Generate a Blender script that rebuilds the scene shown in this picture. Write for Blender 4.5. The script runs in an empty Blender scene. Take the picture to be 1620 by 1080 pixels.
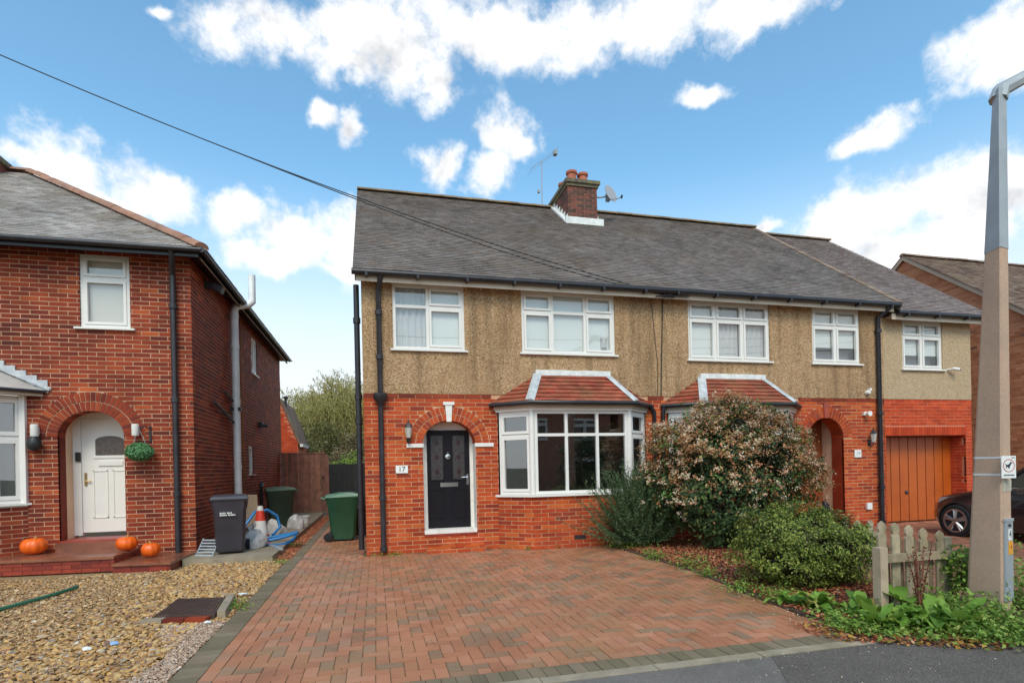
import bpy, bmesh, math, random
import numpy as np
from mathutils import Matrix, Vector
random.seed(7)
rng = np.random.default_rng(7)
S = bpy.context.scene
COL = S.collection

# ------------------------------------------------------------------ camera, sky, sun, exposure
FPX, TH, ROLL, PYC, HC = 865.19, 0.24323, 0.02222, 738.62, 1.55
cd = bpy.data.cameras.new("camera")
cam = bpy.data.objects.new("camera", cd)
COL.objects.link(cam)
cd.sensor_width = 36.0
cd.sensor_fit = 'HORIZONTAL'
cd.lens = 36.0 * FPX / 1620
cd.shift_y = (PYC - 540) / 1620
cd.clip_start, cd.clip_end = 0.1, 2000
cam.location = (0, 0, HC)
fw = Vector((math.sin(TH), math.cos(TH), 0))
rt = Vector((math.cos(TH), -math.sin(TH), 0))
up = Vector((0, 0, 1))
r2 = rt * math.cos(ROLL) - up * math.sin(ROLL)
u2 = up * math.cos(ROLL) + rt * math.sin(ROLL)
cam.matrix_world = Matrix(((r2.x, u2.x, -fw.x, 0), (r2.y, u2.y, -fw.y, 0), (r2.z, u2.z, -fw.z, HC), (0, 0, 0, 1)))
S.camera = cam
vs = S.view_settings
vs.view_transform, vs.look, vs.exposure, vs.gamma = 'Standard', 'None', 0.38, 1.0
vs.use_curve_mapping = False

SUN_EL, SUN_AZ = math.radians(48), math.radians(192)      # compass angle clockwise from +Y
W = bpy.data.worlds.new("World")
S.world = W
W.use_nodes = True
nt = W.node_tree
nt.nodes.clear()
N = nt.nodes.new
L = nt.links.new


def vmath(op, a, b=None):
    n = N('ShaderNodeVectorMath'); n.operation = op
    for i, v in enumerate((a, b)):
        if v is None: continue
        if hasattr(v, 'links'): L(v, n.inputs[i])
        else: n.inputs[i].default_value = v
    return n


def fmath(op, a, b=None, c=None, clamp=False):
    n = N('ShaderNodeMath'); n.operation = op; n.use_clamp = clamp
    for i, v in enumerate((a, b, c)):
        if v is None: continue
        if hasattr(v, 'links'): L(v, n.inputs[i])
        else: n.inputs[i].default_value = v
    return n.outputs[0]


tc = N('ShaderNodeTexCoord')
dirv = tc.outputs['Generated']
sky = N('ShaderNodeTexSky')
sky.sky_type = 'NISHITA'
sky.sun_disc = False
sky.sun_elevation = SUN_EL
sky.sun_rotation = SUN_AZ
sky.air_density, sky.dust_density, sky.ozone_density = 1.0, 1.0, 1.6
sep = N('ShaderNodeSeparateXYZ'); L(dirv, sep.inputs[0])
az = fmath('ARCTAN2', sep.outputs[0], sep.outputs[1])
el = fmath('ARCSINE', sep.outputs[2])
warp = N('ShaderNodeTexNoise'); warp.inputs['Scale'].default_value = 9; warp.inputs['Detail'].default_value = 5
L(dirv, warp.inputs['Vector'])
wv = vmath('SUBTRACT', warp.outputs['Color'], (0.5, 0.5, 0.5))
wsc = vmath('MULTIPLY', wv.outputs[0], (0.16, 0.11, 0))
cmb = N('ShaderNodeCombineXYZ'); L(az, cmb.inputs[0]); L(el, cmb.inputs[1])
ae = vmath('ADD', cmb.outputs[0], wsc.outputs[0]).outputs[0]
# cumulus clouds as soft ellipses in (azimuth, elevation, half-width, half-height)
CLOUDS = [(-0.165, 0.637, 0.126, 0.043), (0.022, 0.656, 0.174, 0.053), (0.121, 0.615, 0.059, 0.032), (0.249, 0.676, 0.194, 0.042), (0.477, 0.666, 0.195, 0.036), (0.663, 0.65, 0.106, 0.025), (-0.044, 0.617, 0.074, 0.026), (-0.24, 0.634, 0.045, 0.02), (-0.415, 0.422, 0.054, 0.037), (-0.333, 0.424, 0.055, 0.034), (-0.464, 0.404, 0.04, 0.021), (-0.379, 0.398, 0.069, 0.02), (-0.205, 0.406, 0.066, 0.037), (-0.123, 0.381, 0.086, 0.045), (-0.046, 0.379, 0.064, 0.057), (-0.173, 0.338, 0.06, 0.025), (0.245, 0.553, 0.065, 0.039), (0.118, 0.513, 0.05, 0.026), (0.221, 0.499, 0.06, 0.03), (0.291, 0.529, 0.037, 0.028), (0.585, 0.566, 0.047, 0.015), (0.843, 0.466, 0.055, 0.024), (0.993, 0.513, 0.059, 0.041), (0.791, 0.343, 0.067, 0.048), (0.872, 0.358, 0.098, 0.047), (0.97, 0.326, 0.084, 0.058), (0.886, 0.298, 0.156, 0.039), (-0.073, 0.541, 0.029, 0.016), (-0.015, 0.534, 0.024, 0.025), (0.665, 0.375, 0.035, 0.011), (-0.322, 0.625, 0.021, 0.01), (-0.062, 0.334, 0.042, 0.016)]
# the same broken cumulus carries on round the rest of the sky
rs = random.Random(3)
for k in range(20):
    a = 1.25 + (k + rs.random() * .7) * (2 * math.pi - 2.0) / 20
    if a > math.pi: a -= 2 * math.pi
    CLOUDS.append((a, rs.uniform(.15, 1.0), rs.uniform(.1, .22), rs.uniform(.04, .09)))
CLOUDS.append((0.2, 0.86, 0.42, 0.13))
field = None
for (a, e, ra, re) in CLOUDS:
    d = vmath('SUBTRACT', ae, (a, e, 0))
    d = vmath('MULTIPLY', d.outputs[0], (1 / ra, 1 / re, 0))
    ln = N('ShaderNodeVectorMath'); ln.operation = 'LENGTH'; L(d.outputs[0], ln.inputs[0])
    v = fmath('SUBTRACT', 1.36, ln.outputs['Value'])
    field = v if field is None else fmath('SMOOTH_MAX', field, v, 0.25)
fb = N('ShaderNodeTexNoise'); fb.inputs['Scale'].default_value = 11; fb.inputs['Detail'].default_value = 12; fb.inputs['Roughness'].default_value = 0.66
L(dirv, fb.inputs['Vector'])
fbm = fmath('SUBTRACT', fb.outputs[0], 0.5)
dens = fmath('MULTIPLY_ADD', fbm, 3.2, field)
mr = N('ShaderNodeMapRange'); mr.interpolation_type = 'SMOOTHSTEP'
mr.inputs['From Min'].default_value = 0.0; mr.inputs['From Max'].default_value = 1.0
L(dens, mr.inputs['Value'])
cmask = mr.outputs[0]
# cloud brightness: lit tops and crisp billows, softly greyer undersides
fbu = N('ShaderNodeTexNoise'); fbu.inputs['Scale'].default_value = 11; fbu.inputs['Detail'].default_value = 5; fbu.inputs['Roughness'].default_value = 0.55
L(vmath('ADD', dirv, (-0.012, -0.004, 0.034)).outputs[0], fbu.inputs['Vector'])
fbl = N('ShaderNodeTexNoise'); fbl.inputs['Scale'].default_value = 11; fbl.inputs['Detail'].default_value = 5; fbl.inputs['Roughness'].default_value = 0.55
L(dirv, fbl.inputs['Vector'])
relief = fmath('SUBTRACT', fbu.outputs[0], fbl.outputs[0])
fb2 = N('ShaderNodeTexNoise'); fb2.inputs['Scale'].default_value = 5; fb2.inputs['Detail'].default_value = 4
L(vmath('ADD', dirv, (0.05, 0.03, -0.06)).outputs[0], fb2.inputs['Vector'])
thick = N('ShaderNodeMapRange'); thick.inputs['From Min'].default_value = 0.5; thick.inputs['From Max'].default_value = 2.2; L(dens, thick.inputs['Value'])
sh = fmath('MULTIPLY_ADD', relief, 1.7, fmath('MULTIPLY_ADD', fb2.outputs[0], 0.6, fmath('MULTIPLY', thick.outputs[0], 0.32)))
cr = N('ShaderNodeValToRGB')
cr.color_ramp.interpolation = 'EASE'
cr.color_ramp.elements[0].position = 0.38; cr.color_ramp.elements[0].color = (9.0, 8.95, 8.9, 1)
cr.color_ramp.elements[1].position = 0.86; cr.color_ramp.elements[1].color = (5.3, 5.5, 5.8, 1)
L(sh, cr.inputs[0])
# sky brightness and the milky band near the horizon
skyc = N('ShaderNodeVectorMath'); skyc.operation = 'MULTIPLY'; L(sky.outputs[0], skyc.inputs[0]); skyc.inputs[1].default_value = (1.58, 2.18, 2.08)
hz = N('ShaderNodeMapRange'); hz.interpolation_type = 'SMOOTHSTEP'
hz.inputs['From Min'].default_value = 0.48; hz.inputs['From Max'].default_value = 0.12
L(sep.outputs[2], hz.inputs['Value'])
mixh = N('ShaderNodeMix'); mixh.data_type = 'RGBA'
L(fmath('MULTIPLY', hz.outputs[0], 0.92), mixh.inputs[0]); L(skyc.outputs[0], mixh.inputs[6]); mixh.inputs[7].default_value = (7.6, 7.8, 8.0, 1)
mixc = N('ShaderNodeMix'); mixc.data_type = 'RGBA'
L(cmask, mixc.inputs[0]); L(mixh.outputs[2], mixc.inputs[6]); L(cr.outputs[0], mixc.inputs[7])
bg = N('ShaderNodeBackground'); bg.inputs['Strength'].default_value = 0.1
L(mixc.outputs[2], bg.inputs['Color'])
wo = N('ShaderNodeOutputWorld'); L(bg.outputs[0], wo.inputs['Surface'])
W.cycles.sampling_method = 'MANUAL'
W.cycles.sample_map_resolution = 512

sl = bpy.data.lights.new("sun", 'SUN')
sl.energy, sl.angle, sl.color = 1.5, math.radians(22), (1.0, 0.90, 0.77)
sun = bpy.data.objects.new("sun", sl)
COL.objects.link(sun)
sd = Vector((math.sin(SUN_AZ) * math.cos(SUN_EL), math.cos(SUN_AZ) * math.cos(SUN_EL), math.sin(SUN_EL)))
sun.rotation_euler = (-sd).to_track_quat('-Z', 'Y').to_euler()
sun.location = (0, -10, 30)

# ------------------------------------------------------------------ helpers
WM = {}                                     # world matrix by object name (the depsgraph is not evaluated while building)


class MB:
    """collects triangles and quads; build() links them as one mesh"""
    def __init__(s): s.v, s.f, s.n = [], [], 0
    def add(s, v, f):
        v = np.asarray(v, float).reshape(-1, 3)
        for q in f: s.f.append(np.asarray(q, np.int64) + s.n) if not isinstance(q, np.ndarray) else s.f.append(q + s.n)
        s.v.append(v); s.n += len(v); return s
    def addf(s, v, F):
        s.v.append(np.asarray(v, float).reshape(-1, 3)); s.f.append(np.asarray(F, np.int64) + s.n); s.n += len(s.v[-1]); return s
    def box(s, x0, x1, y0, y1, z0, z1):
        v = [(x0, y0, z0), (x1, y0, z0), (x1, y1, z0), (x0, y1, z0), (x0, y0, z1), (x1, y0, z1), (x1, y1, z1), (x0, y1, z1)]
        return s.addf(v, HEXF)
    def hexas(s, V, nofaces=()):
        V = np.asarray(V, float).reshape(-1, 8, 3); k = len(V)
        F = np.array([f for i, f in enumerate(HEXF) if i not in nofaces])
        FF = (F[None] + (np.arange(k) * 8)[:, None, None]).reshape(-1, 4)
        return s.addf(V.reshape(-1, 3), FF)
    def obox(s, M, lo, hi):
        x0, y0, z0 = lo; x1, y1, z1 = hi
        v = [(x0, y0, z0), (x1, y0, z0), (x1, y1, z0), (x0, y1, z0), (x0, y0, z1), (x1, y0, z1), (x1, y1, z1), (x0, y1, z1)]
        return s.addf([tuple(M @ Vector(p)) for p in v], HEXF)
    def poly(s, pts): return s.add(pts, [list(range(len(pts)))])
    def prism(s, pts, off):
        """polygon pts (3D, ccw seen from outside) extruded by -off"""
        n = len(pts); p = np.asarray(pts, float); q = p + np.asarray(off, float)
        f = [list(range(n)), list(range(2 * n - 1, n - 1, -1))]
        f += [[i, i + n, (i + 1) % n + n, (i + 1) % n] for i in range(n)]
        return s.add(np.vstack([p, q]), f)
    def tube(s, pts, r, n=10, cap=True):
        P = [Vector(p) for p in pts]; rr = r if hasattr(r, '__len__') else [r] * len(P)
        vs, fs = [], []
        t0 = (P[1] - P[0]).normalized()
        a = t0.orthogonal().normalized()
        for i, p in enumerate(P):
            t = ((P[i] - P[i - 1]).normalized() if i else Vector()) + ((P[i + 1] - P[i]).normalized() if i < len(P) - 1 else Vector())
            t = t.normalized() if t.length > 1e-6 else t0
            a = (a - t * a.dot(t)).normalized(); b = t.cross(a)
            for k in range(n):
                th = 2 * math.pi * k / n
                vs.append(p + (a * math.cos(th) + b * math.sin(th)) * rr[i])
        for i in range(len(P) - 1):
            for k in range(n):
                fs.append([i * n + k, i * n + (k + 1) % n, (i + 1) * n + (k + 1) % n, (i + 1) * n + k])
        if cap: fs += [list(range(n - 1, -1, -1)), list(range((len(P) - 1) * n, len(P) * n))]
        return s.add([tuple(v) for v in vs], fs)
    def lathe(s, prof, c=(0, 0, 0), n=16, axis='z', M=None, cap=True):
        vs, fs = [], []
        for r, h in prof:
            for k in range(n):
                th = 2 * math.pi * k / n; x, y = r * math.cos(th), r * math.sin(th)
                p = (x, y, h) if axis == 'z' else ((x, h, y) if axis == 'y' else (h, x, y))
                p = Vector(p) + Vector(c)
                vs.append(tuple(M @ p if M else p))
        m = len(prof)
        for i in range(m - 1):
            for k in range(n):
                q = [i * n + k, i * n + (k + 1) % n, (i + 1) * n + (k + 1) % n, (i + 1) * n + k]
                fs.append(q if axis != 'y' else q[::-1])
        if cap: fs += [list(range(n - 1, -1, -1)) if axis != 'y' else list(range(n)), list(range((m - 1) * n, m * n)) if axis != 'y' else list(range(m * n - 1, (m - 1) * n - 1, -1))]
        return s.add(vs, fs)
    def mesh(s, name, mat, smooth=0):
        me = bpy.data.meshes.new(name)
        V = np.vstack(s.v).astype(np.float32) if s.v else np.zeros((0, 3), np.float32)
        loops, starts, tot = [], [], 0
        for q in s.f:
            if q.ndim == 1: q = q[None]
            k, m = q.shape
            starts.append(tot + np.arange(k) * m); loops.append(q.reshape(-1)); tot += k * m
        loops = np.concatenate(loops); starts = np.concatenate(starts)
        me.vertices.add(len(V)); me.vertices.foreach_set('co', V.reshape(-1))
        me.loops.add(len(loops)); me.loops.foreach_set('vertex_index', loops.astype(np.int32))
        me.polygons.add(len(starts)); me.polygons.foreach_set('loop_start', starts.astype(np.int32))
        me.update(calc_edges=True)
        me.polygons.foreach_set('use_smooth', np.full(len(starts), bool(smooth)))
        if smooth:
            if smooth < 179: me.set_sharp_from_angle(angle=math.radians(smooth))
        if mat: me.materials.append(mat)
        return me
    def build(s, name, mat, parent=None, smooth=0, kind=None, local=False):
        return place(name, s.mesh(name, mat, smooth), parent, None, kind, local)


HEXF = np.array([(0, 3, 2, 1), (4, 5, 6, 7), (0, 1, 5, 4), (1, 2, 6, 5), (2, 3, 7, 6), (3, 0, 4, 7)])


def place(name, data, parent=None, M=None, kind=None, local=False):
    o = bpy.data.objects.new(name, data); COL.objects.link(o)
    if M is not None: o.matrix_basis = M
    w = M.copy() if M is not None else Matrix.Identity(4)
    if parent is not None:
        o.parent = parent
        if local: w = WM[parent.name] @ w
        else: o.matrix_parent_inverse = WM[parent.name].inverted()
    WM[o.name] = w
    if kind: o['kind'] = kind
    return o


def thing(name, label, cat, loc=(0, 0, 0), rz=0, group=None):
    M = Matrix.Translation(loc) @ Matrix.Rotation(rz, 4, 'Z')
    o = place(name, None, None, M)
    o['label'] = label; o['category'] = cat
    if group: o['group'] = group
    return o


def tag(o, label, cat, group=None):
    o['label'] = label; o['category'] = cat
    if group: o['group'] = group
    return o


def copy_tree(o, parent=None):
    c = o.copy(); COL.objects.link(c)
    if parent is not None: c.parent = parent
    WM[c.name] = WM[o.name]
    for ch in list(o.children): copy_tree(ch, c)
    return c


# ------------------------------------------------------------------ materials
def mat(name, col=(.5, .5, .5), rough=.7, spec=.5, var=0.0, vscale=3.0, ramp=None, bump=0.0, bscale=40.0, metal=0.0,
        stain=None, sscale=1.5, samt=.5, speck=None, coat=0.0, streak=0.0, detail=4, uneven=0.0):
    m = bpy.data.materials.new(name); m.use_nodes = True
    t = m.node_tree; t.nodes.clear()
    n, l = t.nodes.new, t.links.new
    out = n('ShaderNodeOutputMaterial'); b = n('ShaderNodeBsdfPrincipled'); l(b.outputs[0], out.inputs[0])
    b.inputs['Roughness'].default_value = rough; b.inputs['Metallic'].default_value = metal
    b.inputs['Specular IOR Level'].default_value = spec
    if coat: b.inputs['Coat Weight'].default_value = coat; b.inputs['Coat Roughness'].default_value = .06
    geo = n('ShaderNodeNewGeometry'); pos = geo.outputs['Position']
    c = None

    def math_(op, a, bb):
        q = n('ShaderNodeMath'); q.operation = op
        for i, v in enumerate((a, bb)):
            if hasattr(v, 'links'): l(v, q.inputs[i])
            else: q.inputs[i].default_value = v
        return q.outputs[0]

    def mixc(fac, a, bb, mode='MIX'):
        q = n('ShaderNodeMix'); q.data_type = 'RGBA'; q.blend_type = mode
        for i, v in ((0, fac), (6, a), (7, bb)):
            if hasattr(v, 'links'): l(v, q.inputs[i])
            else: q.inputs[i].default_value = v if i == 0 else (*v, 1)
        return q.outputs[2]

    def noise(sc, det=4, rgh=.55):
        q = n('ShaderNodeTexNoise'); q.inputs['Scale'].default_value = sc; q.inputs['Detail'].default_value = det
        q.inputs['Roughness'].default_value = rgh; l(pos, q.inputs['Vector']); return q.outputs[0]

    def maprange(v, a, bb, lo=0., hi=1.):
        q = n('ShaderNodeMapRange'); l(v, q.inputs[0])
        for i, x in enumerate((a, bb, lo, hi)): q.inputs[i + 1].default_value = x
        return q.outputs[0]
    if ramp:                                                  # one colour per piece, whether pieces are objects or islands
        oi = n('ShaderNodeObjectInfo')
        r = math_('FRACT', math_('ADD', math_('MULTIPLY', oi.outputs['Random'], 7.31), geo.outputs['Random Per Island']), 0)
        cr = n('ShaderNodeValToRGB'); cr.color_ramp.interpolation = 'LINEAR'
        els = cr.color_ramp.elements
        while len(els) < len(ramp): els.new(.5)
        for e, (p, cc) in zip(els, ramp): e.position = p; e.color = (*cc, 1)
        l(r, cr.inputs[0]); c = cr.outputs[0]
    else:
        rgb = n('ShaderNodeRGB'); rgb.outputs[0].default_value = (*col, 1); c = rgb.outputs[0]
    if var:
        f = maprange(noise(vscale, detail), .3, .7, 1 - var, 1 + var)
        q = n('ShaderNodeVectorMath'); q.operation = 'SCALE'; l(c, q.inputs[0]); l(f, q.inputs['Scale']); c = q.outputs[0]
    if speck:                                                 # (scale, colour a, colour b, strength)
        v = n('ShaderNodeTexVoronoi'); v.inputs['Scale'].default_value = speck[0]; l(pos, v.inputs['Vector'])
        sx = n('ShaderNodeSeparateColor'); l(v.outputs['Color'], sx.inputs[0])
        cr = n('ShaderNodeValToRGB'); els = cr.color_ramp.elements
        pal = speck[1]
        while len(els) < len(pal): els.new(.5)
        for i, e in enumerate(els): e.position = i / (len(pal) - 1); e.color = (*pal[i], 1)
        l(sx.outputs[0], cr.inputs[0]); c = mixc(speck[2], c, cr.outputs[0])
    if stain:
        f = maprange(noise(sscale, 6, .65), .48, .68, 0, samt)
        c = mixc(f, c, stain)
    if streak:                                                # rain streaks: noise stretched down the wall
        mp = n('ShaderNodeMapping'); mp.inputs['Scale'].default_value = (5.5, 5.5, .45); l(pos, mp.inputs[0])
        q = n('ShaderNodeTexNoise'); q.inputs['Scale'].default_value = 1.0; q.inputs['Detail'].default_value = 5; l(mp.outputs[0], q.inputs['Vector'])
        f = maprange(q.outputs[0], .45, .72, 1.0, 1 - streak)
        q = n('ShaderNodeVectorMath'); q.operation = 'SCALE'; l(c, q.inputs[0]); l(f, q.inputs['Scale']); c = q.outputs[0]
    l(c, b.inputs['Base Color'])
    if bump:
        bn = n('ShaderNodeBump'); bn.inputs['Strength'].default_value = bump; bn.inputs['Distance'].default_value = .01
        if speck: l(v.outputs['Distance'], bn.inputs['Height'])
        else: l(noise(bscale, 5), bn.inputs['Height'])
        l(bn.outputs[0], b.inputs['Normal'])
    if uneven:
        l(maprange(noise(vscale * 1.7, 3), .35, .65, max(rough - uneven, .05), min(rough + uneven, 1)), b.inputs['Roughness'])
    return m


def glass(name, refl=1.9, tint=(.92, .95, .94)):
    m = bpy.data.materials.new(name); m.use_nodes = True
    t = m.node_tree; t.nodes.clear(); n, l = t.nodes.new, t.links.new
    out = n('ShaderNodeOutputMaterial'); mx = n('ShaderNodeMixShader'); tr = n('ShaderNodeBsdfTransparent'); gl = n('ShaderNodeBsdfGlossy'); fr = n('ShaderNodeLayerWeight')
    tr.inputs[0].default_value = (*tint, 1); gl.inputs['Roughness'].default_value = .01; f0 = ((refl - 1) / (refl + 1)) ** 2
    gl.inputs['Color'].default_value = (.95, .97, 1, 1)
    no = n('ShaderNodeTexNoise'); no.inputs['Scale'].default_value = 1.6; no.inputs['Detail'].default_value = 0
    geo = n('ShaderNodeNewGeometry'); l(geo.outputs['Position'], no.inputs['Vector'])
    bp = n('ShaderNodeBump'); bp.inputs['Strength'].default_value = .05; bp.inputs['Distance'].default_value = .02; l(no.outputs[0], bp.inputs['Height'])
    l(bp.outputs[0], gl.inputs['Normal'])
    pw = n('ShaderNodeMath'); pw.operation = 'POWER'; l(fr.outputs['Facing'], pw.inputs[0]); pw.inputs[1].default_value = 5
    ma = n('ShaderNodeMath'); ma.operation = 'MULTIPLY_ADD'; l(pw.outputs[0], ma.inputs[0]); ma.inputs[1].default_value = 1 - f0; ma.inputs[2].default_value = f0
    l(ma.outputs[0], mx.inputs[0]); l(tr.outputs[0], mx.inputs[1]); l(gl.outputs[0], mx.inputs[2]); l(mx.outputs[0], out.inputs[0])
    return m


def leafmat(name, ramp, rough=.5, trans=.25):
    m = bpy.data.materials.new(name); m.use_nodes = True
    t = m.node_tree; t.nodes.clear(); n, l = t.nodes.new, t.links.new
    out = n('ShaderNodeOutputMaterial'); b = n('ShaderNodeBsdfPrincipled'); tl = n('ShaderNodeBsdfTranslucent'); mx = n('ShaderNodeMixShader')
    geo = n('ShaderNodeNewGeometry'); oi = n('ShaderNodeObjectInfo')
    a = n('ShaderNodeMath'); a.operation = 'ADD'; l(geo.outputs['Random Per Island'], a.inputs[0])
    a2 = n('ShaderNodeMath'); a2.operation = 'FRACT'; l(a.outputs[0], a2.inputs[0])
    mm = n('ShaderNodeMath'); mm.operation = 'MULTIPLY'; mm.inputs[1].default_value = 9.7; l(oi.outputs['Random'], mm.inputs[0]); l(mm.outputs[0], a.inputs[1])
    cr = n('ShaderNodeValToRGB'); els = cr.color_ramp.elements
    while len(els) < len(ramp): els.new(.5)
    for e, (p, cc) in zip(els, ramp): e.position = p; e.color = (*cc, 1)
    l(a2.outputs[0], cr.inputs[0])
    l(cr.outputs[0], b.inputs['Base Color']); l(cr.outputs[0], tl.inputs[0])
    b.inputs['Roughness'].default_value = rough; b.inputs['Specular IOR Level'].default_value = .3
    mx.inputs[0].default_value = trans
    l(b.outputs[0], mx.inputs[1]); l(tl.outputs[0], mx.inputs[2]); l(mx.outputs[0], out.inputs[0])
    return m


M = {}
M['brick_main'] = mat('brick_main', spec=.2, rough=.75, var=.25, vscale=2.2, bump=.35, bscale=120, ramp=[
    (0, (.25, .036, .018)), (.12, (.34, .046, .016)), (.35, (.42, .056, .014)), (.6, (.47, .068, .016)), (.82, (.52, .09, .02)), (.95, (.57, .125, .027)), (1, (.36, .048, .018))],
    stain=(.2, .07, .05), sscale=1.1, samt=.25)
M['brick_band'] = mat('brick_band', rough=.75, spec=.2, var=.2, vscale=2.2, bump=.35, bscale=120, ramp=[(0, (.16, .03, .018)), (.5, (.24, .038, .02)), (1, (.29, .05, .022))])
M['mortar_main'] = mat('mortar_main', (.60, .325, .19), .9, spec=.2, var=.2, vscale=5, bump=.4, bscale=150, stain=(.42, .22, .14), samt=.5)
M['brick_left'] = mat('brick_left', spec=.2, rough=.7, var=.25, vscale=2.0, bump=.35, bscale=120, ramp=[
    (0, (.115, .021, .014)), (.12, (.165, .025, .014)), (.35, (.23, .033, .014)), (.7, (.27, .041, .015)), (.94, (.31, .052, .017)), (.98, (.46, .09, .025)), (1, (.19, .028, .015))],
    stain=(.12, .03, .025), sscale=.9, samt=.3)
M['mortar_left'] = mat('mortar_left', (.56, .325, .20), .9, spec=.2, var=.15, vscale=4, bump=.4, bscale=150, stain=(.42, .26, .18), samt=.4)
M['brick_new'] = mat('brick_new', spec=.2, rough=.8, var=.15, vscale=3, bump=.3, bscale=120, ramp=[(0, (.42, .05, .018)), (.5, (.52, .06, .018)), (1, (.58, .08, .022))])
M['mortar_new'] = mat('mortar_new', (.60, .20, .11), .9, var=.1, bump=.3, bscale=140)
M['brick_far'] = mat('brick_far', spec=.2, rough=.8, var=.15, vscale=2.5, bump=.3, bscale=100, ramp=[(0, (.40, .13, .06)), (.3, (.50, .18, .085)), (.7, (.56, .22, .11)), (.95, (.58, .25, .13)), (1, (.22, .08, .05))])
M['mortar_far'] = mat('mortar_far', (.56, .32, .20), .9)
M['brick_wet'] = mat('brick_wet', rough=.35, var=.25, vscale=4, bump=.3, bscale=90, ramp=[(0, (.17, .025, .018)), (.5, (.26, .035, .02)), (1, (.33, .05, .025))])
M['step_top'] = mat('step_top', (.24, .085, .05), .22, var=.35, vscale=2.5, bump=.2, bscale=60, stain=(.34, .15, .08), sscale=2.5, samt=.6)
M['chimney_brick'] = mat('chimney_brick', rough=.85, var=.3, vscale=3, bump=.4, bscale=100, ramp=[(0, (.075, .04, .03)), (.4, (.14, .05, .034)), (.8, (.21, .06, .038)), (1, (.13, .075, .05))])
M['chimney_mortar'] = mat('chimney_mortar', (.30, .19, .14), .95)
M['mossy'] = mat('mossy', (.15, .125, .085), .95, var=.35, vscale=8, bump=.6, bscale=50, stain=(.17, .17, .03), sscale=4, samt=.7)
M['dash'] = mat('dash', (.45, .275, .145), .9, spec=.2, speck=(58, [(.17, .09, .045), (.34, .195, .095), (.45, .275, .14), (.49, .305, .16), (.55, .365, .205), (.64, .49, .33)], .8), bump=1.0, var=.12, vscale=1.3, stain=(.36, .205, .10), sscale=.9, samt=.4, streak=.4)
M['dash_new'] = mat('dash_new', (.5, .36, .225), .9, speck=(55, [(.30, .19, .10), (.46, .31, .17), (.52, .37, .22), (.60, .45, .29)], .7), bump=.8, var=.08, vscale=1.3)
M['tile_roof'] = mat('tile_roof', rough=.45, var=.15, vscale=.9, bump=.3, bscale=60, ramp=[(0, (.15, .115, .098)), (.3, (.19, .153, .135)), (.7, (.22, .182, .163)), (.9, (.26, .215, .195)), (1, (.225, .155, .115))],
                       stain=(.20, .14, .095), sscale=.7, samt=.4, uneven=.15)
M['tile_ext'] = mat('tile_ext', rough=.55, var=.12, vscale=1.2, bump=.3, bscale=60, ramp=[(0, (.20, .14, .12)), (.5, (.265, .20, .178)), (1, (.31, .245, .22))])
M['tile_left'] = mat('tile_left', rough=.33, var=.25, vscale=1.0, bump=.25, bscale=50, ramp=[(0, (.31, .255, .22)), (.5, (.42, .365, .33)), (1, (.49, .445, .41))], stain=(.24, .17, .10), sscale=.8, samt=.5, uneven=.15)
M['tile_bay'] = mat('tile_bay', rough=.6, var=.25, vscale=3, bump=.3, bscale=60, ramp=[(0, (.25, .06, .032)), (.4, (.32, .078, .04)), (.8, (.35, .095, .048)), (1, (.39, .06, .035))], stain=(.24, .13, .06), sscale=2.0, samt=.55)
M['tile_far'] = mat('tile_far', rough=.8, var=.3, vscale=1.5, ramp=[(0, (.15, .085, .055)), (.5, (.23, .145, .10)), (1, (.29, .20, .145))], stain=(.16, .13, .06), samt=.5)
M['ridge_main'] = mat('ridge_main', (.20, .135, .085), .85, var=.4, vscale=4, bump=.5, bscale=40, stain=(.30, .17, .035), sscale=2.2, samt=.8)
M['ridge_left'] = mat('ridge_left', (.36, .17, .10), .7, var=.3, vscale=4, bump=.3, bscale=40, stain=(.20, .13, .09), sscale=2, samt=.6)
M['upvc'] = mat('upvc', (.80, .76, .71), .3, spec=.5, var=.03, vscale=3)
M['cream'] = mat('cream', (.60, .49, .38), .5, var=.06, vscale=3, stain=(.5, .42, .33), samt=.25)
M['white_paint'] = mat('white_paint', (.8, .76, .70), .6, var=.06, vscale=6, bump=.2, bscale=50, stain=(.5, .42, .33), sscale=5, samt=.3)
M['plaster'] = mat('plaster', (.74, .49, .32), .8, var=.06, vscale=3, bump=.15, bscale=40)
M['black_gutter'] = mat('black_gutter', (.022, .02, .024), .35, var=.3, vscale=6)
M['iron'] = mat('iron', (.03, .026, .03), .45, var=.3, vscale=5, bump=.2, bscale=60)
M['lead'] = mat('lead', (.48, .49, .50), .5, var=.25, vscale=6, bump=.3, bscale=25, stain=(.62, .61, .58), sscale=3, samt=.6)
M['lead_white'] = mat('lead_white', (.74, .73, .70), .6, var=.15, vscale=9, bump=.3, bscale=30)
M['fascia_black'] = mat('fascia_black', (.012, .011, .013), .4)
M['door_black'] = mat('door_black', (.010, .008, .011), .45, spec=.2)
M['door_white'] = mat('door_white', (.80, .76, .70), .35, var=.03)
M['door_brown'] = mat('door_brown', (.26, .06, .018), .4, var=.25, vscale=5)
M['garage'] = mat('garage', (.50, .10, .012), .38, var=.10, vscale=1.2, stain=(.36, .06, .01), sscale=2, samt=.4)
M['groove'] = mat('groove', (.10, .02, .006), .7)
M['chrome'] = mat('chrome', (.75, .75, .77), .18, metal=1)
M['brass'] = mat('brass', (.6, .42, .2), .3, metal=1)
M['glass'] = glass('glass', 2.1, (.99, 1, .99))
M['glass_bay'] = glass('glass_bay', 2.9, (.8, .84, .84))
M['obscure'] = mat('obscure', (.10, .075, .065), .12, var=.35, vscale=25, bump=.3, bscale=60)
M['obscure_door'] = mat('obscure_door', (.05, .042, .042), .15, var=.3, vscale=30, bump=.4, bscale=70)
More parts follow.
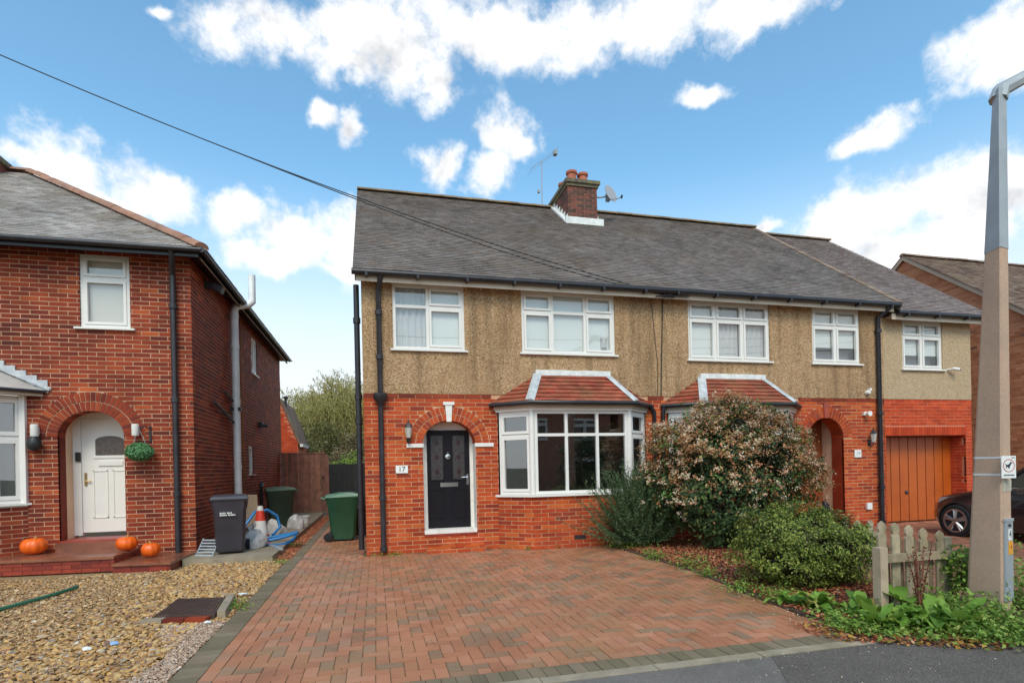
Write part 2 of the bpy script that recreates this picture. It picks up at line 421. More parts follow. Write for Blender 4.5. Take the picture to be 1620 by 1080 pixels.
M['motif'] = mat('motif', (.035, .012, .014), .3)
M['blind'] = mat('blind', (.62, .64, .62), .9, var=.03, vscale=2)
M['curtain'] = mat('curtain', (.46, .46, .46), .9, var=.08, vscale=2)
M['frosted'] = mat('frosted', (.56, .52, .46), .35, spec=.3)
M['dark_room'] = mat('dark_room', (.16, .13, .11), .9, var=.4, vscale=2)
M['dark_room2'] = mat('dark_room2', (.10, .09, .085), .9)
M['white_pipe'] = mat('white_pipe', (.80, .79, .77), .5, var=.12, vscale=4)
M['terracotta'] = mat('terracotta', (.42, .13, .07), .8, var=.2, vscale=8)
M['dish'] = mat('dish', (.36, .36, .37), .5)
M['metal_grey'] = mat('metal_grey', (.33, .35, .37), .45, var=.08, vscale=5)
M['black_plastic'] = mat('black_plastic', (.02, .02, .02), .5)
M['lamp_glass'] = mat('lamp_glass', (.5, .48, .42), .15)
M['sign_white'] = mat('sign_white', (.82, .80, .76), .5)
M['ink'] = mat('ink', (.03, .03, .035), .6)
M['sign_red'] = mat('sign_red', (.55, .06, .05), .5)
M['sign_yellow'] = mat('sign_yellow', (.80, .34, .015), .5)
M['concrete_post'] = mat('concrete_post', (.56, .36, .245), .9, var=.12, vscale=2, speck=(140, [(.40, .245, .165), (.53, .34, .23), (.59, .39, .27), (.64, .45, .33)], .5), bump=.3, stain=(.42, .30, .21), sscale=2.2, samt=.45)
M['concrete_patch'] = mat('concrete_patch', (.50, .44, .34), .9, var=.2, vscale=12)
M['steel_sleeve'] = mat('steel_sleeve', (.40, .42, .43), .55, var=.12, vscale=5, metal=.2, stain=(.33, .35, .37), samt=.4)
M['concrete'] = mat('concrete', (.31, .245, .17), .7, var=.25, vscale=2.5, bump=.5, bscale=60, stain=(.16, .15, .08), sscale=1.5, samt=.5)
M['kerb'] = mat('kerb', (.33, .26, .18), .9, var=.25, vscale=4, bump=.5, bscale=60, stain=(.2, .17, .09), samt=.5)
M['paver'] = mat('paver', spec=.3, rough=.5, var=.2, vscale=1.6, bump=.35, bscale=140, ramp=[
    (0, (.27, .165, .10)), (.14, (.32, .17, .095)), (.22, (.40, .16, .083)), (.6, (.45, .178, .092)), (.88, (.49, .21, .12)), (.95, (.38, .20, .12)), (1, (.31, .19, .12))],
    stain=(.30, .165, .075), sscale=.8, samt=.75, uneven=.2)
M['paver_grey'] = mat('paver_grey', spec=.2, rough=.6, var=.2, vscale=2, bump=.35, bscale=140, ramp=[(0, (.165, .128, .078)), (.5, (.20, .15, .095)), (1, (.235, .175, .115))], stain=(.17, .145, .07), sscale=1.2, samt=.4)
M['paver_side'] = mat('paver_side', spec=.2, rough=.6, var=.2, vscale=2, bump=.35, bscale=140, ramp=[(0, (.22, .10, .065)), (.5, (.30, .125, .075)), (1, (.34, .15, .09))])
M['joint'] = mat('joint', (.15, .10, .05), .95, var=.4, vscale=5, bump=.5, bscale=150, stain=(.08, .09, .025), sscale=1.5, samt=.5)
M['gravel_base'] = mat('gravel_base', (.30, .19, .085), .95, var=.4, vscale=20, bump=.8, bscale=90)
M['stones'] = mat('stones', spec=.2, rough=.5, var=.15, vscale=10, bump=.2, bscale=60, ramp=[(0, (.24, .13, .06)), (.15, (.42, .22, .08)), (.35, (.56, .31, .10)), (.55, (.60, .37, .15)), (.7, (.54, .36, .19)), (.8, (.38, .20, .09)), (.88, (.36, .31, .25)), (.93, (.32, .10, .05)), (.97, (.18, .15, .12)), (1, (.62, .54, .43))])
M['fine_stones'] = mat('fine_stones', rough=.55, spec=.2, var=.15, vscale=10, ramp=[(0, (.26, .14, .06)), (.2, (.44, .24, .10)), (.5, (.56, .34, .15)), (.75, (.60, .43, .25)), (.9, (.38, .18, .09)), (.95, (.42, .36, .28)), (1, (.64, .55, .42))])
M['shingle'] = mat('shingle', rough=.5, var=.15, vscale=10, ramp=[(0, (.30, .17, .10)), (.3, (.46, .27, .16)), (.6, (.58, .40, .28)), (.85, (.62, .50, .40)), (1, (.25, .15, .10))])
M['tarmac'] = mat('tarmac', (.19, .162, .14), .85, spec=.15, var=.2, vscale=2, speck=(160, [(.10, .088, .078), (.19, .165, .145), (.30, .26, .23)], .5), bump=.5, stain=(.10, .09, .08), sscale=1.2, samt=.5)
M['tarmac_dark'] = mat('tarmac_dark', (.13, .105, .088), .75, spec=.2, var=.25, vscale=2.5, speck=(120, [(.07, .06, .052), (.125, .105, .09), (.24, .20, .17)], .5), bump=.6)
M['soil'] = mat('soil', (.085, .042, .025), .95, var=.4, vscale=6, bump=.9, bscale=40)
M['earth'] = mat('earth', (.12, .10, .05), .95, var=.4, vscale=3)
M['mulch'] = mat('mulch', rough=.8, var=.2, vscale=8, ramp=[(0, (.18, .05, .025)), (.4, (.36, .085, .035)), (.7, (.46, .13, .05)), (.9, (.50, .21, .09)), (1, (.55, .35, .2))])
M['chips'] = mat('chips', rough=.6, ramp=[(0, (.42, .33, .22)), (.5, (.58, .46, .30)), (1, (.7, .62, .5))])
M['timber_gate'] = mat('timber_gate', (.17, .068, .045), .7, var=.35, vscale=5, bump=.3, bscale=30, ramp=[(0, (.20, .085, .06)), (.5, (.27, .115, .08)), (1, (.31, .14, .09))])
M['timber_black'] = mat('timber_black', (.009, .009, .012), .6, var=.3)
M['timber_grey'] = mat('timber_grey', rough=.85, var=.3, vscale=7, bump=.5, bscale=30, ramp=[(0, (.28, .215, .135)), (.5, (.36, .28, .18)), (1, (.43, .345, .235))], stain=(.16, .16, .06), sscale=3, samt=.55)
M['timber_dark'] = mat('timber_dark', (.20, .135, .085), .9, var=.3, vscale=6, bump=.4, bscale=30)
M['timber_pale'] = mat('timber_pale', (.48, .36, .25), .85, var=.2, vscale=6, bump=.4, bscale=30, stain=(.3, .23, .14), samt=.4)
M['bin_grey'] = mat('bin_grey', (.052, .046, .058), .42, var=.12, vscale=4)
M['bin_green'] = mat('bin_green', (.018, .075, .036), .4, var=.12, vscale=4)
M['bin_green_lid'] = mat('bin_green_lid', (.045, .14, .075), .3, var=.12, vscale=4)
M['bin_dark'] = mat('bin_dark', (.03, .05, .033), .45, var=.12, vscale=4)
M['bin_dark_lid'] = mat('bin_dark_lid', (.05, .085, .045), .4)
M['pumpkin'] = mat('pumpkin', (.88, .13, .006), .38, var=.15, vscale=6)
M['pumpkin_stem'] = mat('pumpkin_stem', (.42, .20, .05), .8)
M['cone_red'] = mat('cone_red', (.65, .045, .02), .4)
M['cone_white'] = mat('cone_white', (.72, .68, .64), .45, stain=(.5, .45, .4), samt=.4)
M['hose'] = mat('hose', (.03, .19, .46), .35, var=.15)
M['bag'] = mat('bag', (.55, .52, .5), .4, var=.3, vscale=14, bump=.7, bscale=25)
M['board'] = mat('board', (.50, .36, .24), .8, var=.15)
M['cover'] = mat('cover', (.085, .048, .035), .55, var=.3, vscale=8)
M['stem'] = mat('stem', (.10, .065, .04), .9)
M['bark'] = mat('bark', (.10, .08, .055), .95, var=.4, vscale=3, bump=.6, bscale=15)
M['cable'] = mat('cable', (.02, .02, .022), .6)
M['car_paint'] = mat('car_paint', (.016, .012, .014), .25, coat=1.0)
M['car_glass'] = mat('car_glass', (.03, .04, .04), .05, spec=.8)
M['tyre'] = mat('tyre', (.015, .015, .016), .85)
M['rim'] = mat('rim', (.45, .44, .44), .3, metal=.9)
M['headlamp'] = mat('headlamp', (.42, .36, .33), .12)
M['litter_white'] = mat('litter_white', (.75, .74, .72), .6)
M['litter_blue'] = mat('litter_blue', (.25, .42, .68), .5)
M['green_strap'] = mat('green_strap', (.03, .14, .08), .6)
M['redoxide'] = mat('redoxide', (.32, .05, .03), .5, var=.2)
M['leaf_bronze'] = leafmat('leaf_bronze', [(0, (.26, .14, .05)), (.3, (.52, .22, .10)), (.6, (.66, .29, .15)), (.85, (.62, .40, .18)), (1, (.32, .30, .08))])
M['leaf_dark'] = leafmat('leaf_dark', [(0, (.022, .045, .018)), (.5, (.05, .09, .032)), (.85, (.10, .155, .05)), (1, (.17, .22, .07))])
M['leaf_fresh'] = leafmat('leaf_fresh', [(0, (.06, .13, .02)), (.5, (.10, .20, .035)), (1, (.17, .27, .06))])
M['petal'] = leafmat('petal', [(0, (.62, .32, .22)), (.35, (.72, .50, .34)), (.7, (.80, .68, .46)), (1, (.85, .80, .60))], .6, .3)
M['leaf_hedge'] = leafmat('leaf_hedge', [(0, (.045, .075, .014)), (.35, (.125, .175, .025)), (.7, (.23, .275, .042)), (.9, (.36, .40, .08)), (1, (.42, .38, .12))])
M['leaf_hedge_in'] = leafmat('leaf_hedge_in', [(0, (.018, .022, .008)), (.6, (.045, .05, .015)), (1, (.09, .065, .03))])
M['needle'] = leafmat('needle', [(0, (.05, .085, .04)), (.5, (.095, .15, .065)), (1, (.17, .23, .10))])
M['willow'] = leafmat('willow', [(0, (.22, .195, .055)), (.4, (.36, .31, .09)), (.75, (.48, .41, .15)), (1, (.56, .48, .22))], .6, .35)
M['shrub_far'] = leafmat('shrub_far', [(0, (.09, .11, .04)), (.5, (.17, .18, .07)), (1, (.25, .24, .11))])
M['shrub_lime'] = leafmat('shrub_lime', [(0, (.16, .27, .04)), (.5, (.28, .42, .07)), (1, (.42, .52, .12))])
M['shrub_brown'] = leafmat('shrub_brown', [(0, (.12, .10, .05)), (.5, (.22, .16, .09)), (1, (.30, .22, .14))])
M['dock'] = leafmat('dock', [(0, (.09, .18, .025)), (.45, (.17, .31, .04)), (.85, (.29, .43, .07)), (.95, (.40, .38, .07)), (1, (.28, .18, .05))], .55, .3)
M['weed'] = leafmat('weed', [(0, (.08, .15, .022)), (.5, (.17, .29, .04)), (.85, (.30, .42, .08)), (1, (.36, .34, .09))])
M['dead_leaf'] = leafmat('dead_leaf', [(0, (.25, .12, .03)), (.4, (.42, .20, .04)), (.8, (.50, .33, .05)), (1, (.30, .09, .04))], .7, .1)
M['seed_stalk'] = leafmat('seed_stalk', [(0, (.12, .03, .02)), (.6, (.22, .06, .035)), (1, (.34, .15, .09))], .8, .1)
M['topiary'] = leafmat('topiary', [(0, (.06, .17, .055)), (.5, (.11, .27, .10)), (1, (.2, .38, .17))], .5, .1)


# ------------------------------------------------------------------ walls, bricks, tiles
class Frame:
    """wall frame: u along U, outward normal Nn, z up"""
    def __init__(s, O, U):
        s.O = np.array(O, float); s.U = np.array((U[0], U[1], 0.)); s.U /= np.linalg.norm(s.U)
        s.B = np.array((-s.U[1], s.U[0], 0.))            # into the wall
    def p(s, u, d, z): return s.O + s.U * u + s.B * d + np.array((0, 0, z))
    def mat(s, u, d, z, w, dep, h):
        c = s.p(u, d, z); X, Y = s.U * w, s.B * dep
        return Matrix(((X[0], Y[0], 0, c[0]), (X[1], Y[1], 0, c[1]), (0, 0, h, c[2]), (0, 0, 0, 1)))


def excl(op, za, zb, outer):
    """interval that opening op takes out of the slice za..zb; op = ('r',a,b,z0,z1) or ('a',cx,rx,zs,rz,z0, orx, orz, zo)"""
    zm = (za + zb) / 2
    if op[0] == 'r':
        return (op[1], op[2]) if op[3] < zm < op[4] else None
    _, cx, rx, zs, rz, z0, orx, orz = op
    if zm < z0: return None
    if zm <= zs: return (cx - rx, cx + rx)
    ax, azz = (orx, orz) if outer else (rx, rz)
    q = 1 - ((zm - zs) / azz) ** 2
    if q <= 0: return None
    hw = ax * math.sqrt(q)
    return (cx - hw, cx + hw)


def solid(u0, u1, za, zb, ops, outer):
    iv = [(u0, u1)]
    for op in ops:
        e = excl(op, za, zb, outer)
        if not e: continue
        nv = []
        for a, b in iv:
            if e[1] <= a or e[0] >= b: nv.append((a, b)); continue
            if e[0] > a: nv.append((a, e[0]))
            if e[1] < b: nv.append((e[1], b))
        iv = nv
    return iv


def wall_sheet(mb, fr, u0, u1, z0, z1, ops, d, reveal=.1):
    zs = {z0, z1}
    for op in ops:
        if op[0] == 'r': zs |= {op[3], op[4]}
        else:
            zs |= {op[5], op[3]}
            for k in range(1, 17): zs.add(op[3] + op[4] * math.sin(k / 16 * math.pi / 2))
    zs = sorted(z for z in zs if z0 <= z <= z1)
    for a, b in zip(zs, zs[1:]):
        if b - a < 1e-5: continue
        for (p, q) in solid(u0, u1, a, b, ops, False):
            mb.add([fr.p(p, d, a), fr.p(q, d, a), fr.p(q, d, b), fr.p(p, d, b)], [[0, 1, 2, 3]])
    for op in ops:
        if op[0] == 'r':
            _, a, b, c, e = op
            for (P, Q) in (((a, c), (a, e)), ((a, e), (b, e)), ((b, e), (b, c)), ((b, c), (a, c))):
                mb.add([fr.p(P[0], d, P[1]), fr.p(Q[0], d, Q[1]), fr.p(Q[0], d + reveal, Q[1]), fr.p(P[0], d + reveal, P[1])], [[0, 3, 2, 1]])


def lay_bricks(fr, u0, u1, z0, z1, ops, bw=.275, ch=.0783, j=.0135, off=0., jit=.003, margin=None):
    """stretcher-bond bricks as (frame, uc, zc, w, h, proud)"""
    out = []
    n = max(1, round((z1 - z0) / ch)); ch = (z1 - z0) / n
    for c in range(n):
        za, zb = z0 + c * ch, z0 + (c + 1) * ch
        s0 = u0 + off - (bw / 2 if c % 2 else 0)
        ivs = solid(u0, u1, za, zb, ops, True)
        for (p, q) in ivs:
            k = math.floor((p - s0) / bw)
            while s0 + k * bw < q - 1e-6:
                a, b = max(p, s0 + k * bw), min(q, s0 + (k + 1) * bw)
                k += 1
                ea = 0 if abs(a - p) < 1e-6 else j / 2
                eb = 0 if abs(b - q) < 1e-6 else j / 2
                if b - a < .014: continue
                out.append((fr, (a + b) / 2 + (ea - eb) / 2, (za + zb) / 2, b - a - ea - eb, ch - j + rng.uniform(-.0015, .0015), rng.uniform(-jit, jit)))
    return out


def unit_brick():
    v = [(-.5, 0, -.5), (.5, 0, -.5), (.5, 1, -.5), (-.5, 1, -.5), (-.5, 0, .5), (.5, 0, .5), (.5, 1, .5), (-.5, 1, .5)]
    return MB().addf(v, HEXF[[0, 1, 2, 3, 5]])


UB = {}


def build_bricks(items, parent, nmax, prefix='brick', stuff='brickwork'):
    """items: (brick, material key); the nmax nearest the camera become parts, the rest one mesh per material"""
    C0 = np.array((0, 0, HC))
    F2, R2 = np.array(fw), np.array(rt)

    def key(it):
        fr, u, z, w, h, pr = it[0]
        P = fr.p(u, pr, z) - C0; dpt = P @ F2
        if dpt < .5: return 1e9
        x, y = P @ R2 / dpt * FPX, P[2] / dpt * FPX
        vis = -825 < x < 825 and -345 < y < 745
        return np.linalg.norm(P) / max(w, .1) * .2 + (0 if vis else 1e6)
    order = sorted(items, key=key)
    rest = {}
    for i, (b, mk) in enumerate(order):
        fr, u, z, w, h, pr = b
        if i < nmax:
            if mk not in UB: UB[mk] = unit_brick().mesh('brick', M[mk])
            place(prefix, UB[mk], parent, fr.mat(u, pr, z, w, .05, h))
        else: rest.setdefault(mk, []).append(b)
    for mk, bs in rest.items():
        V = []
        for fr, u, z, w, h, pr in bs:
            a, b_, c, e = u - w / 2, u + w / 2, z - h / 2, z + h / 2
            V.append([fr.p(a, pr, c), fr.p(b_, pr, c), fr.p(b_, pr + .05, c), fr.p(a, pr + .05, c), fr.p(a, pr, e), fr.p(b_, pr, e), fr.p(b_, pr + .05, e), fr.p(a, pr + .05, e)])
        MB().hexas(V, (4,)).build(stuff, M[mk], parent, kind='stuff')


def arch_ring(fr, cx, zs, rx, rz, n, th, parent, mk, proud=-.004, a0=0., a1=math.pi, gap=.19, prefix='arch_brick'):
    """two-ended ring of wedge bricks on an ellipse, each a part"""
    for k in range(n):
        t0 = a0 + (a1 - a0) * (k + gap / 2) / n; t1 = a0 + (a1 - a0) * (k + 1 - gap / 2) / n
        q = []
        for d in (proud, proud + .06):
            for t, e in ((t0, 0), (t1, 0), (t1, th), (t0, th)):
                q.append(fr.p(cx + (rx + e) * math.cos(t), d + rng.uniform(-.001, .001), zs + (rz + e) * math.sin(t)))
        # order: front 4 then back 4 -> hexa (bottom ring, top ring)
        v = [q[0], q[1], q[2], q[3], q[4], q[5], q[6], q[7]]
        MB().addf(v, np.array([(0, 3, 2, 1), (0, 1, 5, 4), (1, 2, 6, 5), (2, 3, 7, 6), (3, 0, 4, 7)])).build(prefix, M[mk], parent)


def tile_plane(P0, U, Sd, rows, gauge, width, span, parent, mk, nmax=0, thick=.014, prefix='roof_tile', stuff='roof_tiling', jit=.0025):
    """plain tiles on the plane through P0 with eaves direction U and up-slope Sd; span(s) gives the covered u interval"""
    P0, U, Sd = (np.array(a, float) for a in (P0, U, Sd)); U /= np.linalg.norm(U); Sd /= np.linalg.norm(Sd)
    nn = np.cross(U, Sd)
    tiles = []
    for r in range(rows):
        s = r * gauge
        iv = span(s + gauge * .5)
        if iv is None: continue
        a, b = iv
        k0 = math.floor((a - (width / 2 if r % 2 else 0)) / width)
        k = k0
        while True:
            x0 = k * width + (width / 2 if r % 2 else 0); x1 = x0 + width; k += 1
            if x0 >= b: break
            p, q = max(x0, a), min(x1, b)
            if q - p < .02: continue
            tiles.append(((p + q) / 2, s, q - p - .004, rng.uniform(-jit, jit) + thick + .006, rng.uniform(-.004, .004)))
    ln = gauge + .02
    tl = math.atan2(thick + .004, gauge)
    S2 = Sd * math.cos(tl) - nn * math.sin(tl); n2 = np.cross(U, S2)
    C0 = np.array((0, 0, HC))
    tiles.sort(key=lambda t: np.linalg.norm(P0 + U * t[0] + Sd * t[1] - C0))
    if nmax:
        ub = MB().addf([(-.5, 0, -1), (.5, 0, -1), (.5, 1, -1), (-.5, 1, -1), (-.5, 0, 0), (.5, 0, 0), (.5, 1, 0), (-.5, 1, 0)], HEXF[[1, 2, 3, 5]]).mesh(prefix, M[mk])
    V = []
    for i, (u, s, w, h, ds) in enumerate(tiles):
        o = P0 + U * u + Sd * (s + ds - .03) + nn * h
        if i < nmax:
            X, Y, Z = U * w, S2 * ln, n2 * thick
            place(prefix, ub, parent, Matrix(((X[0], Y[0], Z[0], o[0]), (X[1], Y[1], Z[1], o[1]), (X[2], Y[2], Z[2], o[2]), (0, 0, 0, 1))))
        else:
            x, y, zz = U * w / 2, S2 * ln, n2 * thick
            V.append([o - x - zz, o + x - zz, o + x + y - zz, o - x + y - zz, o - x, o + x, o + x + y, o - x + y])
    if V: MB().hexas(V, (0, 4)).build(stuff, M[mk], parent, kind='stuff')


def ridge_tiles(P, Q, r, n, parent, mk, name='ridge_tile'):
    """half-round ridge tiles from P to Q, each a part"""
    P, Q = Vector(P), Vector(Q); d = (Q - P) / n; t = d.normalized()
    side = t.cross(Vector((0, 0, 1))).normalized(); upv = side.cross(t)
    for k in range(n):
        a, b = P + d * k, P + d * (k + 1.03)
        rr = r * (1 + .04 * (k % 2)); dz = random.uniform(-.006, .006)
        vs, fs = [], []
        m = 8
        for e, pt in enumerate((a, b)):
            for i in range(m + 1):
                th = math.pi * (i / m)
                vs.append(tuple(pt + side * math.cos(th) * rr + upv * (math.sin(th) * rr * .75 + dz - .03)))
        for i in range(m): fs.append([i, i + 1, m + 2 + i, m + 1 + i])
        fs.append(list(range(m + 1))); fs.append(list(range(2 * m + 1, m, -1)))
        MB().add(vs, fs).build(name, M[mk], parent, smooth=40)


# ------------------------------------------------------------------ windows
def window(parent, fr, u0, u1, z0, z1, cols, trans, back='blind', frame=.055, sash=.045, sashes=None, gl='glass', sill=True, d0=.03, dep=.07, backd=.11, sillw=.05, name='window', mkf='upvc', full_trans=True):
    """casement window: cols = list of column widths (fractions), trans = transom height as fraction from the top (or None)"""
    w = MB()

    def bx(mb, a, b, c, e, da, db):
        V = [fr.p(a, da, c), fr.p(b, da, c), fr.p(b, db, c), fr.p(a, db, c), fr.p(a, da, e), fr.p(b, da, e), fr.p(b, db, e), fr.p(a, db, e)]
        mb.addf(V, HEXF)
    win = place(name, None, parent, Matrix.Translation(fr.p((u0 + u1) / 2, d0, z0)))
    f = frame
    bx(w, u0, u0 + f, z0, z1, d0, d0 + dep); bx(w, u1 - f, u1, z0, z1, d0, d0 + dep)
    bx(w, u0 + f, u1 - f, z0, z0 + f, d0, d0 + dep); bx(w, u0 + f, u1 - f, z1 - f, z1, d0, d0 + dep)
    xs = [u0]
    for c in cols: xs.append(xs[-1] + (u1 - u0) * c)
    zt = None if trans is None else z1 - (z1 - z0) * trans
    hm = f * .5
    for x in xs[1:-1]: bx(w, x - hm, x + hm, z0 + f, z1 - f, d0 + .002, d0 + dep)
    cells = []
    for i in range(len(cols)):
        a = xs[i] + (f if i == 0 else hm); b = xs[i + 1] - (f if i == len(cols) - 1 else hm)
        if zt: bx(w, a, b, zt - hm, zt + hm, d0 + .004, d0 + dep)
        zz = [(z0 + f, zt - hm), (zt + hm, z1 - f)] if zt else [(z0 + f, z1 - f)]
        for c, e in zz: cells.append((i, a, b, c, e))
    w.build('frame', M[mkf], win)
    for (i, a, b, c, e) in cells:
        s = 0
        if sashes is None or sashes[i]:
            s = sash; sm = MB()
            bx(sm, a + .003, a + s, c + .003, e - .003, d0 - .014, d0 + .04); bx(sm, b - s, b - .003, c + .003, e - .003, d0 - .014, d0 + .04)
            bx(sm, a + s, b - s, c + .003, c + s, d0 - .014, d0 + .04); bx(sm, a + s, b - s, e - s, e - .003, d0 - .014, d0 + .04)
            sm.build('sash', M[mkf], win)
        pd = d0 + .03
        MB().add([fr.p(a + s, pd, c + s), fr.p(b - s, pd, c + s), fr.p(b - s, pd, e - s), fr.p(a + s, pd, e - s)], [[0, 1, 2, 3]]).build('pane', M[gl], win)
    if back:
        bs = back if isinstance(back, list) else [back] * len(cols)
        for i, bk in enumerate(bs):
            a, b = xs[i], xs[i + 1]
            if bk == 'half':
                zc = z0 + (z1 - z0) * .30
                MB().add([fr.p(a, backd, zc), fr.p(b, backd, zc), fr.p(b, backd, z1), fr.p(a, backd, z1)], [[0, 1, 2, 3]]).build('blind', M['blind'], win)
                MB().add([fr.p(a, backd + .2, z0), fr.p(b, backd + .2, z0), fr.p(b, backd + .2, zc + .1), fr.p(a, backd + .2, zc + .1)], [[0, 1, 2, 3]]).build('grey_room_sheet', M['curtain'], win)  # plain grey sheet stands in for the dim room below the blind
                continue
            if bk == 'curtain':                                       # hanging folds
                us = np.linspace(a, b, 40); vv = []
                for u in us:
                    dd_ = backd + .022 + .018 * math.sin((u - a) * 62 + 1.5 * math.sin((u - a) * 9))
                    vv += [fr.p(u, dd_, z0), fr.p(u, dd_, z1)]
                MB().add(vv, [[2 * q, 2 * q + 2, 2 * q + 3, 2 * q + 1] for q in range(39)]).build('curtain', M[bk], win, smooth=80)
            else: MB().add([fr.p(a, backd, z0), fr.p(b, backd, z0), fr.p(b, backd, z1), fr.p(a, backd, z1)], [[0, 1, 2, 3]]).build('blind' if bk != 'dark_room' else 'dark_interior', M[bk], win)  # dark-room backs are flat dark sheets painted for the unlit room
    if sill:
        sm = MB(); bx(sm, u0 - sillw, u1 + sillw, z0 - .035, z0 - .002, -.055, d0 + .05); sm.build('sill', M[mkf], win)
    return win


def ground_poly(name, pts, z, mk, kind='structure', thick=0):
    mb = MB()
    if thick: mb.prism([(x, y, z) for x, y in pts], (0, 0, -thick))
    else: mb.poly([(x, y, z) for x, y in pts])
    return mb.build(name, M[mk], None, kind=kind)

# ------------------------------------------------------------------ the setting
ground_poly('ground', [(-400, -400), (400, -400), (400, 600), (-400, 600)], -.06, 'earth')
ground_poly('pavement', [(-60, .8), (60, .8), (60, 3.735), (-60, 3.735)], 0, 'tarmac')
ground_poly('pavement_repair', [(2.62, 3.0), (3.02, 3.74 - .01), (9, 3.725), (9, 1.9), (1.5, 1.9)], .004, 'tarmac_dark')
ground_poly('road', [(-60, -7), (60, -7), (60, .62), (-60, .62)], -.1, 'tarmac')
kb = MB(); kb.box(-60, 60, .62, .8, -.2, .005); kb.build('kerb', M['kerb'], None, kind='structure')
es = MB()
for k in range(7):
    a = -1.62 + k * .914
    es.box(a + .004, a + .910, 3.735, 3.845, -.2, .006 + rng.uniform(-.002, .003))
es.build('edging_kerb', M['kerb'], None, kind='structure')
ground_poly('gravel_ground', [(-14, 3.74), (-1.56, 3.74), (-1.56, 20.5), (-14, 20.5)], -.02, 'gravel_base')
ground_poly('flower_bed', [(4.30, 9.9), (4.36, 6.9), (4.15, 5.3), (4.10, 4.5), (4.35, 4.05), (4.6, 3.86), (6.9, 3.86), (6.15, 4.7), (6.05, 9.9)][::-1], .018, 'soil', thick=.08)
slab = MB(); slab.prism([(-3.25, 10.42, .1), (-1.79, 10.27, .1), (-1.80, 14.2, .1), (-3.25, 14.2, .1)], (0, 0, -.3))
slab.prism([(-3.25, 14.212, .097), (-1.80, 14.212, .097), (-1.82, 20.3, .1), (-3.25, 20.3, .1)], (0, 0, -.3))
slab.build('side_path', M['concrete'], None, kind='structure')


def pavers(parent_name, base_pts, inside, x0, x1, y0, y1, wv, mk, nmax, zt=0.0, borders=(), mapz=None):
    base = ground_poly(parent_name, base_pts, zt - .007, 'joint')
    C0 = np.array((0, 0, HC)); items = []
    gx, gy = int((x1 - x0) / wv) + 2, int((y1 - y0) / wv) + 2
    for i in range(-1, gx):
        for j in range(-1, gy):
            v = (i - j) % 4
            if v == 0: a, b, c, e = x0 + i * wv, x0 + (i + 2) * wv, y0 + j * wv, y0 + (j + 1) * wv
            elif v == 3: a, b, c, e = x0 + i * wv, x0 + (i + 1) * wv, y0 + j * wv, y0 + (j + 2) * wv
            else: continue
            a, b, c, e = max(a, x0), min(b, x1), max(c, y0), min(e, y1)
            if b - a < .02 or e - c < .02 or not inside((a + b) / 2, (c + e) / 2): continue
            items.append((a, b, c, e, mk))
    items += list(borders)

    def key(t):
        P = np.array(((t[0] + t[1]) / 2, (t[2] + t[3]) / 2, zt)) - C0; d = P @ np.array(fw)
        if d < .3: return 1e9
        x, y = P @ np.array(rt) / d * FPX, P[2] / d * FPX
        return np.linalg.norm(P) + (0 if (-800 < x < 800 and y > -345) else 1e5)
    items.sort(key=key)
    rest = {}
    g = .002
    for i, (a, b, c, e, k) in enumerate(items):
        dz = rng.uniform(-.0025, .0025)
        if i < nmax:
            ky = 'p' + k
            if ky not in UB: UB[ky] = MB().addf([(-.5, -.5, -1), (.5, -.5, -1), (.5, .5, -1), (-.5, .5, -1), (-.488, -.48, 0), (.488, -.48, 0), (.488, .48, 0), (-.488, .48, 0)], HEXF[[1, 2, 3, 4, 5]]).mesh('paver', M[k])
            place('paver', UB[ky], base, Matrix.Translation(((a + b) / 2, (c + e) / 2, zt + dz)) @ Matrix.Diagonal((b - a - 2 * g, e - c - 2 * g, .03, 1)))
        else: rest.setdefault(k, []).append((a + g, b - g, c + g, e - g, dz))
    for k, L_ in rest.items():
        V = []
        for a, b, c, e, dz in L_:
            z0, z1 = zt - .03, zt + dz; t = .0025
            V.append([(a, c, z0), (b, c, z0), (b, e, z0), (a, e, z0), (a + t, c + t, z1), (b - t, c + t, z1), (b - t, e - t, z1), (a + t, e - t, z1)])
        MB().hexas(V, (0,)).build('paving', M[k], base, kind='stuff')
    return base


bord = []
y = 4.1
while y < 20.2: bord.append((-1.555, -1.335, y, y + .11, 'paver_grey')); y += .11
y = 4.1
while y < 20.2: bord.append((-1.335, -1.225, y, y + .22, 'paver')); y += .22
x = -1.555
while x < 3.95: bord.append((x, x + .11, 3.85, 4.07, 'paver_grey')); x += .11


def in_drive(x, y):
    if x < -1.22 or y < 4.07: return False
    lim = np.interp(y, [3.8, 4.36, 5.3, 6.9, 9.9], [3.92, 4.12, 4.2, 4.42, 4.4])
    return (x < lim and y < 10.25) or (x < -.21)


pavers('driveway', [(-1.56, 3.845), (3.95, 3.845), (4.15, 4.36), (4.2, 5.3), (4.45, 6.9), (4.45, 10.27), (-.2, 10.27), (-.2, 20.4), (-1.56, 20.4)], in_drive, -1.225, 4.55, 4.07, 20.2, .108, 'paver', 300, 0.0, bord)
pavers('neighbour_driveway', [(6.06, 4.6), (6.9, 3.845), (15.4, 3.845), (15.4, 10.7), (6.06, 10.27)], lambda x, y: x > 6.1 + max(0, 4.75 - y), 6.1, 15.2, 3.86, 10.65, .108, 'paver_side', 0, 0.0)


ground_poly('verge', [(3.85, 3.87), (4.1, 3.74), (4.55, 3.52), (4.95, 3.36), (5.6, 3.25), (7.4, 3.2), (7.4, 3.9), (4.2, 3.9)], .012, 'soil')
ground_poly('bed_soil', [(3.5, 3.85), (7.2, 3.85), (6.3, 4.9), (6.1, 10.2), (4.2, 10.2), (4.2, 5), (3.5, 4.1)], -.014, 'soil')

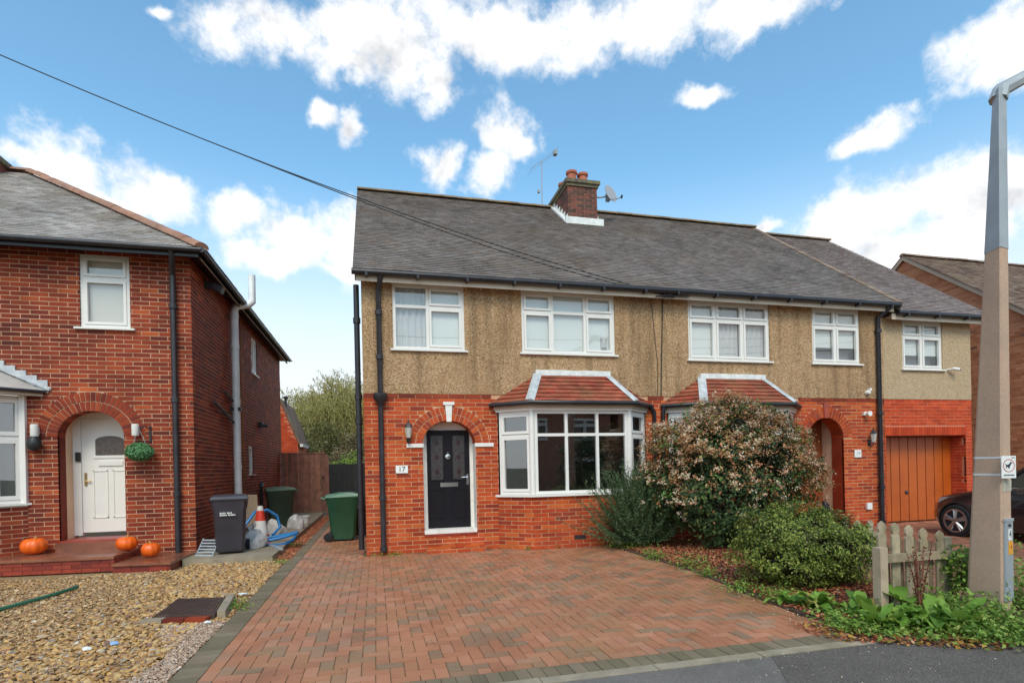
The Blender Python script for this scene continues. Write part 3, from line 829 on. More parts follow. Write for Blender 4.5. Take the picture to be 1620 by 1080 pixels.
# scattered stones: deformed icospheres in one mesh
def ico_template():
    bm = bmesh.new(); bmesh.ops.create_icosphere(bm, subdivisions=1, radius=1)
    v = np.array([p.co[:] for p in bm.verts]); f = np.array([[q.index for q in p.verts] for p in bm.faces]); bm.free(); return v, f


ICO_V, ICO_F = ico_template()


def stones(name, pos, size, mk, flat=.45, kind='stuff'):
    k = len(pos)
    R = rng.uniform(0, 2 * math.pi, k); c, s = np.cos(R), np.sin(R)
    sc = size[:, None] * np.stack([np.ones(k), rng.uniform(.6, .95, k), flat * rng.uniform(.7, 1.3, k)], 1)
    v = ICO_V[None] * (1 + rng.uniform(-.3, .3, (k, len(ICO_V), 1))) * sc[:, None, :]
    tilt = rng.uniform(-.35, .35, (k, 1))
    z = v[:, :, 2] + v[:, :, 0] * tilt
    x = v[:, :, 0] * c[:, None] - v[:, :, 1] * s[:, None]; y = v[:, :, 0] * s[:, None] + v[:, :, 1] * c[:, None]
    P = np.stack([x, y, z], 2) + pos[:, None, :]
    F = (ICO_F[None] + (np.arange(k) * len(ICO_V))[:, None, None]).reshape(-1, 3)
    return MB().addf(P.reshape(-1, 3), F).build(name, M[mk], None, smooth=35, kind=kind)


def scatter(n, x0, x1, y0, y1, keep):
    p = np.stack([rng.uniform(x0, x1, n), rng.uniform(y0, y1, n)], 1)
    return p[keep(p[:, 0], p[:, 1])]


def step_front(x): return np.where(x < -3.2, 10.05 - (x + 3.2) * .1, 10.6)


def keepg(x, y): return (x > -y * .8 - .6) & (y < np.where(x < -3.1, 9.9, 10.45)) & ~((x > -2.42) & (x < -1.6) & (y > 6.45) & (y < 7.5))


p = scatter(66000, -9.3, -1.8, 3.8, 10.5, keepg)
fine = rng.random(len(p)) < 1 / (1 + np.exp(-3.0 * (np.sin(p[:, 0] * 1.3 + 1) * .5 + np.cos(p[:, 1] * .9) * .5 - .35 + np.clip(-3.2 + .2 * (p[:, 1] - 5) - p[:, 0], -1, .9))))
sz = np.where(fine & (rng.random(len(p)) < .85), rng.uniform(.007, .017, len(p)), rng.uniform(.012, .036, len(p)))
big = (rng.random(len(p)) < .007) & ~fine; sz[big] = rng.uniform(.04, .065, big.sum())
P3 = np.column_stack([p, rng.uniform(-.015, .012, len(p))])
stones('gravel', P3[~fine], sz[~fine], 'stones')
stones('fine_gravel', np.vstack([P3[fine]]), sz[fine], 'fine_stones')
p = scatter(13000, -2.4, -1.56, 3.8, 6.3, lambda x, y: (x > -1.95 - .2 * np.sin(y * 2.2) - np.maximum(0, 5.2 - y) * .2))
stones('pea_shingle', np.column_stack([p, rng.uniform(-.006, .012, len(p))]), rng.uniform(.007, .016, len(p)), 'shingle')
p = scatter(2600, -1.95, -1.56, 6.3, 10.3, lambda x, y: x > -1.8)
stones('edge_gravel', np.column_stack([p, rng.uniform(-.01, .012, len(p))]), rng.uniform(.008, .028, len(p)), 'stones')
p = scatter(1700, -1.79, -1.5, 10.3, 19.8, lambda x, y: x > -9)
stones('leafy_gravel', np.column_stack([p, rng.uniform(-.01, .01, len(p))]), rng.uniform(.008, .03, len(p)), 'mulch')

# ------------------------------------------------------------------ house 17 (left half of the pair)
YF = 10.27
F = Frame((0, YF, 0), (1, 0))
SL = math.atan2(8.91 - 5.13, 14.86 - 9.98)
RS = np.array((0, math.cos(SL), math.sin(SL)))
SLEN = math.hypot(8.91 - 5.13, 14.86 - 9.98)
FB, FP = .0, 0.
ARCH17 = ('a', 1.345, .495, 2.02, .43, .33, .775, .71)


def bay_frames(cx_l, cx_r, wl, wr, yb):
    return Frame((wl, YF, 0), (cx_l - wl, yb - YF)), Frame((cx_l, yb, 0), (1, 0)), Frame((cx_r, yb, 0), (wr - cx_r, YF - yb))


def lantern(name_label, x, y, z, up=True, size=1.0, style='glass'):
    t = thing('wall_lantern', name_label, 'lantern', (x, y, z))
    s = size
    if up:
        MB().box(-.03 * s, .03 * s, -.012, 0, -.06 * s, .06 * s).tube([(0, -.01, -.02 * s), (0, -.06 * s, -.09 * s), (0, -.11 * s, -.05 * s), (0, -.11 * s, .0)], .011 * s, 8).build('bracket', M['iron'], t, local=True, smooth=40)
        MB().lathe([(.015 * s, 0), (.04 * s, .01 * s), (.066 * s, .19 * s), (.05 * s, .2 * s)], (0, -.11 * s, 0), 6).build('lamp_glass', M['lamp_glass'], t, local=True)
        MB().lathe([(.075 * s, .19 * s), (.06 * s, .215 * s), (.03 * s, .26 * s), (.012 * s, .27 * s), (.015 * s, .30 * s), (.004 * s, .33 * s)], (0, -.11 * s, 0), 6).build('cap', M['iron'], t, local=True)
    return t


def gutter(parent, x0, x1, y, z, r=.055, step=.9):
    MB().tube([(x0, y, z), (x1, y, z)], r, 12).build('gutter', M['black_gutter'], parent, smooth=40)
    x = x0 + .25; me = MB().box(-.02, .02, -.07, .1, -.08, -.02).mesh('gutter_bracket', M['black_gutter'])
    while x < x1:
        place('gutter_bracket', me, parent, Matrix.Translation((x, y, z))); x += step


def bay(parent, cl, cr, wl, wr, yb, items, bricks, zsill=1.03, zhead=2.6):
    fl, fc, fr_ = bay_frames(cl, cr, wl, wr, yb)
    bw_ = place('bay_window', None, parent, Matrix.Translation(((cl + cr) / 2, yb, 0)))
    lens = [math.hypot(cl - wl, yb - YF), cr - cl, math.hypot(wr - cr, YF - yb)]
    mo = MB()
    for f, ln in zip((fl, fc, fr_), lens):
        wall_sheet(mo, f, 0, ln, 0, zsill - .04, [], .006)
        if bricks:
            items += [(b, 'brick_main') for b in lay_bricks(f, 0, ln, 0, zsill - .045, [], .275, .0783)]
    mo.build('mortar', M['mortar_main'], bw_)
    for i, (f, ln) in enumerate(zip((fl, fc, fr_), lens)):
        if i == 1:
            window(bw_, f, .05, ln - .05, zsill, zhead, [1 / 3] * 3, .29, back=None, frame=.055, sashes=[0, 0, 0], gl='glass_bay', sill=False, name='window')
        else:
            window(bw_, f, .04, ln - .02, zsill, zhead, [1], .29, back=None, frame=.05, sash=.055, gl='glass_bay', sill=False, name='window')
    # corner posts, sill, head board, soffit
    for x in (cl, cr): MB().lathe([(.055, zsill), (.055, zhead)], (x, yb + .055, 0), 10).build('corner_post', M['upvc'], bw_, smooth=40)

    def ring(e, z0, z1, name, mk, inner=.12):
        k = e * .45
        o = [(wl - k * 2, YF - .004), (cl - k, yb - e), (cr + k, yb - e), (wr + k * 2, YF - .004)]
        q = [(wr - inner, YF - .004), (cr - inner * .5, yb + inner), (cl + inner * .5, yb + inner), (wl + inner, YF - .004)]
        m = MB()
        for a in range(3):
            P = [o[a], o[a + 1], q[2 - a], q[3 - a]]
            m.prism([(x, y, z1) for x, y in P], (0, 0, z0 - z1))
        return m.build(name, M[mk], bw_)
    ring(.055, zsill - .045, zsill - .004, 'sill', 'upvc')
    ring(.02, zhead + .002, zhead + .05, 'head_board', 'upvc')
    ring(.06, zhead + .05, zhead + .12, 'cornice', 'cream', .3)
    e = [(wl - .13, YF, 2.775), (cl - .07, yb - .12, 2.775), (cr + .07, yb - .12, 2.775), (wr + .09, YF, 2.775)]
    MB().tube([(wl - .13, YF - .03, 2.74), (cl - .06, yb - .15, 2.735), (cr + .06, yb - .15, 2.735), (wr + .12, YF - .03, 2.74)], .042, 10).build('bay_gutter', M['black_gutter'], bw_, smooth=40)
    # interior: dark room box behind the panes
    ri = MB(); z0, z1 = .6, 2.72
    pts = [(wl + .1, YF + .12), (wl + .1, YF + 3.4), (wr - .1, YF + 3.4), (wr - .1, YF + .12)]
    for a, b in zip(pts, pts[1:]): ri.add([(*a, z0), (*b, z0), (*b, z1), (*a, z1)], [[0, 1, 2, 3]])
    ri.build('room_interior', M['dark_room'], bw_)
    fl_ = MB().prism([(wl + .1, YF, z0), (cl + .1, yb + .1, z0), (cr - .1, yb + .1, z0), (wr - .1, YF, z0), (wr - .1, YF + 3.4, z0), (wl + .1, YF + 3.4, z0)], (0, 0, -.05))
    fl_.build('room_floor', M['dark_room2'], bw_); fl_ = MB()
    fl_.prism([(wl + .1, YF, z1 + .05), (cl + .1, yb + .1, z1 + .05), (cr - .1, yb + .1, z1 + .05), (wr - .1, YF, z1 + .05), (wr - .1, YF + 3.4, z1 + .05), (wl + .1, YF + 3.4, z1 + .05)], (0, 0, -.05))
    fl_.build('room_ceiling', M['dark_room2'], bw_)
    # tiled hipped roof
    br = place('bay_roof', None, parent, Matrix.Translation(((cl + cr) / 2, yb, 2.78)))
    T = [(cl + .27, YF - .01, 3.37), (cr - .28, YF - .01, 3.37)]
    dk = MB()
    dk.add([e[0], e[1], T[0]], [[0, 1, 2]]).add([e[1], e[2], T[1], T[0]], [[0, 1, 2, 3]]).add([e[2], e[3], T[1]], [[0, 1, 2]])
    dk.build('roof_deck', M['black_gutter'], br)
    v = np.array
    sc = v(T[0]) - v(e[1]); dy, dz = YF - .01 - e[1][1], 3.37 - 2.775
    Sd = (0, dy, dz); sl = math.hypot(dy, dz); rows = int(sl / .105)
    ga = sl / rows
    wc = e[2][0] - e[1][0]
    tile_plane(e[1], (1, 0, 0), Sd, rows, ga, .18, lambda s: ((T[0][0] - e[1][0]) * s / sl, wc - (e[2][0] - T[1][0]) * s / sl), br, 'tile_bay', 300, .024, 'roof_tile')
    for (A, B, top) in ((e[0], e[1], T[0]), (e[2], e[3], T[1])):
        U = v(B) - v(A); wl_ = np.linalg.norm(U); U = U / wl_
        nrm = np.cross(U, v(top) - v(A)); nrm /= np.linalg.norm(nrm); Sx = np.cross(nrm, U)
        tu, ts = (v(top) - v(A)) @ U, (v(top) - v(A)) @ Sx
        rw = max(1, int(ts / .112)); gg = ts / rw
        tile_plane(A, U, Sx, rw, gg, .18, lambda s, tu=tu, ts=ts, w=wl_: (tu * s / ts, w - (w - tu) * s / ts) if s < ts else None, br, 'tile_bay', 300, .024, 'roof_tile')
    for a, b in ((e[1], T[0]), (e[2], T[1])):                     # lead hips
        A, B = Vector(a), Vector(b); up_ = Vector((0, -.3, 1)).normalized() * .042
        d = (B - A).normalized(); sd_ = d.cross(up_).normalized()
        hm = MB(); seg = 4
        for k in range(seg):
            P, Q = A.lerp(B, k / seg) - d * (.02 if k == 0 else 0), A.lerp(B, (k + 1) / seg + .012)
            lift = up_ * (1.0 + .12 * ((k + 1) % 2))
            vv = []
            for X in (P, Q):
                for o, h in ((-.085, .35), (-.03, 1.0), (.03, 1.0), (.085, .35)): vv.append(tuple(X + sd_ * o + lift * h))
            hm.add(vv, [[0, 1, 5, 4], [1, 2, 6, 5], [2, 3, 7, 6], [0, 3, 2, 1], [4, 5, 6, 7]])
        hm.build('lead_hip', M['lead'], br)
    lf = MB(); n = 5
    for k in range(n):
        xa, xb = T[0][0] - .06 + (T[1][0] - T[0][0] + .12) * k / n, T[0][0] - .06 + (T[1][0] - T[0][0] + .12) * (k + 1) / n
        lf.box(xa, xb, YF - .085 - .002 * (k % 2), YF - .004, 3.325, 3.43 + .004 * (k % 2))
    lf.build('lead_flashing', M['lead_white'], br)
    return bw_


def downpipe(parent, pts, r=.045, mk='iron', collars=()):
    m = MB().tube(pts, r, 10)
    for z in collars: m.lathe([(r * 1.35, z - .04), (r * 1.35, z + .04)], (pts[-1][0], pts[-1][1], 0), 10)
    return m.build('downpipe', M[mk], parent, smooth=40)


h17 = thing('semi_detached_house', 'left half of the pebbledashed pair, with black front door and number 17', 'house', (2.8, YF, 0))
X0, XP, X1 = -.2, 5.77, 11.5
it17 = []
BAYX17 = (2.26, 5.42)
ops_brick = [ARCH17, ('r', BAYX17[0] + .02, BAYX17[1] - .02, 0, 2.76)]
it17 += [(b, 'brick_main') for b in lay_bricks(F, X0, XP, 0, 2.87, ops_brick)]
band = [(b[0], b[1], b[2], b[3], b[4], -.014) for b in lay_bricks(F, X0, XP, 2.872, 2.95, [('r', BAYX17[0] - .1, BAYX17[1] + .05, 2.8, 2.96)], .31, .078)]
it17 += [(b, 'brick_band') for b in band]
gw = place('ground_floor_wall', None, h17, Matrix.Translation((2.8, YF, 0)))
mo = MB(); wall_sheet(mo, F, X0, XP, 0, 2.95, [ARCH17[:6] + ARCH17[6:], ('r', BAYX17[0] + .02, BAYX17[1] - .02, .0, 2.76)], .004)
mo.build('mortar', M['mortar_main'], gw)
bw17 = bay(h17, 2.84, 4.83, 2.26, 5.42, 9.8, it17, True)
# flank wall, left gable
FL_ = Frame((X0, YF + 9.2, 0), (0, -1))
it17 += [(b, 'brick_main') for b in lay_bricks(FL_, 0, 9.2, 0, 2.95, [])]
m_ = MB(); wall_sheet(m_, FL_, 0, 9.2, 0, 2.95, [], .004); m_.build('flank_mortar', M['mortar_main'], gw)
build_bricks(it17, gw, 300)
arch_ring(F, 1.345, 2.02, .497, .432, 21, .122, gw, 'brick_main', -.006)
arch_ring(F, 1.345, 2.02, .636, .571, 26, .122, gw, 'brick_main', -.006)
# soffit of the arch and white reveals
s_ = MB(); n = 20
for k in range(n):
    a, b = math.pi * k / n, math.pi * (k + 1) / n
    P = [(1.345 + .495 * math.cos(t), YF + d, 2.02 + .43 * math.sin(t)) for t, d in ((a, .0), (b, .0), (b, .42), (a, .42))]
    s_.add(P, [[0, 1, 2, 3]])
s_.build('arch_soffit', M['brick_main'], gw)
upw = MB()
wins17 = [(.35, 1.68), (2.8, 4.76)]
wall_sheet(upw, F, X0, XP, 2.95, 5.0, [('r', a, b, 3.77, 4.985) for a, b in wins17], -.012)
upw.add([(X0, YF + 9.2, 2.95), (X0, YF - .012, 2.95), (X0, YF - .012, 5.0), (X0, 14.86, 8.8), (X0, YF + 9.2, 5.0)], [[0, 1, 2, 3, 4]])
upw.add([(X0, YF + 9.2, 0), (XP, YF + 9.2, 0), (XP, YF + 9.2, 5.0), (X0, YF + 9.2, 5.0)], [[0, 3, 2, 1]])
upw.add([(X0, YF - .012, 2.95), (XP, YF - .012, 2.95), (XP, YF + .01, 2.95), (X0, YF + .01, 2.95)], [[0, 3, 2, 1]])
upw.build('render_wall', M['dash'], h17)
Fw = Frame((0, YF - .012, 0), (1, 0))
window(h17, Fw, .35, 1.68, 3.77, 4.985, [.48, .52], .34, back=['curtain', 'blind'], sashes=[0, 1])
w2 = window(h17, Fw, 2.8, 4.76, 3.77, 4.985, [.325, .35, .325], .33, back='blind', sashes=[1, 0, 1])
# something dark and a pale shade on the inner sill of the right casement
MB().lathe([(.05, 0), (.03, .02), (.03, .09), (.07, .1), (.065, .3)], (4.55, YF + .1, 3.83), 10).build('sill_ornament', M['curtain'], w2, smooth=40)
# door set back under the arch
dp = place('front_door', None, h17, Matrix.Translation((1.35, YF + .25, .34)))
fr_m = MB()
fr_m.box(.845, .945, YF + .30, YF + .42, .41, 2.02); fr_m.box(1.772, 1.845, YF + .30, YF + .42, .41, 2.02)
fr_m.box(.845, 1.845, YF + .0, YF + .42, .335, .408)
n = 24
pts = [(1.345 + .5 * math.cos(math.pi * k / n), YF + .31, 2.02 + .435 * math.sin(math.pi * k / n)) for k in range(n + 1)]
fr_m.prism([(p[0], p[1], p[2]) for p in ([(.845, YF + .31, 2.02)] + pts[::-1][1:-1] + [(1.845, YF + .31, 2.02)])][::-1], (0, .2, 0))
fr_m.build('door_frame', M['white_paint'], dp)
rv = MB(); rv.box(.838, .852, YF + .005, YF + .32, .41, 2.02); rv.box(1.836, 1.852, YF + .005, YF + .32, .41, 2.02)
rv.build('door_reveal', M['white_paint'], dp)
lf = MB(); lf.box(.948, 1.768, YF + .285, YF + .36, .41, 2.29)
lf.build('door_leaf', M['door_black'], dp)
fm = MB(); yd = YF + .285
for (a, b, c, e) in ((1.02, 1.25, .62, 1.14), (1.44, 1.67, .62, 1.14), (1.02, 1.25, 1.34, 2.19), (1.44, 1.67, 1.34, 2.19)):
    for (p, q, r_, s2) in ((a - .02, b + .02, c - .02, c), (a - .02, b + .02, e, e + .02), (a - .02, a, c, e), (b, b + .02, c, e)): fm.box(p, q, yd - .012, yd + .01, r_, s2)
fm.build('panel_moulding', M['door_black'], dp)
for a in (1.02, 1.44):
    g_ = MB(); g_.box(a, a + .23, yd - .004, yd + .01, 1.34, 2.19); pn = g_.build('door_pane', M['obscure_door'], dp)
    dm = MB()
    for zc in (1.49, 1.77, 2.05):
        cx = a + .115; dm.prism([(cx, yd - .005, zc - .07), (cx + .045, yd - .005, zc), (cx, yd - .005, zc + .07), (cx - .045, yd - .005, zc)], (0, .004, 0))
    dm.build('diamond_motif', M['motif'], pn)
MB().box(1.19, 1.53, yd - .02, yd, 1.20, 1.28).build('letterbox', M['chrome'], dp)
MB().lathe([(.012, -.03), (.05, -.025), (.052, 0)], (1.345, yd, 1.78), 14, 'y').tube([(1.345, yd - .02, 1.83), (1.345, yd - .025, 1.87)], .014, 8).build('knocker', M['chrome'], dp, smooth=40)
MB().box(1.695, 1.745, yd - .015, yd, 1.23, 1.44).tube([(1.72, yd - .03, 1.38), (1.60, yd - .035, 1.375)], .012, 8).tube([(1.72, yd, 1.38), (1.72, yd - .035, 1.38)], .012, 8).build('door_handle', M['chrome'], dp, smooth=40)
MB().box(.845, 1.845, YF - .012, YF + .05, .29, .334).build('door_step_tile', M['brick_wet'], dp)
st = MB(); st.box(.865, 1.935, 10.035, YF - .002, 0, .125); dst = st.build('door_step', M['mortar_main'], h17)
fs_ = Frame((.86, 10.03, 0), (1, 0)); build_bricks([(b, 'brick_main') for b in lay_bricks(fs_, 0, 1.08, 0, .135, [], .275, .0675)], dst, 12)
for k in range(4): MB().box(.86 + k * .27 + .006, .86 + k * .27 + .264, 10.03, YF - .004, .10, .137).build('brick', M['brick_main'], dst)
MB().box(.55, .86, YF - .03, YF + .02, 1.955, 2.025).build('impost', M['white_paint'], gw)
MB().box(1.83, 2.19, YF - .03, YF + .02, 1.955, 2.025).build('impost', M['white_paint'], gw)
ks = MB(); zf = YF - .03
ks.prism([(1.30, zf, 2.43), (1.39, zf, 2.43), (1.41, zf, 2.74), (1.28, zf, 2.74)], (0, .06, 0)); ks.box(1.24, 1.45, zf - .015, YF + .02, 2.742, 2.80)
ks.build('keystone', M['white_paint'], gw)
MB().box(3.62, 3.85, 9.787, 9.81, .16, .235).build('air_brick', M['iron'], gw)
# eaves
ev = MB(); ev.box(X0 - .08, XP, 10.045, 10.07, 4.915, 5.06); ev.box(X0 - .08, XP, 10.072, YF - .015, 4.987, 5.0); ev.build('fascia', M['cream'], h17)
gutter(h17, X0 - .15, XP, 9.98, 5.055)
r17 = place('roof', None, h17, Matrix.Translation((X0 - .13, 9.98, 5.13)))
dk = MB(); dk.add([(X0 - .13, 9.98, 5.12), (XP, 9.98, 5.12), (XP, 14.86, 8.90), (X0 - .13, 14.86, 8.90)], [[0, 1, 2, 3]])
dk.add([(X0 - .13, 19.74, 5.12), (XP, 19.74, 5.12), (XP, 14.86, 8.90), (X0 - .13, 14.86, 8.90)], [[0, 3, 2, 1]])
dk.box(X0 - .10, X0 - .004, 10.06, 10.10, 4.93, 5.1)
dk.build('roof_deck', M['tile_roof'], r17)
vg = MB(); vg.prism([(X0 - .10, 9.98, 5.10), (X0 - .10, 14.86, 8.88), (X0 - .10, 14.86, 8.76), (X0 - .10, 10.1, 5.0)], (.03, 0, 0)); vg.build('bargeboard', M['cream'], r17)
tile_plane((X0 - .13, 9.98, 5.115), (1, 0, 0), RS, 61, SLEN / 61, .172, lambda s: (0, XP - X0 + .13), r17, 'tile_roof', 300)
ridge_tiles((X0 - .13, 14.86, 8.93), (XP, 14.86, 8.93), .11, 14, r17, 'ridge_main')
downpipe(h17, [(.14, 10.0, 5.02), (.14, 10.02, 4.97), (.10, 10.19, 4.82), (.10, 10.19, .06)], .048, collars=(4.4, 3.6, 1.05, .12))
hp = MB(); hp.lathe([(.05, 2.72), (.075, 2.78), (.125, 2.84), (.125, 2.93), (.10, 2.94)], (.10, 10.18, 0), 12); hp.build('hopper', M['iron'], h17, smooth=40)
sp = MB().tube([(-.29, 10.42, .1), (-.29, 10.42, 4.95)], .052, 12)
for z in (.9, 2.45, 2.9, 4.3): sp.lathe([(.066, z - .05), (.066, z + .05)], (-.29, 10.42, 0), 12)
sp.build('soil_pipe', M['black_gutter'], h17, smooth=40)
downpipe(h17, [(5.5, 10.2, 2.72), (5.58, 10.22, 2.62), (5.58, 10.22, .1)], .042, 'black_gutter')

# chimney on the party line, over house 17's end of the ridge
ch = place('chimney', None, h17, Matrix.Translation((5.5, 13.7, 8.0)))
CX0, CX1, CY0, CY1, CZ0, CZ1 = 5.10, 5.93, 13.72, 15.35, 7.6, 9.0
itc = []
for O, U, ln in (((CX0, CY0, 0), (1, 0), CX1 - CX0), ((CX1, CY0, 0), (0, 1), CY1 - CY0), ((CX1, CY1, 0), (-1, 0), CX1 - CX0), ((CX0, CY1, 0), (0, -1), CY1 - CY0)):
    f_ = Frame(O, U); itc += [(b, 'chimney_brick') for b in lay_bricks(f_, 0, ln, 8.0, CZ1, [], .235, .078)]
build_bricks(itc, ch, 90)
MB().box(CX0 + .007, CX1 - .007, CY0 + .007, CY1 - .007, CZ0, CZ1).build('mortar', M['chimney_mortar'], ch)
cp = MB(); cp.box(CX0 - .035, CX1 + .035, CY0 - .035, CY1 + .035, CZ1, CZ1 + .08); cp.box(CX0 - .075, CX1 + .075, CY0 - .075, CY1 + .075, CZ1 + .08, CZ1 + .17)
cp.prism([(CX0 - .05, CY0 - .05, CZ1 + .172), (CX1 + .05, CY0 - .05, CZ1 + .172), (CX1 + .05, CY1 + .05, CZ1 + .172), (CX0 - .05, CY1 + .05, CZ1 + .172)], (0, 0, -.01))
cp.build('chimney_cap', M['mossy'], ch)
for (x, y_) in ((5.36, 14.1), (5.70, 14.15), (5.36, 14.75), (5.70, 14.8)):
    MB().lathe([(.14, 9.15), (.145, 9.2), (.13, 9.27), (.125, 9.50), (.155, 9.52), (.155, 9.58), (.12, 9.59), (.11, 9.50)], (x, y_, 0), 14).build('chimney_pot', M['terracotta'], ch, smooth=40)
fl = MB(); zb = 5.13 + (CY0 - 9.98) * (8.91 - 5.13) / 4.88
fl.box(CX0 - .10, CX1 + .14, CY0 - .10, CY0 - .012, zb - .07, zb + .11)
k_ = (8.91 - 5.13) / 4.88
for xs_, sg in ((CX0 - .03, 0), (CX1 + .012, 1)):
    for k in range(6):
        ya = CY0 + k * .2; za = 5.13 + (ya - 9.98) * k_ + .02
        fl.box(xs_, xs_ + .018, ya, ya + .21, za, za + .2)
fl.prism([(CX0 - .13, CY0 - .05, zb + .035), (CX0 - .01, CY0 - .05, zb + .035), (CX0 - .01, 14.84, 8.97), (CX0 - .13, 14.84, 8.97)], (0, .01, -.05))
fl.build('lead_flashing', M['lead_white'], ch)
dsh = thing('satellite_dish', 'pale grey satellite dish on the right side of the chimney', 'satellite dish', (6.28, 13.85, 8.86))
Rm = Matrix.Rotation(math.radians(-38), 4, 'Z') @ Matrix.Rotation(math.radians(-20), 4, 'X')
prof = [(r_ * .245, -.05 + .07 * (r_ ** 2)) for r_ in (1, .8, .6, .4, .2, .02)]
dm = MB(); dm.lathe([(.246, .028)] + [(r_, h_) for r_, h_ in prof], (0, 0, 0), 24, 'y', Matrix.Translation((.1, 0, .1)) @ Matrix.Rotation(math.radians(28), 4, 'Z') @ Matrix.Rotation(math.radians(165), 4, 'X'))
dm.build('reflector', M['dish'], dsh, local=True, smooth=60)
MB().tube([(-.34, .1, 0), (-.1, .05, .02), (.06, .02, .06)], .022, 8).tube([(.05, -.05, -.08), (.2, -.25, -.14), (.28, -.3, -.1)], .013, 6).box(-.02, .08, -.06, .06, -.1, .1).build('dish_arm', M['metal_grey'], dsh, local=True)
MB().tube([(.27, -.33, -.14), (.31, -.28, -.06)], .03, 8).build('receiver', M['black_plastic'], dsh, local=True)
ar = thing('tv_aerial', 'thin television aerial on a mast beside the chimney', 'aerial', (4.74, 14.86, 8.9))
MB().tube([(0, 0, 0), (.02, 0, 1.34)], .014, 6).build('mast', M['metal_grey'], ar, local=True)
am = MB().tube([(-.35, -.1, 1.02), (.5, .15, 1.72)], .005, 5)
for k in range(8):
    t_ = k / 7; am.tube([(-.3 + .75 * t_, -.22, 1.06 + .62 * t_), (-.3 + .75 * t_, .28, 1.06 + .62 * t_)], .003, 4)
am.box(.42, .52, .05, .2, 1.63, 1.75); am.box(-.12, -.06, -.04, .04, .42, .5)
am.build('aerial_boom', M['metal_grey'], ar, local=True)

# ------------------------------------------------------------------ house 19 (right half) with its garage wing
h19 = thing('semi_detached_house', 'right half of the pebbledashed pair, with orange garage wing and number 19', 'house', (9, YF, 0))
ARCH19 = ('a', 9.87, .475, 2.05, .46, .32, .715, .71)
BAY19 = (5.88, 9.05)
XE0, XE1, YE = 11.5, 14.25, 10.34
FE = Frame((0, YE, 0), (1, 0))
gw9 = place('ground_floor_wall', None, h19, Matrix.Translation((9, YF, 0)))
it = [(b, 'brick_main') for b in lay_bricks(F, XP, X1, 0, 2.87, [ARCH19, ('r', BAY19[0] + .02, BAY19[1] - .02, 0, 2.76)])]
it += [((b[0], b[1], b[2], b[3], b[4], -.014), 'brick_band') for b in lay_bricks(F, XP, X1, 2.872, 2.95, [('r', BAY19[0] - .06, BAY19[1] + .1, 2.8, 2.96)], .31, .078)]
it = [q for q in it if q[0][1] > 9.1] + [q for q in it if q[0][1] <= 9.1]
GAR = ('r', 11.62, 14.05, 0, 2.09)
itE = [(b, 'brick_new') for b in lay_bricks(FE, XE0, XE1, 0, 2.95, [GAR, ('r', 11.5, 14.05, 2.09, 2.30)])]
FG = Frame((14.05, YE, 0), (0, 1))                              # right reveal of the garage opening faces left
FG = Frame((14.05, YE + .4, 0), (0, -1))
itE += [(b, 'brick_new') for b in lay_bricks(FG, 0, .39, 0, 2.09, [], .275, .0783)]
m = MB(); wall_sheet(m, F, XP, X1, 0, 2.95, [ARCH19, ('r', BAY19[0] + .02, BAY19[1] - .02, .0, 2.76)], .004); m.build('mortar', M['mortar_main'], gw9)
far_items = [q for q in it if q[0][1] <= 9.1]
build_bricks([q for q in it if q[0][1] > 9.1] + itE, gw9, 300)
build_bricks(far_items, gw9, 0)
m = MB(); wall_sheet(m, FE, XE0, XE1, 0, 2.95, [GAR], .004); wall_sheet(m, FG, 0, .4, 0, 2.09, [], .004)
FR = Frame((XE1, YE, 0), (0, 1)); wall_sheet(m, FR, 0, 9, 0, 2.95, [], 0)
m.add([(11.62, YE, 2.09), (14.05, YE, 2.09), (14.05, YE + .4, 2.09), (11.62, YE + .4, 2.09)], [[0, 3, 2, 1]])
m.add([(11.62, YE, 0), (11.62, YE + .4, 0), (11.62, YE + .4, 2.09), (11.62, YE, 2.09)], [[0, 3, 2, 1]])
m.build('wing_mortar', M['mortar_new'], gw9)
k = 0; x = 11.52
while x < 14.02:                                                  # soldier course over the garage door
    MB().box(x + .005, x + .073, YE - .006, YE + .04, 2.095, 2.295).build('soldier_brick', M['brick_new'], gw9); x += .078
arch_ring(F, 9.87, 2.05, .477, .462, 20, .115, gw9, 'brick_main', -.006)
arch_ring(F, 9.87, 2.05, .60, .585, 25, .115, gw9, 'brick_main', -.006)
MB().prism([(9.82, YF - .025, 2.50), (9.92, YF - .025, 2.50), (9.94, YF - .025, 2.84), (9.80, YF - .025, 2.84)], (0, .05, 0)).build('keystone', M['brick_wet'], gw9)
itb = []; bay(h19, 6.45, 8.47, 5.88, 9.05, 9.8, itb, True); build_bricks(itb, gw9, 0)
# recessed porch
po = MB(); n = 20
for k in range(n):
    a, b = math.pi * k / n, math.pi * (k + 1) / n
    po.add([(9.87 + .475 * math.cos(t), YF + d, 2.05 + .46 * math.sin(t)) for t, d in ((a, 0), (b, 0), (b, .34), (a, .34))], [[0, 1, 2, 3]])
po.add([(10.345, YF, .3), (10.345, YF + .34, .3), (10.345, YF + .34, 2.05), (10.345, YF, 2.05)], [[0, 1, 2, 3]])
po.build('porch_reveal', M['brick_main'], gw9)
po = MB(); po.box(10.36, 10.5, YF + .34, YF + .75, .3, 2.8); po.box(9.2, 9.3, YF + .1, YF + .75, .3, 2.8); po.box(9.2, 10.5, YF + .34, YF + 1.2, 2.62, 2.7)
po.build('porch_wall', M['plaster'], h19)
pd = place('front_door', None, h19, Matrix.Translation((9.87, YF + 1.1, .3)))
MB().box(9.3, 10.36, YF + .64, YF + .71, .3, 2.62).build('door_leaf', M['door_brown'], pd)
dm = MB()
for a in (9.45, 9.95):
    for c, e in ((.5, 1.2), (1.4, 2.1)): dm.box(a, a + .34, YF + .625, YF + .639, c, e)
dm.build('door_panel', M['door_brown'], pd)
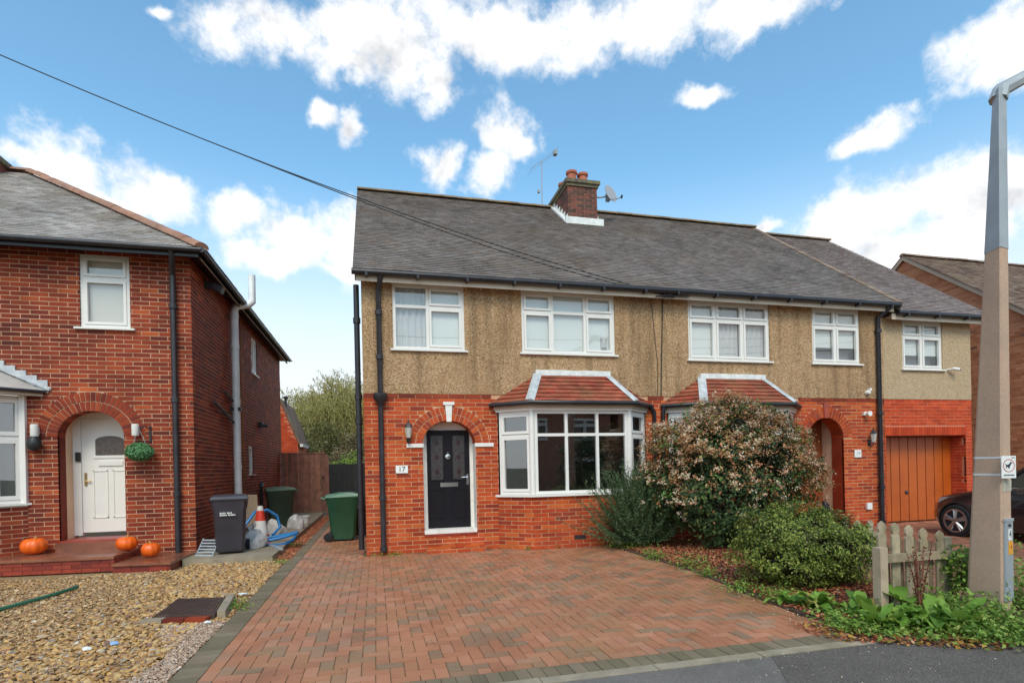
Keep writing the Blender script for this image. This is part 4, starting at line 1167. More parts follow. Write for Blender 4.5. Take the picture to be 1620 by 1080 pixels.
MB().box(9.2, 10.5, YF + .0, YF + 1.2, .0, .30).build('porch_step', M['brick_wet'], h19)
MB().box(9.1, 10.75, 9.95, YF - .002, 0, .16).build('door_step', M['brick_wet'], h19)
# garage door
gd = place('garage_door', None, h19, Matrix.Translation((12.8, YE + .38, 0)))
npan = 9
for k in range(npan):
    a = 11.62 + k * 2.43 / npan
    MB().box(a + .012, a + 2.43 / npan - .012, YE + .37, YE + .40, .02, 2.07).build('door_panel', M['garage'], gd)
MB().box(11.62, 14.05, YE + .385, YE + .42, .0, 2.09).build('door_backing', M['groove'], gd)
MB().lathe([(.05, 0), (.045, -.02), (.02, -.04)], (12.62, YE + .37, .72), 12, 'y').build('door_handle', M['iron'], gd, smooth=40)
# render
upw = MB()
wins19 = [(6.43, 8.43), (9.54, 10.85)]
wall_sheet(upw, F, XP, X1, 2.95, 5.0, [('r', a, b, 3.73, 4.985) for a, b in wins19], -.012)
upw.add([(X1, YF - .012, 2.95), (X1, YE, 2.95), (X1, YE, 5.0), (X1, YF - .012, 5.0)], [[0, 1, 2, 3]])
upw.add([(XP, YF - .012, 2.95), (X1, YF - .012, 2.95), (X1, YF + .01, 2.95), (XP, YF + .01, 2.95)], [[0, 3, 2, 1]])
upw.add([(X1, YF - .012, 0.), (X1, YE + .01, 0.), (X1, YE + .01, 2.95), (X1, YF - .012, 2.95)], [[0, 1, 2, 3]])
upw.build('render_wall', M['dash'], h19)
upe = MB(); wall_sheet(upe, FE, XE0, XE1, 2.952, 4.86, [('r', 12.15, 13.37, 3.67, 4.82)], -.01)
upe.add([(XE1, YE - .01, 2.952), (XE1, 19.3, 2.952), (XE1, 19.3, 4.86), (XE1, 14.86, 8.5), (XE1, YE - .01, 4.86)], [[0, 1, 2, 3, 4]])
upe.build('wing_render_wall', M['dash_new'], h19)
window(h19, Fw, 6.43, 8.43, 3.73, 4.985, [1 / 3] * 3, .31, back=['blind', 'curtain', 'curtain'], frame=.05)
window(h19, Fw, 9.54, 10.85, 3.73, 4.985, [.5, .5], .33, back='half', frame=.05)
FwE = Frame((0, YE - .01, 0), (1, 0))
window(h19, FwE, 12.15, 13.37, 3.67, 4.82, [.5, .5], .32, back='half', frame=.05)
ev = MB(); ev.box(XP, X1 + .1, 10.045, 10.07, 4.915, 5.06); ev.box(XP, X1 + .1, 10.072, YF - .015, 4.987, 5.0)
ev.box(X1 + .102, XE1 + .2, 10.10, 10.125, 4.76, 4.90); ev.box(X1 + .102, XE1 + .2, 10.127, YE - .015, 4.83, 4.85)
ev.build('fascia', M['cream'], h19)
gutter(h19, XP, X1 + .2, 9.98, 5.055)
gutter(h19, X1 + .2, XE1 + .3, 10.04, 4.905)
r19 = place('roof', None, h19, Matrix.Translation((9, 9.98, 5.13)))
XV = 11.73
dk = MB(); dk.add([(XP, 9.98, 5.12), (XV, 9.98, 5.12), (XV, 14.86, 8.90), (XP, 14.86, 8.90)], [[0, 1, 2, 3]])
dk.add([(XP, 19.74, 5.12), (XV, 19.74, 5.12), (XV, 14.86, 8.90), (XP, 14.86, 8.90)], [[0, 3, 2, 1]])
dk.prism([(XV, 9.98, 5.13), (XV, 14.86, 8.91), (XV, 14.86, 8.6), (XV, 9.98, 4.95)], (-.02, 0, 0))
dk.add([(XV - .01, 10.04, 4.965), (XE1 + .25, 10.04, 4.965), (XE1 + .25, 14.86, 8.70), (XV - .01, 14.86, 8.70)], [[0, 1, 2, 3]])
dk.add([(XV - .01, 19.6, 4.965), (XE1 + .25, 19.6, 4.965), (XE1 + .25, 14.86, 8.70), (XV - .01, 14.86, 8.70)], [[0, 3, 2, 1]])
dk.build('roof_deck', M['tile_roof'], r19)
tile_plane((XP, 9.98, 5.115), (1, 0, 0), RS, 61, SLEN / 61, .172, lambda s: (0, XV - XP), r19, 'tile_roof', 150)
vt = MB(); nn_ = np.array((0, -math.sin(SL), math.cos(SL)))
for k in range(61):
    o = np.array((XV - .16, 9.98, 5.115)) + RS * (k * SLEN / 61 - .02) + nn_ * .026
    V = [o + np.array((a, 0, 0)) + RS * b * .12 - nn_ * c for c in (.03, 0) for a, b in ((0, 0), (.19, 0), (.19, 1), (0, 1))]
    vt.addf(V, HEXF)
vt.build('verge_tiling', M['tile_far'], r19, kind='stuff')
SE = np.array((0, 14.86 - 10.04, 8.72 - 4.97)); se = np.linalg.norm(SE)
tile_plane((XV + .005, 10.04, 4.965), (1, 0, 0), SE, 60, se / 60, .172, lambda s: (0, XE1 + .30 - XV), r19, 'tile_ext', 150)
ridge_tiles((XP, 14.86, 8.93), (XV, 14.86, 8.93), .11, 14, r19, 'ridge_main')
ridge_tiles((XV + .02, 14.86, 8.75), (XE1 + .3, 14.86, 8.75), .11, 7, r19, 'ridge_main')
vg = MB(); vg.prism([(XE1 + .24, 10.04, 4.94), (XE1 + .24, 14.86, 8.69), (XE1 + .24, 14.86, 8.55), (XE1 + .24, 10.1, 4.82)], (-.03, 0, 0)); vg.build('bargeboard', M['cream'], r19)
downpipe(h19, [(11.42, 10.0, 5.03), (11.42, 10.02, 4.97), (11.30, 10.19, 4.80), (11.30, 10.19, .05)], .052, 'black_gutter', (4.5, 2.6, .9, .1))
downpipe(h19, [(5.8, 10.2, 2.72), (5.78, 10.22, 2.62), (5.78, 10.22, .1)], .042, 'black_gutter')

# small things on the two fronts
lantern('grey glass wall lantern beside the white springer of the arch over the black door', .585, YF - .008, 2.12, True, 1.05)
lantern('black wall lantern above the number 19 sign beside the porch arch', 11.05, YF - .008, 1.93, True, 1.05)


def text(body, size, loc, mk, parent, rz=0., name='lettering', ext=.0015, align='CENTER', xscale=1.0, M4=None):
    c = bpy.data.curves.new(name, 'FONT'); c.body = body; c.size = size; c.align_x = align; c.align_y = 'CENTER'; c.extrude = ext
    c.materials.append(M[mk])
    mt = M4 if M4 is not None else Matrix.Translation(loc) @ Matrix.Rotation(rz, 4, 'Z') @ Matrix.Rotation(math.pi / 2, 4, 'X') @ Matrix.Diagonal((xscale, 1, 1, 1))
    tmp = bpy.data.objects.new('tmp', c); COL.objects.link(tmp)
    bpy.context.view_layer.update()
    me = bpy.data.meshes.new_from_object(tmp.evaluated_get(bpy.context.evaluated_depsgraph_get()))
    bpy.data.objects.remove(tmp); bpy.data.curves.remove(c)
    me.name = name
    return place(name, me, parent, mt)


n17 = thing('house_number_sign', 'white rectangular plaque reading 17 beside the black door', 'sign', (.45, YF, 1.55))
MB().box(.345, .565, YF - .03, YF - .006, 1.485, 1.625).build('plaque', M['sign_white'], n17)
text('17', .13, (.455, YF - .0325, 1.555), 'ink', n17, name='number')
n19 = thing('house_number_sign', 'small square white plaque reading 19 beside the porch', 'sign', (10.71, YF, 1.68))
MB().box(10.62, 10.80, YF - .03, YF - .006, 1.60, 1.77).build('plaque', M['sign_white'], n19)
text('19', .115, (10.71, YF - .0325, 1.685), 'metal_grey', n19, name='number')
o = MB().box(10.92, 11.06, YF - .05, YF - .004, .40, .55).build('meter_box', M['sign_white'], None); tag(o, 'small white box low on the brick wall left of the garage downpipe', 'wall box')
sl_ = thing('security_light', 'white security light above the number 19 sign', 'light', (10.93, YF, 2.60))
MB().box(10.88, 10.96, YF - .05, YF - .004, 2.56, 2.64).build('base', M['upvc'], sl_)
MB().lathe([(.02, 0), (.055, -.04), (.06, -.1)], (10.95, YF - .05, 2.59), 12, 'y').build('lamp_head', M['sign_white'], sl_, smooth=40)
sl2 = thing('alarm_sensor', 'white sensor on the pebbledash left of the right downpipe', 'sensor', (11.0, YF, 3.1))
MB().lathe([(.05, 0), (.05, -.05), (.03, -.09)], (11.0, YF - .012, 3.08), 12, 'y').build('sensor_body', M['sign_white'], sl2, smooth=40)
MB().box(11.03, 11.09, YF - .08, YF - .014, 3.12, 3.18).build('sensor_head', M['upvc'], sl2)
cm = thing('security_camera', 'white security camera below the wing window', 'camera', (13.6, YE, 3.66))
MB().tube([(13.48, YE - .02, 3.68), (13.55, YE - .12, 3.68)], .02, 8).build('mount', M['upvc'], cm)
MB().tube([(13.55, YE - .1, 3.69), (13.68, YE - .16, 3.66)], .04, 10).build('camera_body', M['upvc'], cm, smooth=40)
MB().tube([(13.682, YE - .161, 3.66), (13.70, YE - .17, 3.655)], .03, 10).build('lens', M['black_plastic'], cm)

# ------------------------------------------------------------------ the detached brick house on the left
hl = thing('detached_house', 'dark red brick house with hipped roof and white arched front door', 'house', (-6, 11.2, 0))
YL, XL = 11.2, -3.25
FLf = Frame((0, YL, 0), (1, 0)); FLs = Frame((XL, YL, 0), (0, 1))
ARL = ('a', -4.89, .51, 2.26, .45, .25, .85, .78)
WL = ('r', -5.02, -4.24, 4.17, 5.51)
BYL = ('r', -8.6, -5.86, 0, 3.02)
lw = place('wall', None, hl, Matrix.Translation((-6, YL, 0)))
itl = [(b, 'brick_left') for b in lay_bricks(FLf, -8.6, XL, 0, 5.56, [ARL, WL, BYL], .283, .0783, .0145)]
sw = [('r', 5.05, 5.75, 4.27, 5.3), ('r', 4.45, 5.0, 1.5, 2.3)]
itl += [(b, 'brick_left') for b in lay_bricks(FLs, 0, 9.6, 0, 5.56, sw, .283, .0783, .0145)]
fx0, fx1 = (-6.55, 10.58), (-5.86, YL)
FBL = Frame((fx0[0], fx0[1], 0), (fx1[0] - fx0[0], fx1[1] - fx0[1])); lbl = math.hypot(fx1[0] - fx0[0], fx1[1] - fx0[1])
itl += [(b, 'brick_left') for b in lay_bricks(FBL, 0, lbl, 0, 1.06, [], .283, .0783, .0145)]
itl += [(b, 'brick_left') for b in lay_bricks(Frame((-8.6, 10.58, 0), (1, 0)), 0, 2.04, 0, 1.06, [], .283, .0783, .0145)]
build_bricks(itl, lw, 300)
m = MB(); wall_sheet(m, FLf, -8.6, XL, 0, 5.56, [ARL, WL, BYL], .0045); wall_sheet(m, FLs, 0, 9.6, 0, 5.56, sw, .0045); wall_sheet(m, FBL, 0, lbl, 0, 1.06, [], .0045)
m.build('mortar', M['mortar_left'], lw)
arch_ring(FLf, -4.89, 2.26, .512, .452, 24, .16, lw, 'brick_left', -.008)
arch_ring(FLf, -4.89, 2.26, .69, .63, 30, .155, lw, 'brick_left', -.008)
s_ = MB(); n = 20
for k in range(n):
    a, b = math.pi * k / n, math.pi * (k + 1) / n
    s_.add([(-4.89 + .51 * math.cos(t), YL + d, 2.26 + .45 * math.sin(t)) for t, d in ((a, .0), (b, .0), (b, .25), (a, .25))], [[0, 1, 2, 3]])
s_.add([(-5.40, YL, .25), (-5.40, YL, 2.26), (-5.40, YL + .25, 2.26), (-5.40, YL + .25, .25)], [[0, 1, 2, 3]])
s_.build('arch_soffit', M['brick_left'], lw)
pl = MB(); pl.box(-5.55, -5.398, YL + .252, YL + .62, .25, 2.9); pl.box(-4.40, -4.25, YL + .2, YL + .62, .25, 2.9); pl.box(-5.55, -4.25, YL + .252, YL + .62, 2.72, 2.9)
pl.build('porch_reveal', M['plaster'], hl)
dl = place('front_door', None, hl, Matrix.Translation((-4.9, YL + .5, .47)))
YD = YL + .50
fm = MB(); fm.box(-5.398, -5.27, YD - .02, YD + .1, .47, 2.80); fm.box(-4.45, -4.40, YD - .02, YD + .1, .47, 2.80); fm.box(-5.27, -4.45, YD - .02, YD + .1, 2.62, 2.72)
fm.build('door_frame', M['door_white'], dl)
MB().box(-5.265, -4.45, YD, YD + .06, .52, 2.615).build('door_leaf', M['door_white'], dl)
pm = MB()
for (a, b, c, e) in ((-5.09, -4.85, .78, 1.66), (-4.77, -4.52, .78, 1.66)):
    for (p, q, r_, s2) in ((a, b, c, c + .018), (a, b, e - .018, e), (a, a + .018, c, e), (b - .018, b, c, e)): pm.box(p, q, YD - .012, YD + .01, r_, s2)
pm.build('panel_moulding', M['door_white'], dl)
gp = [(-5.045, YD - .006, 1.94), (-4.575, YD - .006, 1.94), (-4.575, YD - .006, 2.21)] + [(-4.81 + .235 * math.cos(t), YD - .006, 2.21 + .09 * math.sin(t)) for t in np.linspace(.15, math.pi - .15, 9)] + [(-5.045, YD - .006, 2.21)]
MB().prism(gp, (0, .01, 0)).build('door_pane', M['obscure'], dl)
MB().box(-5.08, -4.54, YD - .016, YD, 1.885, 1.925).build('door_pane_sill', M['door_white'], dl)
MB().box(-4.99, -4.60, YD - .022, YD, 1.745, 1.83).build('letterbox', M['upvc'], dl)
MB().box(-5.225, -5.185, YD - .015, YD, 1.38, 1.62).tube([(-5.205, YD - .04, 1.47), (-5.11, YD - .04, 1.47)], .012, 8).tube([(-5.205, YD, 1.47), (-5.205, YD - .04, 1.47)], .012, 6).build('door_handle', M['brass'], dl)
MB().box(-5.35, -5.27, YD - .05, YD - .02, 1.83, 2.0).build('doorbell', M['black_plastic'], dl)
MB().box(-5.398, -4.40, YL + .0, YD + .1, .25, .43).build('door_sill', M['redoxide'], dl)
MB().box(-5.42, -4.36, YL - .10, YL - .0005, .25, .40).build('door_threshold', M['step_top'], dl)
window(hl, FLf, -5.02, -4.24, 4.19, 5.51, [1], .33, back='frosted', frame=.06, sash=.05, mkf='upvc', sillw=.08, sashes=[1])
window(hl, FLs, 5.05, 5.75, 4.29, 5.3, [.5, .5], None, back='blind', frame=.06)
window(hl, FLs, 4.45, 5.0, 1.52, 2.3, [1], None, back='blind', frame=.06)
window(hl, FBL, .03, lbl - .01, 1.12, 2.96, [.5, .5], .39, back=['dark_room2', 'dark_room2'], frame=.06, sash=.07, gl='glass_bay', sillw=.05)  # dark sheets behind these panes stand for room darkness, no blind hangs here
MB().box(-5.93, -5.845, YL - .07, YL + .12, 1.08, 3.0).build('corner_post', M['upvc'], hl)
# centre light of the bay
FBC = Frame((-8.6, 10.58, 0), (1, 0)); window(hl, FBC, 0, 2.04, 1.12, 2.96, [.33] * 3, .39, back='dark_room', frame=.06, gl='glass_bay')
m = MB(); wall_sheet(m, FBC, 0, 2.05, 0, 1.08, [], .0045); m.build('bay_mortar', M['mortar_left'], lw)
brl = place('bay_roof', None, hl, Matrix.Translation((-6.5, 10.9, 3.0)))
e0, e1, tp = np.array((-5.52, YL, 3.05)), np.array((-6.42, 10.36, 3.05)), np.array((-6.62, YL - .01, 3.62))
MB().prism([tuple(e1), tuple(e0), tuple(tp)], (0, 0, -.03)).prism([(-8.6, 10.36, 3.05), tuple(e1), tuple(tp), (-8.6, YL - .01, 3.62)], (0, 0, -.03)).build('roof_slope', M['tile_left'], brl)
fm = MB()
for k in range(7):
    A = e0 + (tp - e0) * (k / 7); B = e0 + (tp - e0) * ((k + 1) / 7)
    fm.box(B[0], A[0], YL - .03, YL - .008, A[2] + .01, B[2] + .11)
fm.prism([tuple(e0 + (0.03, -.05, .035)), tuple(e0 + (0.05, -.01, .06)), tuple(tp + (0, -.01, .05)), tuple(tp + (0, -.09, .02))], (0, 0, -.03))
fm.build('lead_flashing', M['lead'], brl)
MB().prism([(-5.60, YL - .005, 3.045), (-6.42, 10.42, 3.045), (-8.6, 10.42, 3.045), (-8.6, 10.62, 3.045), (-6.5, 10.62, 3.045), (-5.84, YL - .005, 3.045)][::-1], (0, 0, -.085)).build('bay_fascia', M['cream'], brl)
MB().tube([(-5.55, YL - .03, 3.035), (-6.43, 10.36, 3.03), (-8.6, 10.36, 3.03)], .03, 8).build('bay_gutter', M['black_gutter'], brl, smooth=40)
# roof: hipped
T63 = .67; E0 = np.array((-2.9, 10.75, 5.57)); hd = 5.25
AP = np.array((E0[0] - hd, E0[1] + hd, E0[2] + hd * T63))
rl = place('roof', None, hl, Matrix.Translation((-6, 12, 5.6)))
dk = MB(); BK = (E0[0], E0[1] + 2 * hd, E0[2])
dk.add([(-16, E0[1], E0[2]), tuple(E0), tuple(AP), (-16, AP[1], AP[2])], [[0, 1, 2, 3]])
dk.add([tuple(E0), BK, tuple(AP)], [[0, 1, 2]]).add([BK, (-16, BK[1], BK[2]), (-16, AP[1], AP[2]), tuple(AP)], [[0, 1, 2, 3]])
dk.build('roof_deck', M['tile_left'], rl)
thl = math.atan(T63); sll = hd / math.cos(thl)
tile_plane(tuple(E0 + (0, 0, -.005)), (1, 0, 0), (0, math.cos(thl), math.sin(thl)), 52, sll / 52, .19, lambda s: (-5.9, -s * math.cos(thl)), rl, 'tile_left', 300, .012)
tile_plane(tuple(E0 + (0, 0, -.005)), (0, 1, 0), (-math.cos(thl), 0, math.sin(thl)), 52, sll / 52, .19, lambda s: (s * math.cos(thl), 2 * hd - s * math.cos(thl)), rl, 'tile_left', 0, .012)
ridge_tiles(tuple(E0 + (-.03, .03, .04)), tuple(AP + (0, 0, .06)), .13, 17, rl, 'ridge_left', 'hip_tile')
ridge_tiles(tuple(AP + (0, 0, .06)), (-12, AP[1], AP[2] + .06), .12, 9, rl, 'ridge_left')
ev = MB(); ev.box(-9, -3.0, 10.80, 10.83, 5.42, 5.56); ev.box(-9, -3.0, 10.832, YL, 5.545, 5.56); ev.box(-3.03, -3.0, 10.832, 20.9, 5.42, 5.56); ev.box(-3.25, -3.032, YL + .002, 20.9, 5.545, 5.56)
ev.build('fascia', M['fascia_black'], hl)
MB().tube([(-9, 10.75, 5.53), (-2.93, 10.75, 5.53)], .05, 10).tube([(-2.93, 10.72, 5.53), (-2.93, 20.9, 5.53)], .05, 10).build('gutter', M['black_gutter'], hl, smooth=40)
MB().tube([(-3.0 + .003, 10.9, 5.43), (-3.0 + .003, 20.8, 5.43)], .008, 6).build('fascia_trim', M['cream'], hl)
downpipe(hl, [(-3.43, 10.78, 5.5), (-3.43, 10.82, 5.42), (-3.52, 11.11, 5.18), (-3.52, 11.11, .14)], .05, 'iron', (4.6, 2.9, 1.2))
fp = MB().tube([(-3.13, 13.9, .95), (-3.13, 13.9, 5.28), (-3.1, 13.9, 5.42), (-2.86, 14.05, 5.52), (-2.78, 14.1, 5.62), (-2.78, 14.1, 6.25)], .082, 14)
for z in (1.7, 3.2, 4.5, 5.2): fp.lathe([(.092, z - .05), (.092, z + .05)], (-3.13, 13.9, 0), 14)
fp.build('flue_pipe', M['white_pipe'], hl, smooth=50)
MB().box(-3.25, -3.02, 13.83, 13.97, 3.0, 3.08).build('flue_bracket', M['iron'], hl)
MB().tube([(-3.2, 12.4, 3.02), (-3.16, 13.75, 2.72)], .03, 8).tube([(-3.2, 13.2, 3.35), (-3.18, 13.85, 3.22)], .025, 8).build('waste_pipe', M['iron'], hl)
MB().tube([(-3.23, 14.95, .1), (-3.23, 14.95, 5.4)], .009, 6).build('gas_pipe', mat('gas_pipe', (.30, .16, .02), .6), hl)
MB().box(-3.25, -3.14, 16.9, 17.15, 2.85, 3.0).tube([(-3.2, 17.02, 2.92), (-3.02, 17.05, 2.9)], .05, 10).build('boiler_flue', M['iron'], hl)
MB().tube([(-3.18, 16.8, .1), (-3.18, 16.8, 1.15), (-3.18, 16.9, 1.25)], .05, 8).build('drain_pipe', M['black_gutter'], hl)
hc = place('chimney', None, hl, Matrix.Translation((-9.3, 15.6, 8.5)))
MB().box(-9.9, -8.62, 15.2, 16.4, 8.0, 9.12).build('chimney_stack', M['chimney_brick'], hc)
MB().box(-9.98, -8.54, 15.12, 16.48, 9.122, 9.24).build('chimney_cap', M['mossy'], hc)
# front steps
spt = thing('brick_steps', 'wet red brick steps below the white front door', 'steps', (-5, 10.4, 0))
U1 = [(-8.6, 10.62), (-4.17, 10.18), (-4.17, YL - .004), (-8.6, YL - .004)]
L1 = [(-4.166, 10.10), (-3.27, 9.95), (-3.22, YL - .004), (-4.166, YL - .004)]
MB().prism([(x, y, .25) for x, y in U1], (0, 0, -.045)).build('step_slab', M['step_top'], spt)
MB().prism([(x, y, .135) for x, y in L1], (0, 0, -.04)).build('step_slab', M['step_top'], spt)
its = []
for P, Q, z1 in (((-8.6, 10.65), (-4.17, 10.21), .203), ((-4.17, 10.14), (-3.29, 9.99), .093), ((-3.29, 9.99), (-3.24, YL), .093), ((-4.17, 10.2), (-4.165, YL), .2)):
    f_ = Frame((*P, 0), (Q[0] - P[0], Q[1] - P[1])); its += [(b, 'brick_wet') for b in lay_bricks(f_, 0, math.hypot(Q[0] - P[0], Q[1] - P[1]), 0, z1, [], .283, .0725, .008)]
build_bricks(its, spt, 120)
MB().prism([(-8.6, 10.66, .2), (-4.175, 10.22, .2), (-4.175, YL - .01, .2), (-8.6, YL - .01, .2)], (0, 0, -.2)).prism([(-4.17, 10.15, .09), (-3.295, 10.0, .09), (-3.25, YL - .01, .09), (-4.17, YL - .01, .09)], (0, 0, -.2)).build('step_core', M['redoxide'], spt)

# ------------------------------------------------------------------ vegetation
def leaves(P, size, aspect=.5, up_bias=.3, N_=None, fold=True):
    """one pointed leaf per point: (k*4) vertices, k quads"""
    k = len(P); size = np.broadcast_to(size, k)
    nrm = rng.normal(size=(k, 3)); nrm[:, 2] = np.abs(nrm[:, 2]) + up_bias
    if N_ is not None: nrm = nrm * .55 + N_ * 1.0
    nrm /= np.linalg.norm(nrm, axis=1)[:, None]
    t = rng.normal(size=(k, 3)); t -= nrm * (t * nrm).sum(1)[:, None]; t /= np.linalg.norm(t, axis=1)[:, None]
    b = np.cross(nrm, t)
    L_ = size[:, None]; Wd = L_ * aspect / 2
    v = np.stack([P - t * L_ * .5, P + b * Wd - t * L_ * .05 + nrm * Wd * .35, P + t * L_ * .5, P - b * Wd - t * L_ * .05 + nrm * Wd * .35], 1)
    return v.reshape(-1, 3), np.arange(k * 4).reshape(-1, 4)


def clumps(nc, npc, c, rad, r_in=.7, cr=.12, zmin=None, lump=.18, seed=0, cut=None):
    """points in leaf clumps spread through the shell of a lumpy ellipsoid; returns points and their clump's outward direction"""
    g = np.random.default_rng(seed)
    d = g.normal(size=(nc, 3)); d /= np.linalg.norm(d, axis=1)[:, None]
    lum = 1 + lump * (np.sin(d[:, 0] * 5 + seed) * np.cos(d[:, 1] * 4.3 + 1) + .6 * np.sin(d[:, 2] * 7 + d[:, 0] * 3))
    r = (r_in + (1 - r_in) * g.random(nc) ** .6) * lum
    cen = np.array(c) + d * r[:, None] * np.array(rad)
    if zmin is not None: cen = cen[cen[:, 2] > zmin]; 
    dd = cen - np.array(c); dd /= np.linalg.norm(dd, axis=1)[:, None]
    if cut is not None: m_ = cut(cen); cen, dd = cen[m_], dd[m_]
    P = np.repeat(cen, npc, 0) + g.normal(size=(len(cen) * npc, 3)) * cr * np.array((1, 1, .7))
    if zmin is not None: P[:, 2] = np.maximum(P[:, 2], zmin * .6 + .01)
    return P, np.repeat(dd, npc, 0), cen, dd


def stems(parent, base, tips, r, mk, n=7):
    m = MB()
    for t in tips:
        b = Vector(base) + Vector((random.uniform(-.12, .12), random.uniform(-.1, .1), 0)); t = Vector(t)
        mid = b.lerp(t, .5) + Vector((random.uniform(-.1, .1), random.uniform(-.1, .1), .1))
        m.tube([b, mid, t], [r, r * .7, r * .3], 6)
    return m.build('stems', M[mk], parent, smooth=60)


# flowering shrub in front of house 19's bay
vb = thing('flowering_shrub', 'big rounded shrub with pink and cream flower heads and bronze leaves', 'shrub', (6.35, 8.75, 0))
VC, VR = (6.28, 8.75, 1.32), (1.58, .92, 1.30)
sunny = lambda cen: (cen[:, 2] > 1.0)
P, Nn, cen, dd = clumps(760, 46, VC, VR, .58, .09, .06, .15, 3)
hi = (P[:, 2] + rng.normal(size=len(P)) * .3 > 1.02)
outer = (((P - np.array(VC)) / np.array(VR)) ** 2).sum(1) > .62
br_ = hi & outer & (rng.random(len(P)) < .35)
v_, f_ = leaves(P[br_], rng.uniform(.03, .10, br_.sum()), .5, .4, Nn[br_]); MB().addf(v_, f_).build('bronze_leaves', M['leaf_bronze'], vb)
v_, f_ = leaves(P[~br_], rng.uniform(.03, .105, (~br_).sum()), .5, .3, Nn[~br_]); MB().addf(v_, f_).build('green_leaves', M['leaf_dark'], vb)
P, Nn, _, _ = clumps(1250, 34, VC, (1.64, .96, 1.35), .86, .05, .4, .15, 3, lambda c: (c[:, 2] > .75) & (rng.random(len(c)) < np.clip((c[:, 2] - .75 + .22 * (c[:, 0] - 6.2)) / .9, .06, .85)))
v_, f_ = leaves(P + Nn * .02, rng.uniform(.016, .04, len(P)), .75, .5, Nn); MB().addf(v_, f_).build('flower_buds', M['leaf_bronze'], vb)
P, Nn, _, _ = clumps(60, 26, VC, (1.66, .96, 1.36), .93, .07, .5, .08, 4, lambda c: c[:, 2] > .9)
v_, f_ = leaves(P, rng.uniform(.04, .08, len(P)), .5, .4, Nn); MB().addf(v_, f_).build('fresh_leaves', M['leaf_fresh'], vb)
P, Nn, cen, dd = clumps(700, 16, VC, (1.67, .98, 1.38), .92, .032, .45, .15, 3, lambda c: (c[:, 2] > .55) & (c[:, 1] < 9.3) & (rng.random(len(c)) < np.clip((c[:, 2] - .3) / 1.2, .25, 1)))
v_, f_ = leaves(P + Nn * .03, rng.uniform(.022, .042, len(P)), .9, .6, Nn); MB().addf(v_, f_).build('flower_heads', M['petal'], vb)
sh_ = []
for (x, y, z) in ((5.15, 8.3, 2.45), (4.95, 8.4, 2.2), (5.3, 8.6, 2.62), (6.3, 8.7, 2.78), (6.9, 8.7, 2.7)):
    a = np.array((x + .15, y + .1, z - .5)); b = np.array((x, y, z)); t = rng.random(34) ** .8
    sh_.append(a + (b - a) * t[:, None] + rng.normal(size=(34, 3)) * .035)
for P in sh_: v_, f_ = leaves(P, rng.uniform(.05, .085, len(P)), .45, .5); MB().addf(v_, f_).build('young_shoot', M['leaf_fresh'], vb)
stems(vb, (6.3, 8.7, 0), [(6.35 + 1.3 * math.cos(a), 8.75 + .7 * math.sin(a), random.uniform(1.2, 2.3)) for a in np.linspace(0, 6.2, 15)], .03, 'stem')

# yellow-green hedge shrub by the fence
hd_ = thing('green_shrub', 'low yellow-green small-leaved shrub beside the picket fence', 'shrub', (5.15, 5.9, 0))
for sd_i, (c, r) in enumerate((((4.95, 5.75, .50), (.62, .6, .52)), ((5.42, 5.75, .46), (.52, .6, .45)))):
    P, Nn, _, _ = clumps(300, 62, c, r, .72, .052, .03, .14, 21 + sd_i)
    pick = rng.random(len(P)) < .8
    v_, f_ = leaves(P[pick], rng.uniform(.024, .05, pick.sum()), .55, .3, Nn[pick]); MB().addf(v_, f_).build('leaves', M['leaf_hedge'], hd_)
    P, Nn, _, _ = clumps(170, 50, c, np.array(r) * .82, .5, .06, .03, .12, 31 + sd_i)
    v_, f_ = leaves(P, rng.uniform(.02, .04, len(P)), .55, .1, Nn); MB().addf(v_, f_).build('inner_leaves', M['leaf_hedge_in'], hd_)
stems(hd_, (5.15, 5.85, 0), [(5.15 + .5 * math.cos(a), 5.8 + .45 * math.sin(a), random.uniform(.5, .85)) for a in np.linspace(0, 6.2, 12)], .014, 'stem')

# rosemary-like bush below the bay window: long shoots clothed in needles
ro = thing('rosemary_bush', 'dark spiky needle-leaved bush below the right end of the bay window', 'bush', (4.72, 9.35, 0))
g = np.random.default_rng(5); PP, TT, SZ = [], [], []
sm = MB()
for k in range(420):
    a = g.uniform(0, 2 * math.pi); el_ = 1.45 * g.random() ** .8 + .08; ln = g.uniform(.65, 1.22) * (1.08 if el_ > .9 else .95)
    if math.cos(a) < -.2 and el_ < .9: ln *= 1.15
    b = np.array((4.72 + g.normal() * .16, 9.30 + g.normal() * .1, .12)); d = np.array((math.cos(a) * math.cos(el_) * .95, math.sin(a) * math.cos(el_) * .5 - .08, math.sin(el_) * 1.15))
    t = np.linspace(.12, 1, 74); P = b + d * ln * t[:, None] + np.array((0, 0, .22)) * (t[:, None] ** 2) * (1 if el_ < .9 else .2)
    PP.append(P + g.normal(size=P.shape) * .006); TT.append(np.repeat((d / np.linalg.norm(d))[None], len(P), 0)); SZ.append(np.full(len(P), .085) * (1.1 - .5 * t))
    sm.tube([b, b + d * ln * .5 + (0, 0, .05), P[-1]], [.008, .005, .002], 4)
P, T_ = np.vstack(PP), np.vstack(TT); SZ = np.concatenate(SZ)
q = T_ * .9 + g.normal(size=P.shape) * .55; q /= np.linalg.norm(q, axis=1)[:, None]
s_ = np.cross(q, g.normal(size=P.shape)); s_ /= np.linalg.norm(s_, axis=1)[:, None]
v_ = np.stack([P, P + q * SZ[:, None] * .5 + s_ * .0085, P + q * SZ[:, None], P + q * SZ[:, None] * .5 - s_ * .0085], 1)
MB().addf(v_.reshape(-1, 3), np.arange(len(P) * 4).reshape(-1, 4)).build('needles', M['needle'], ro)
sm.build('stems', M['needle'], ro)

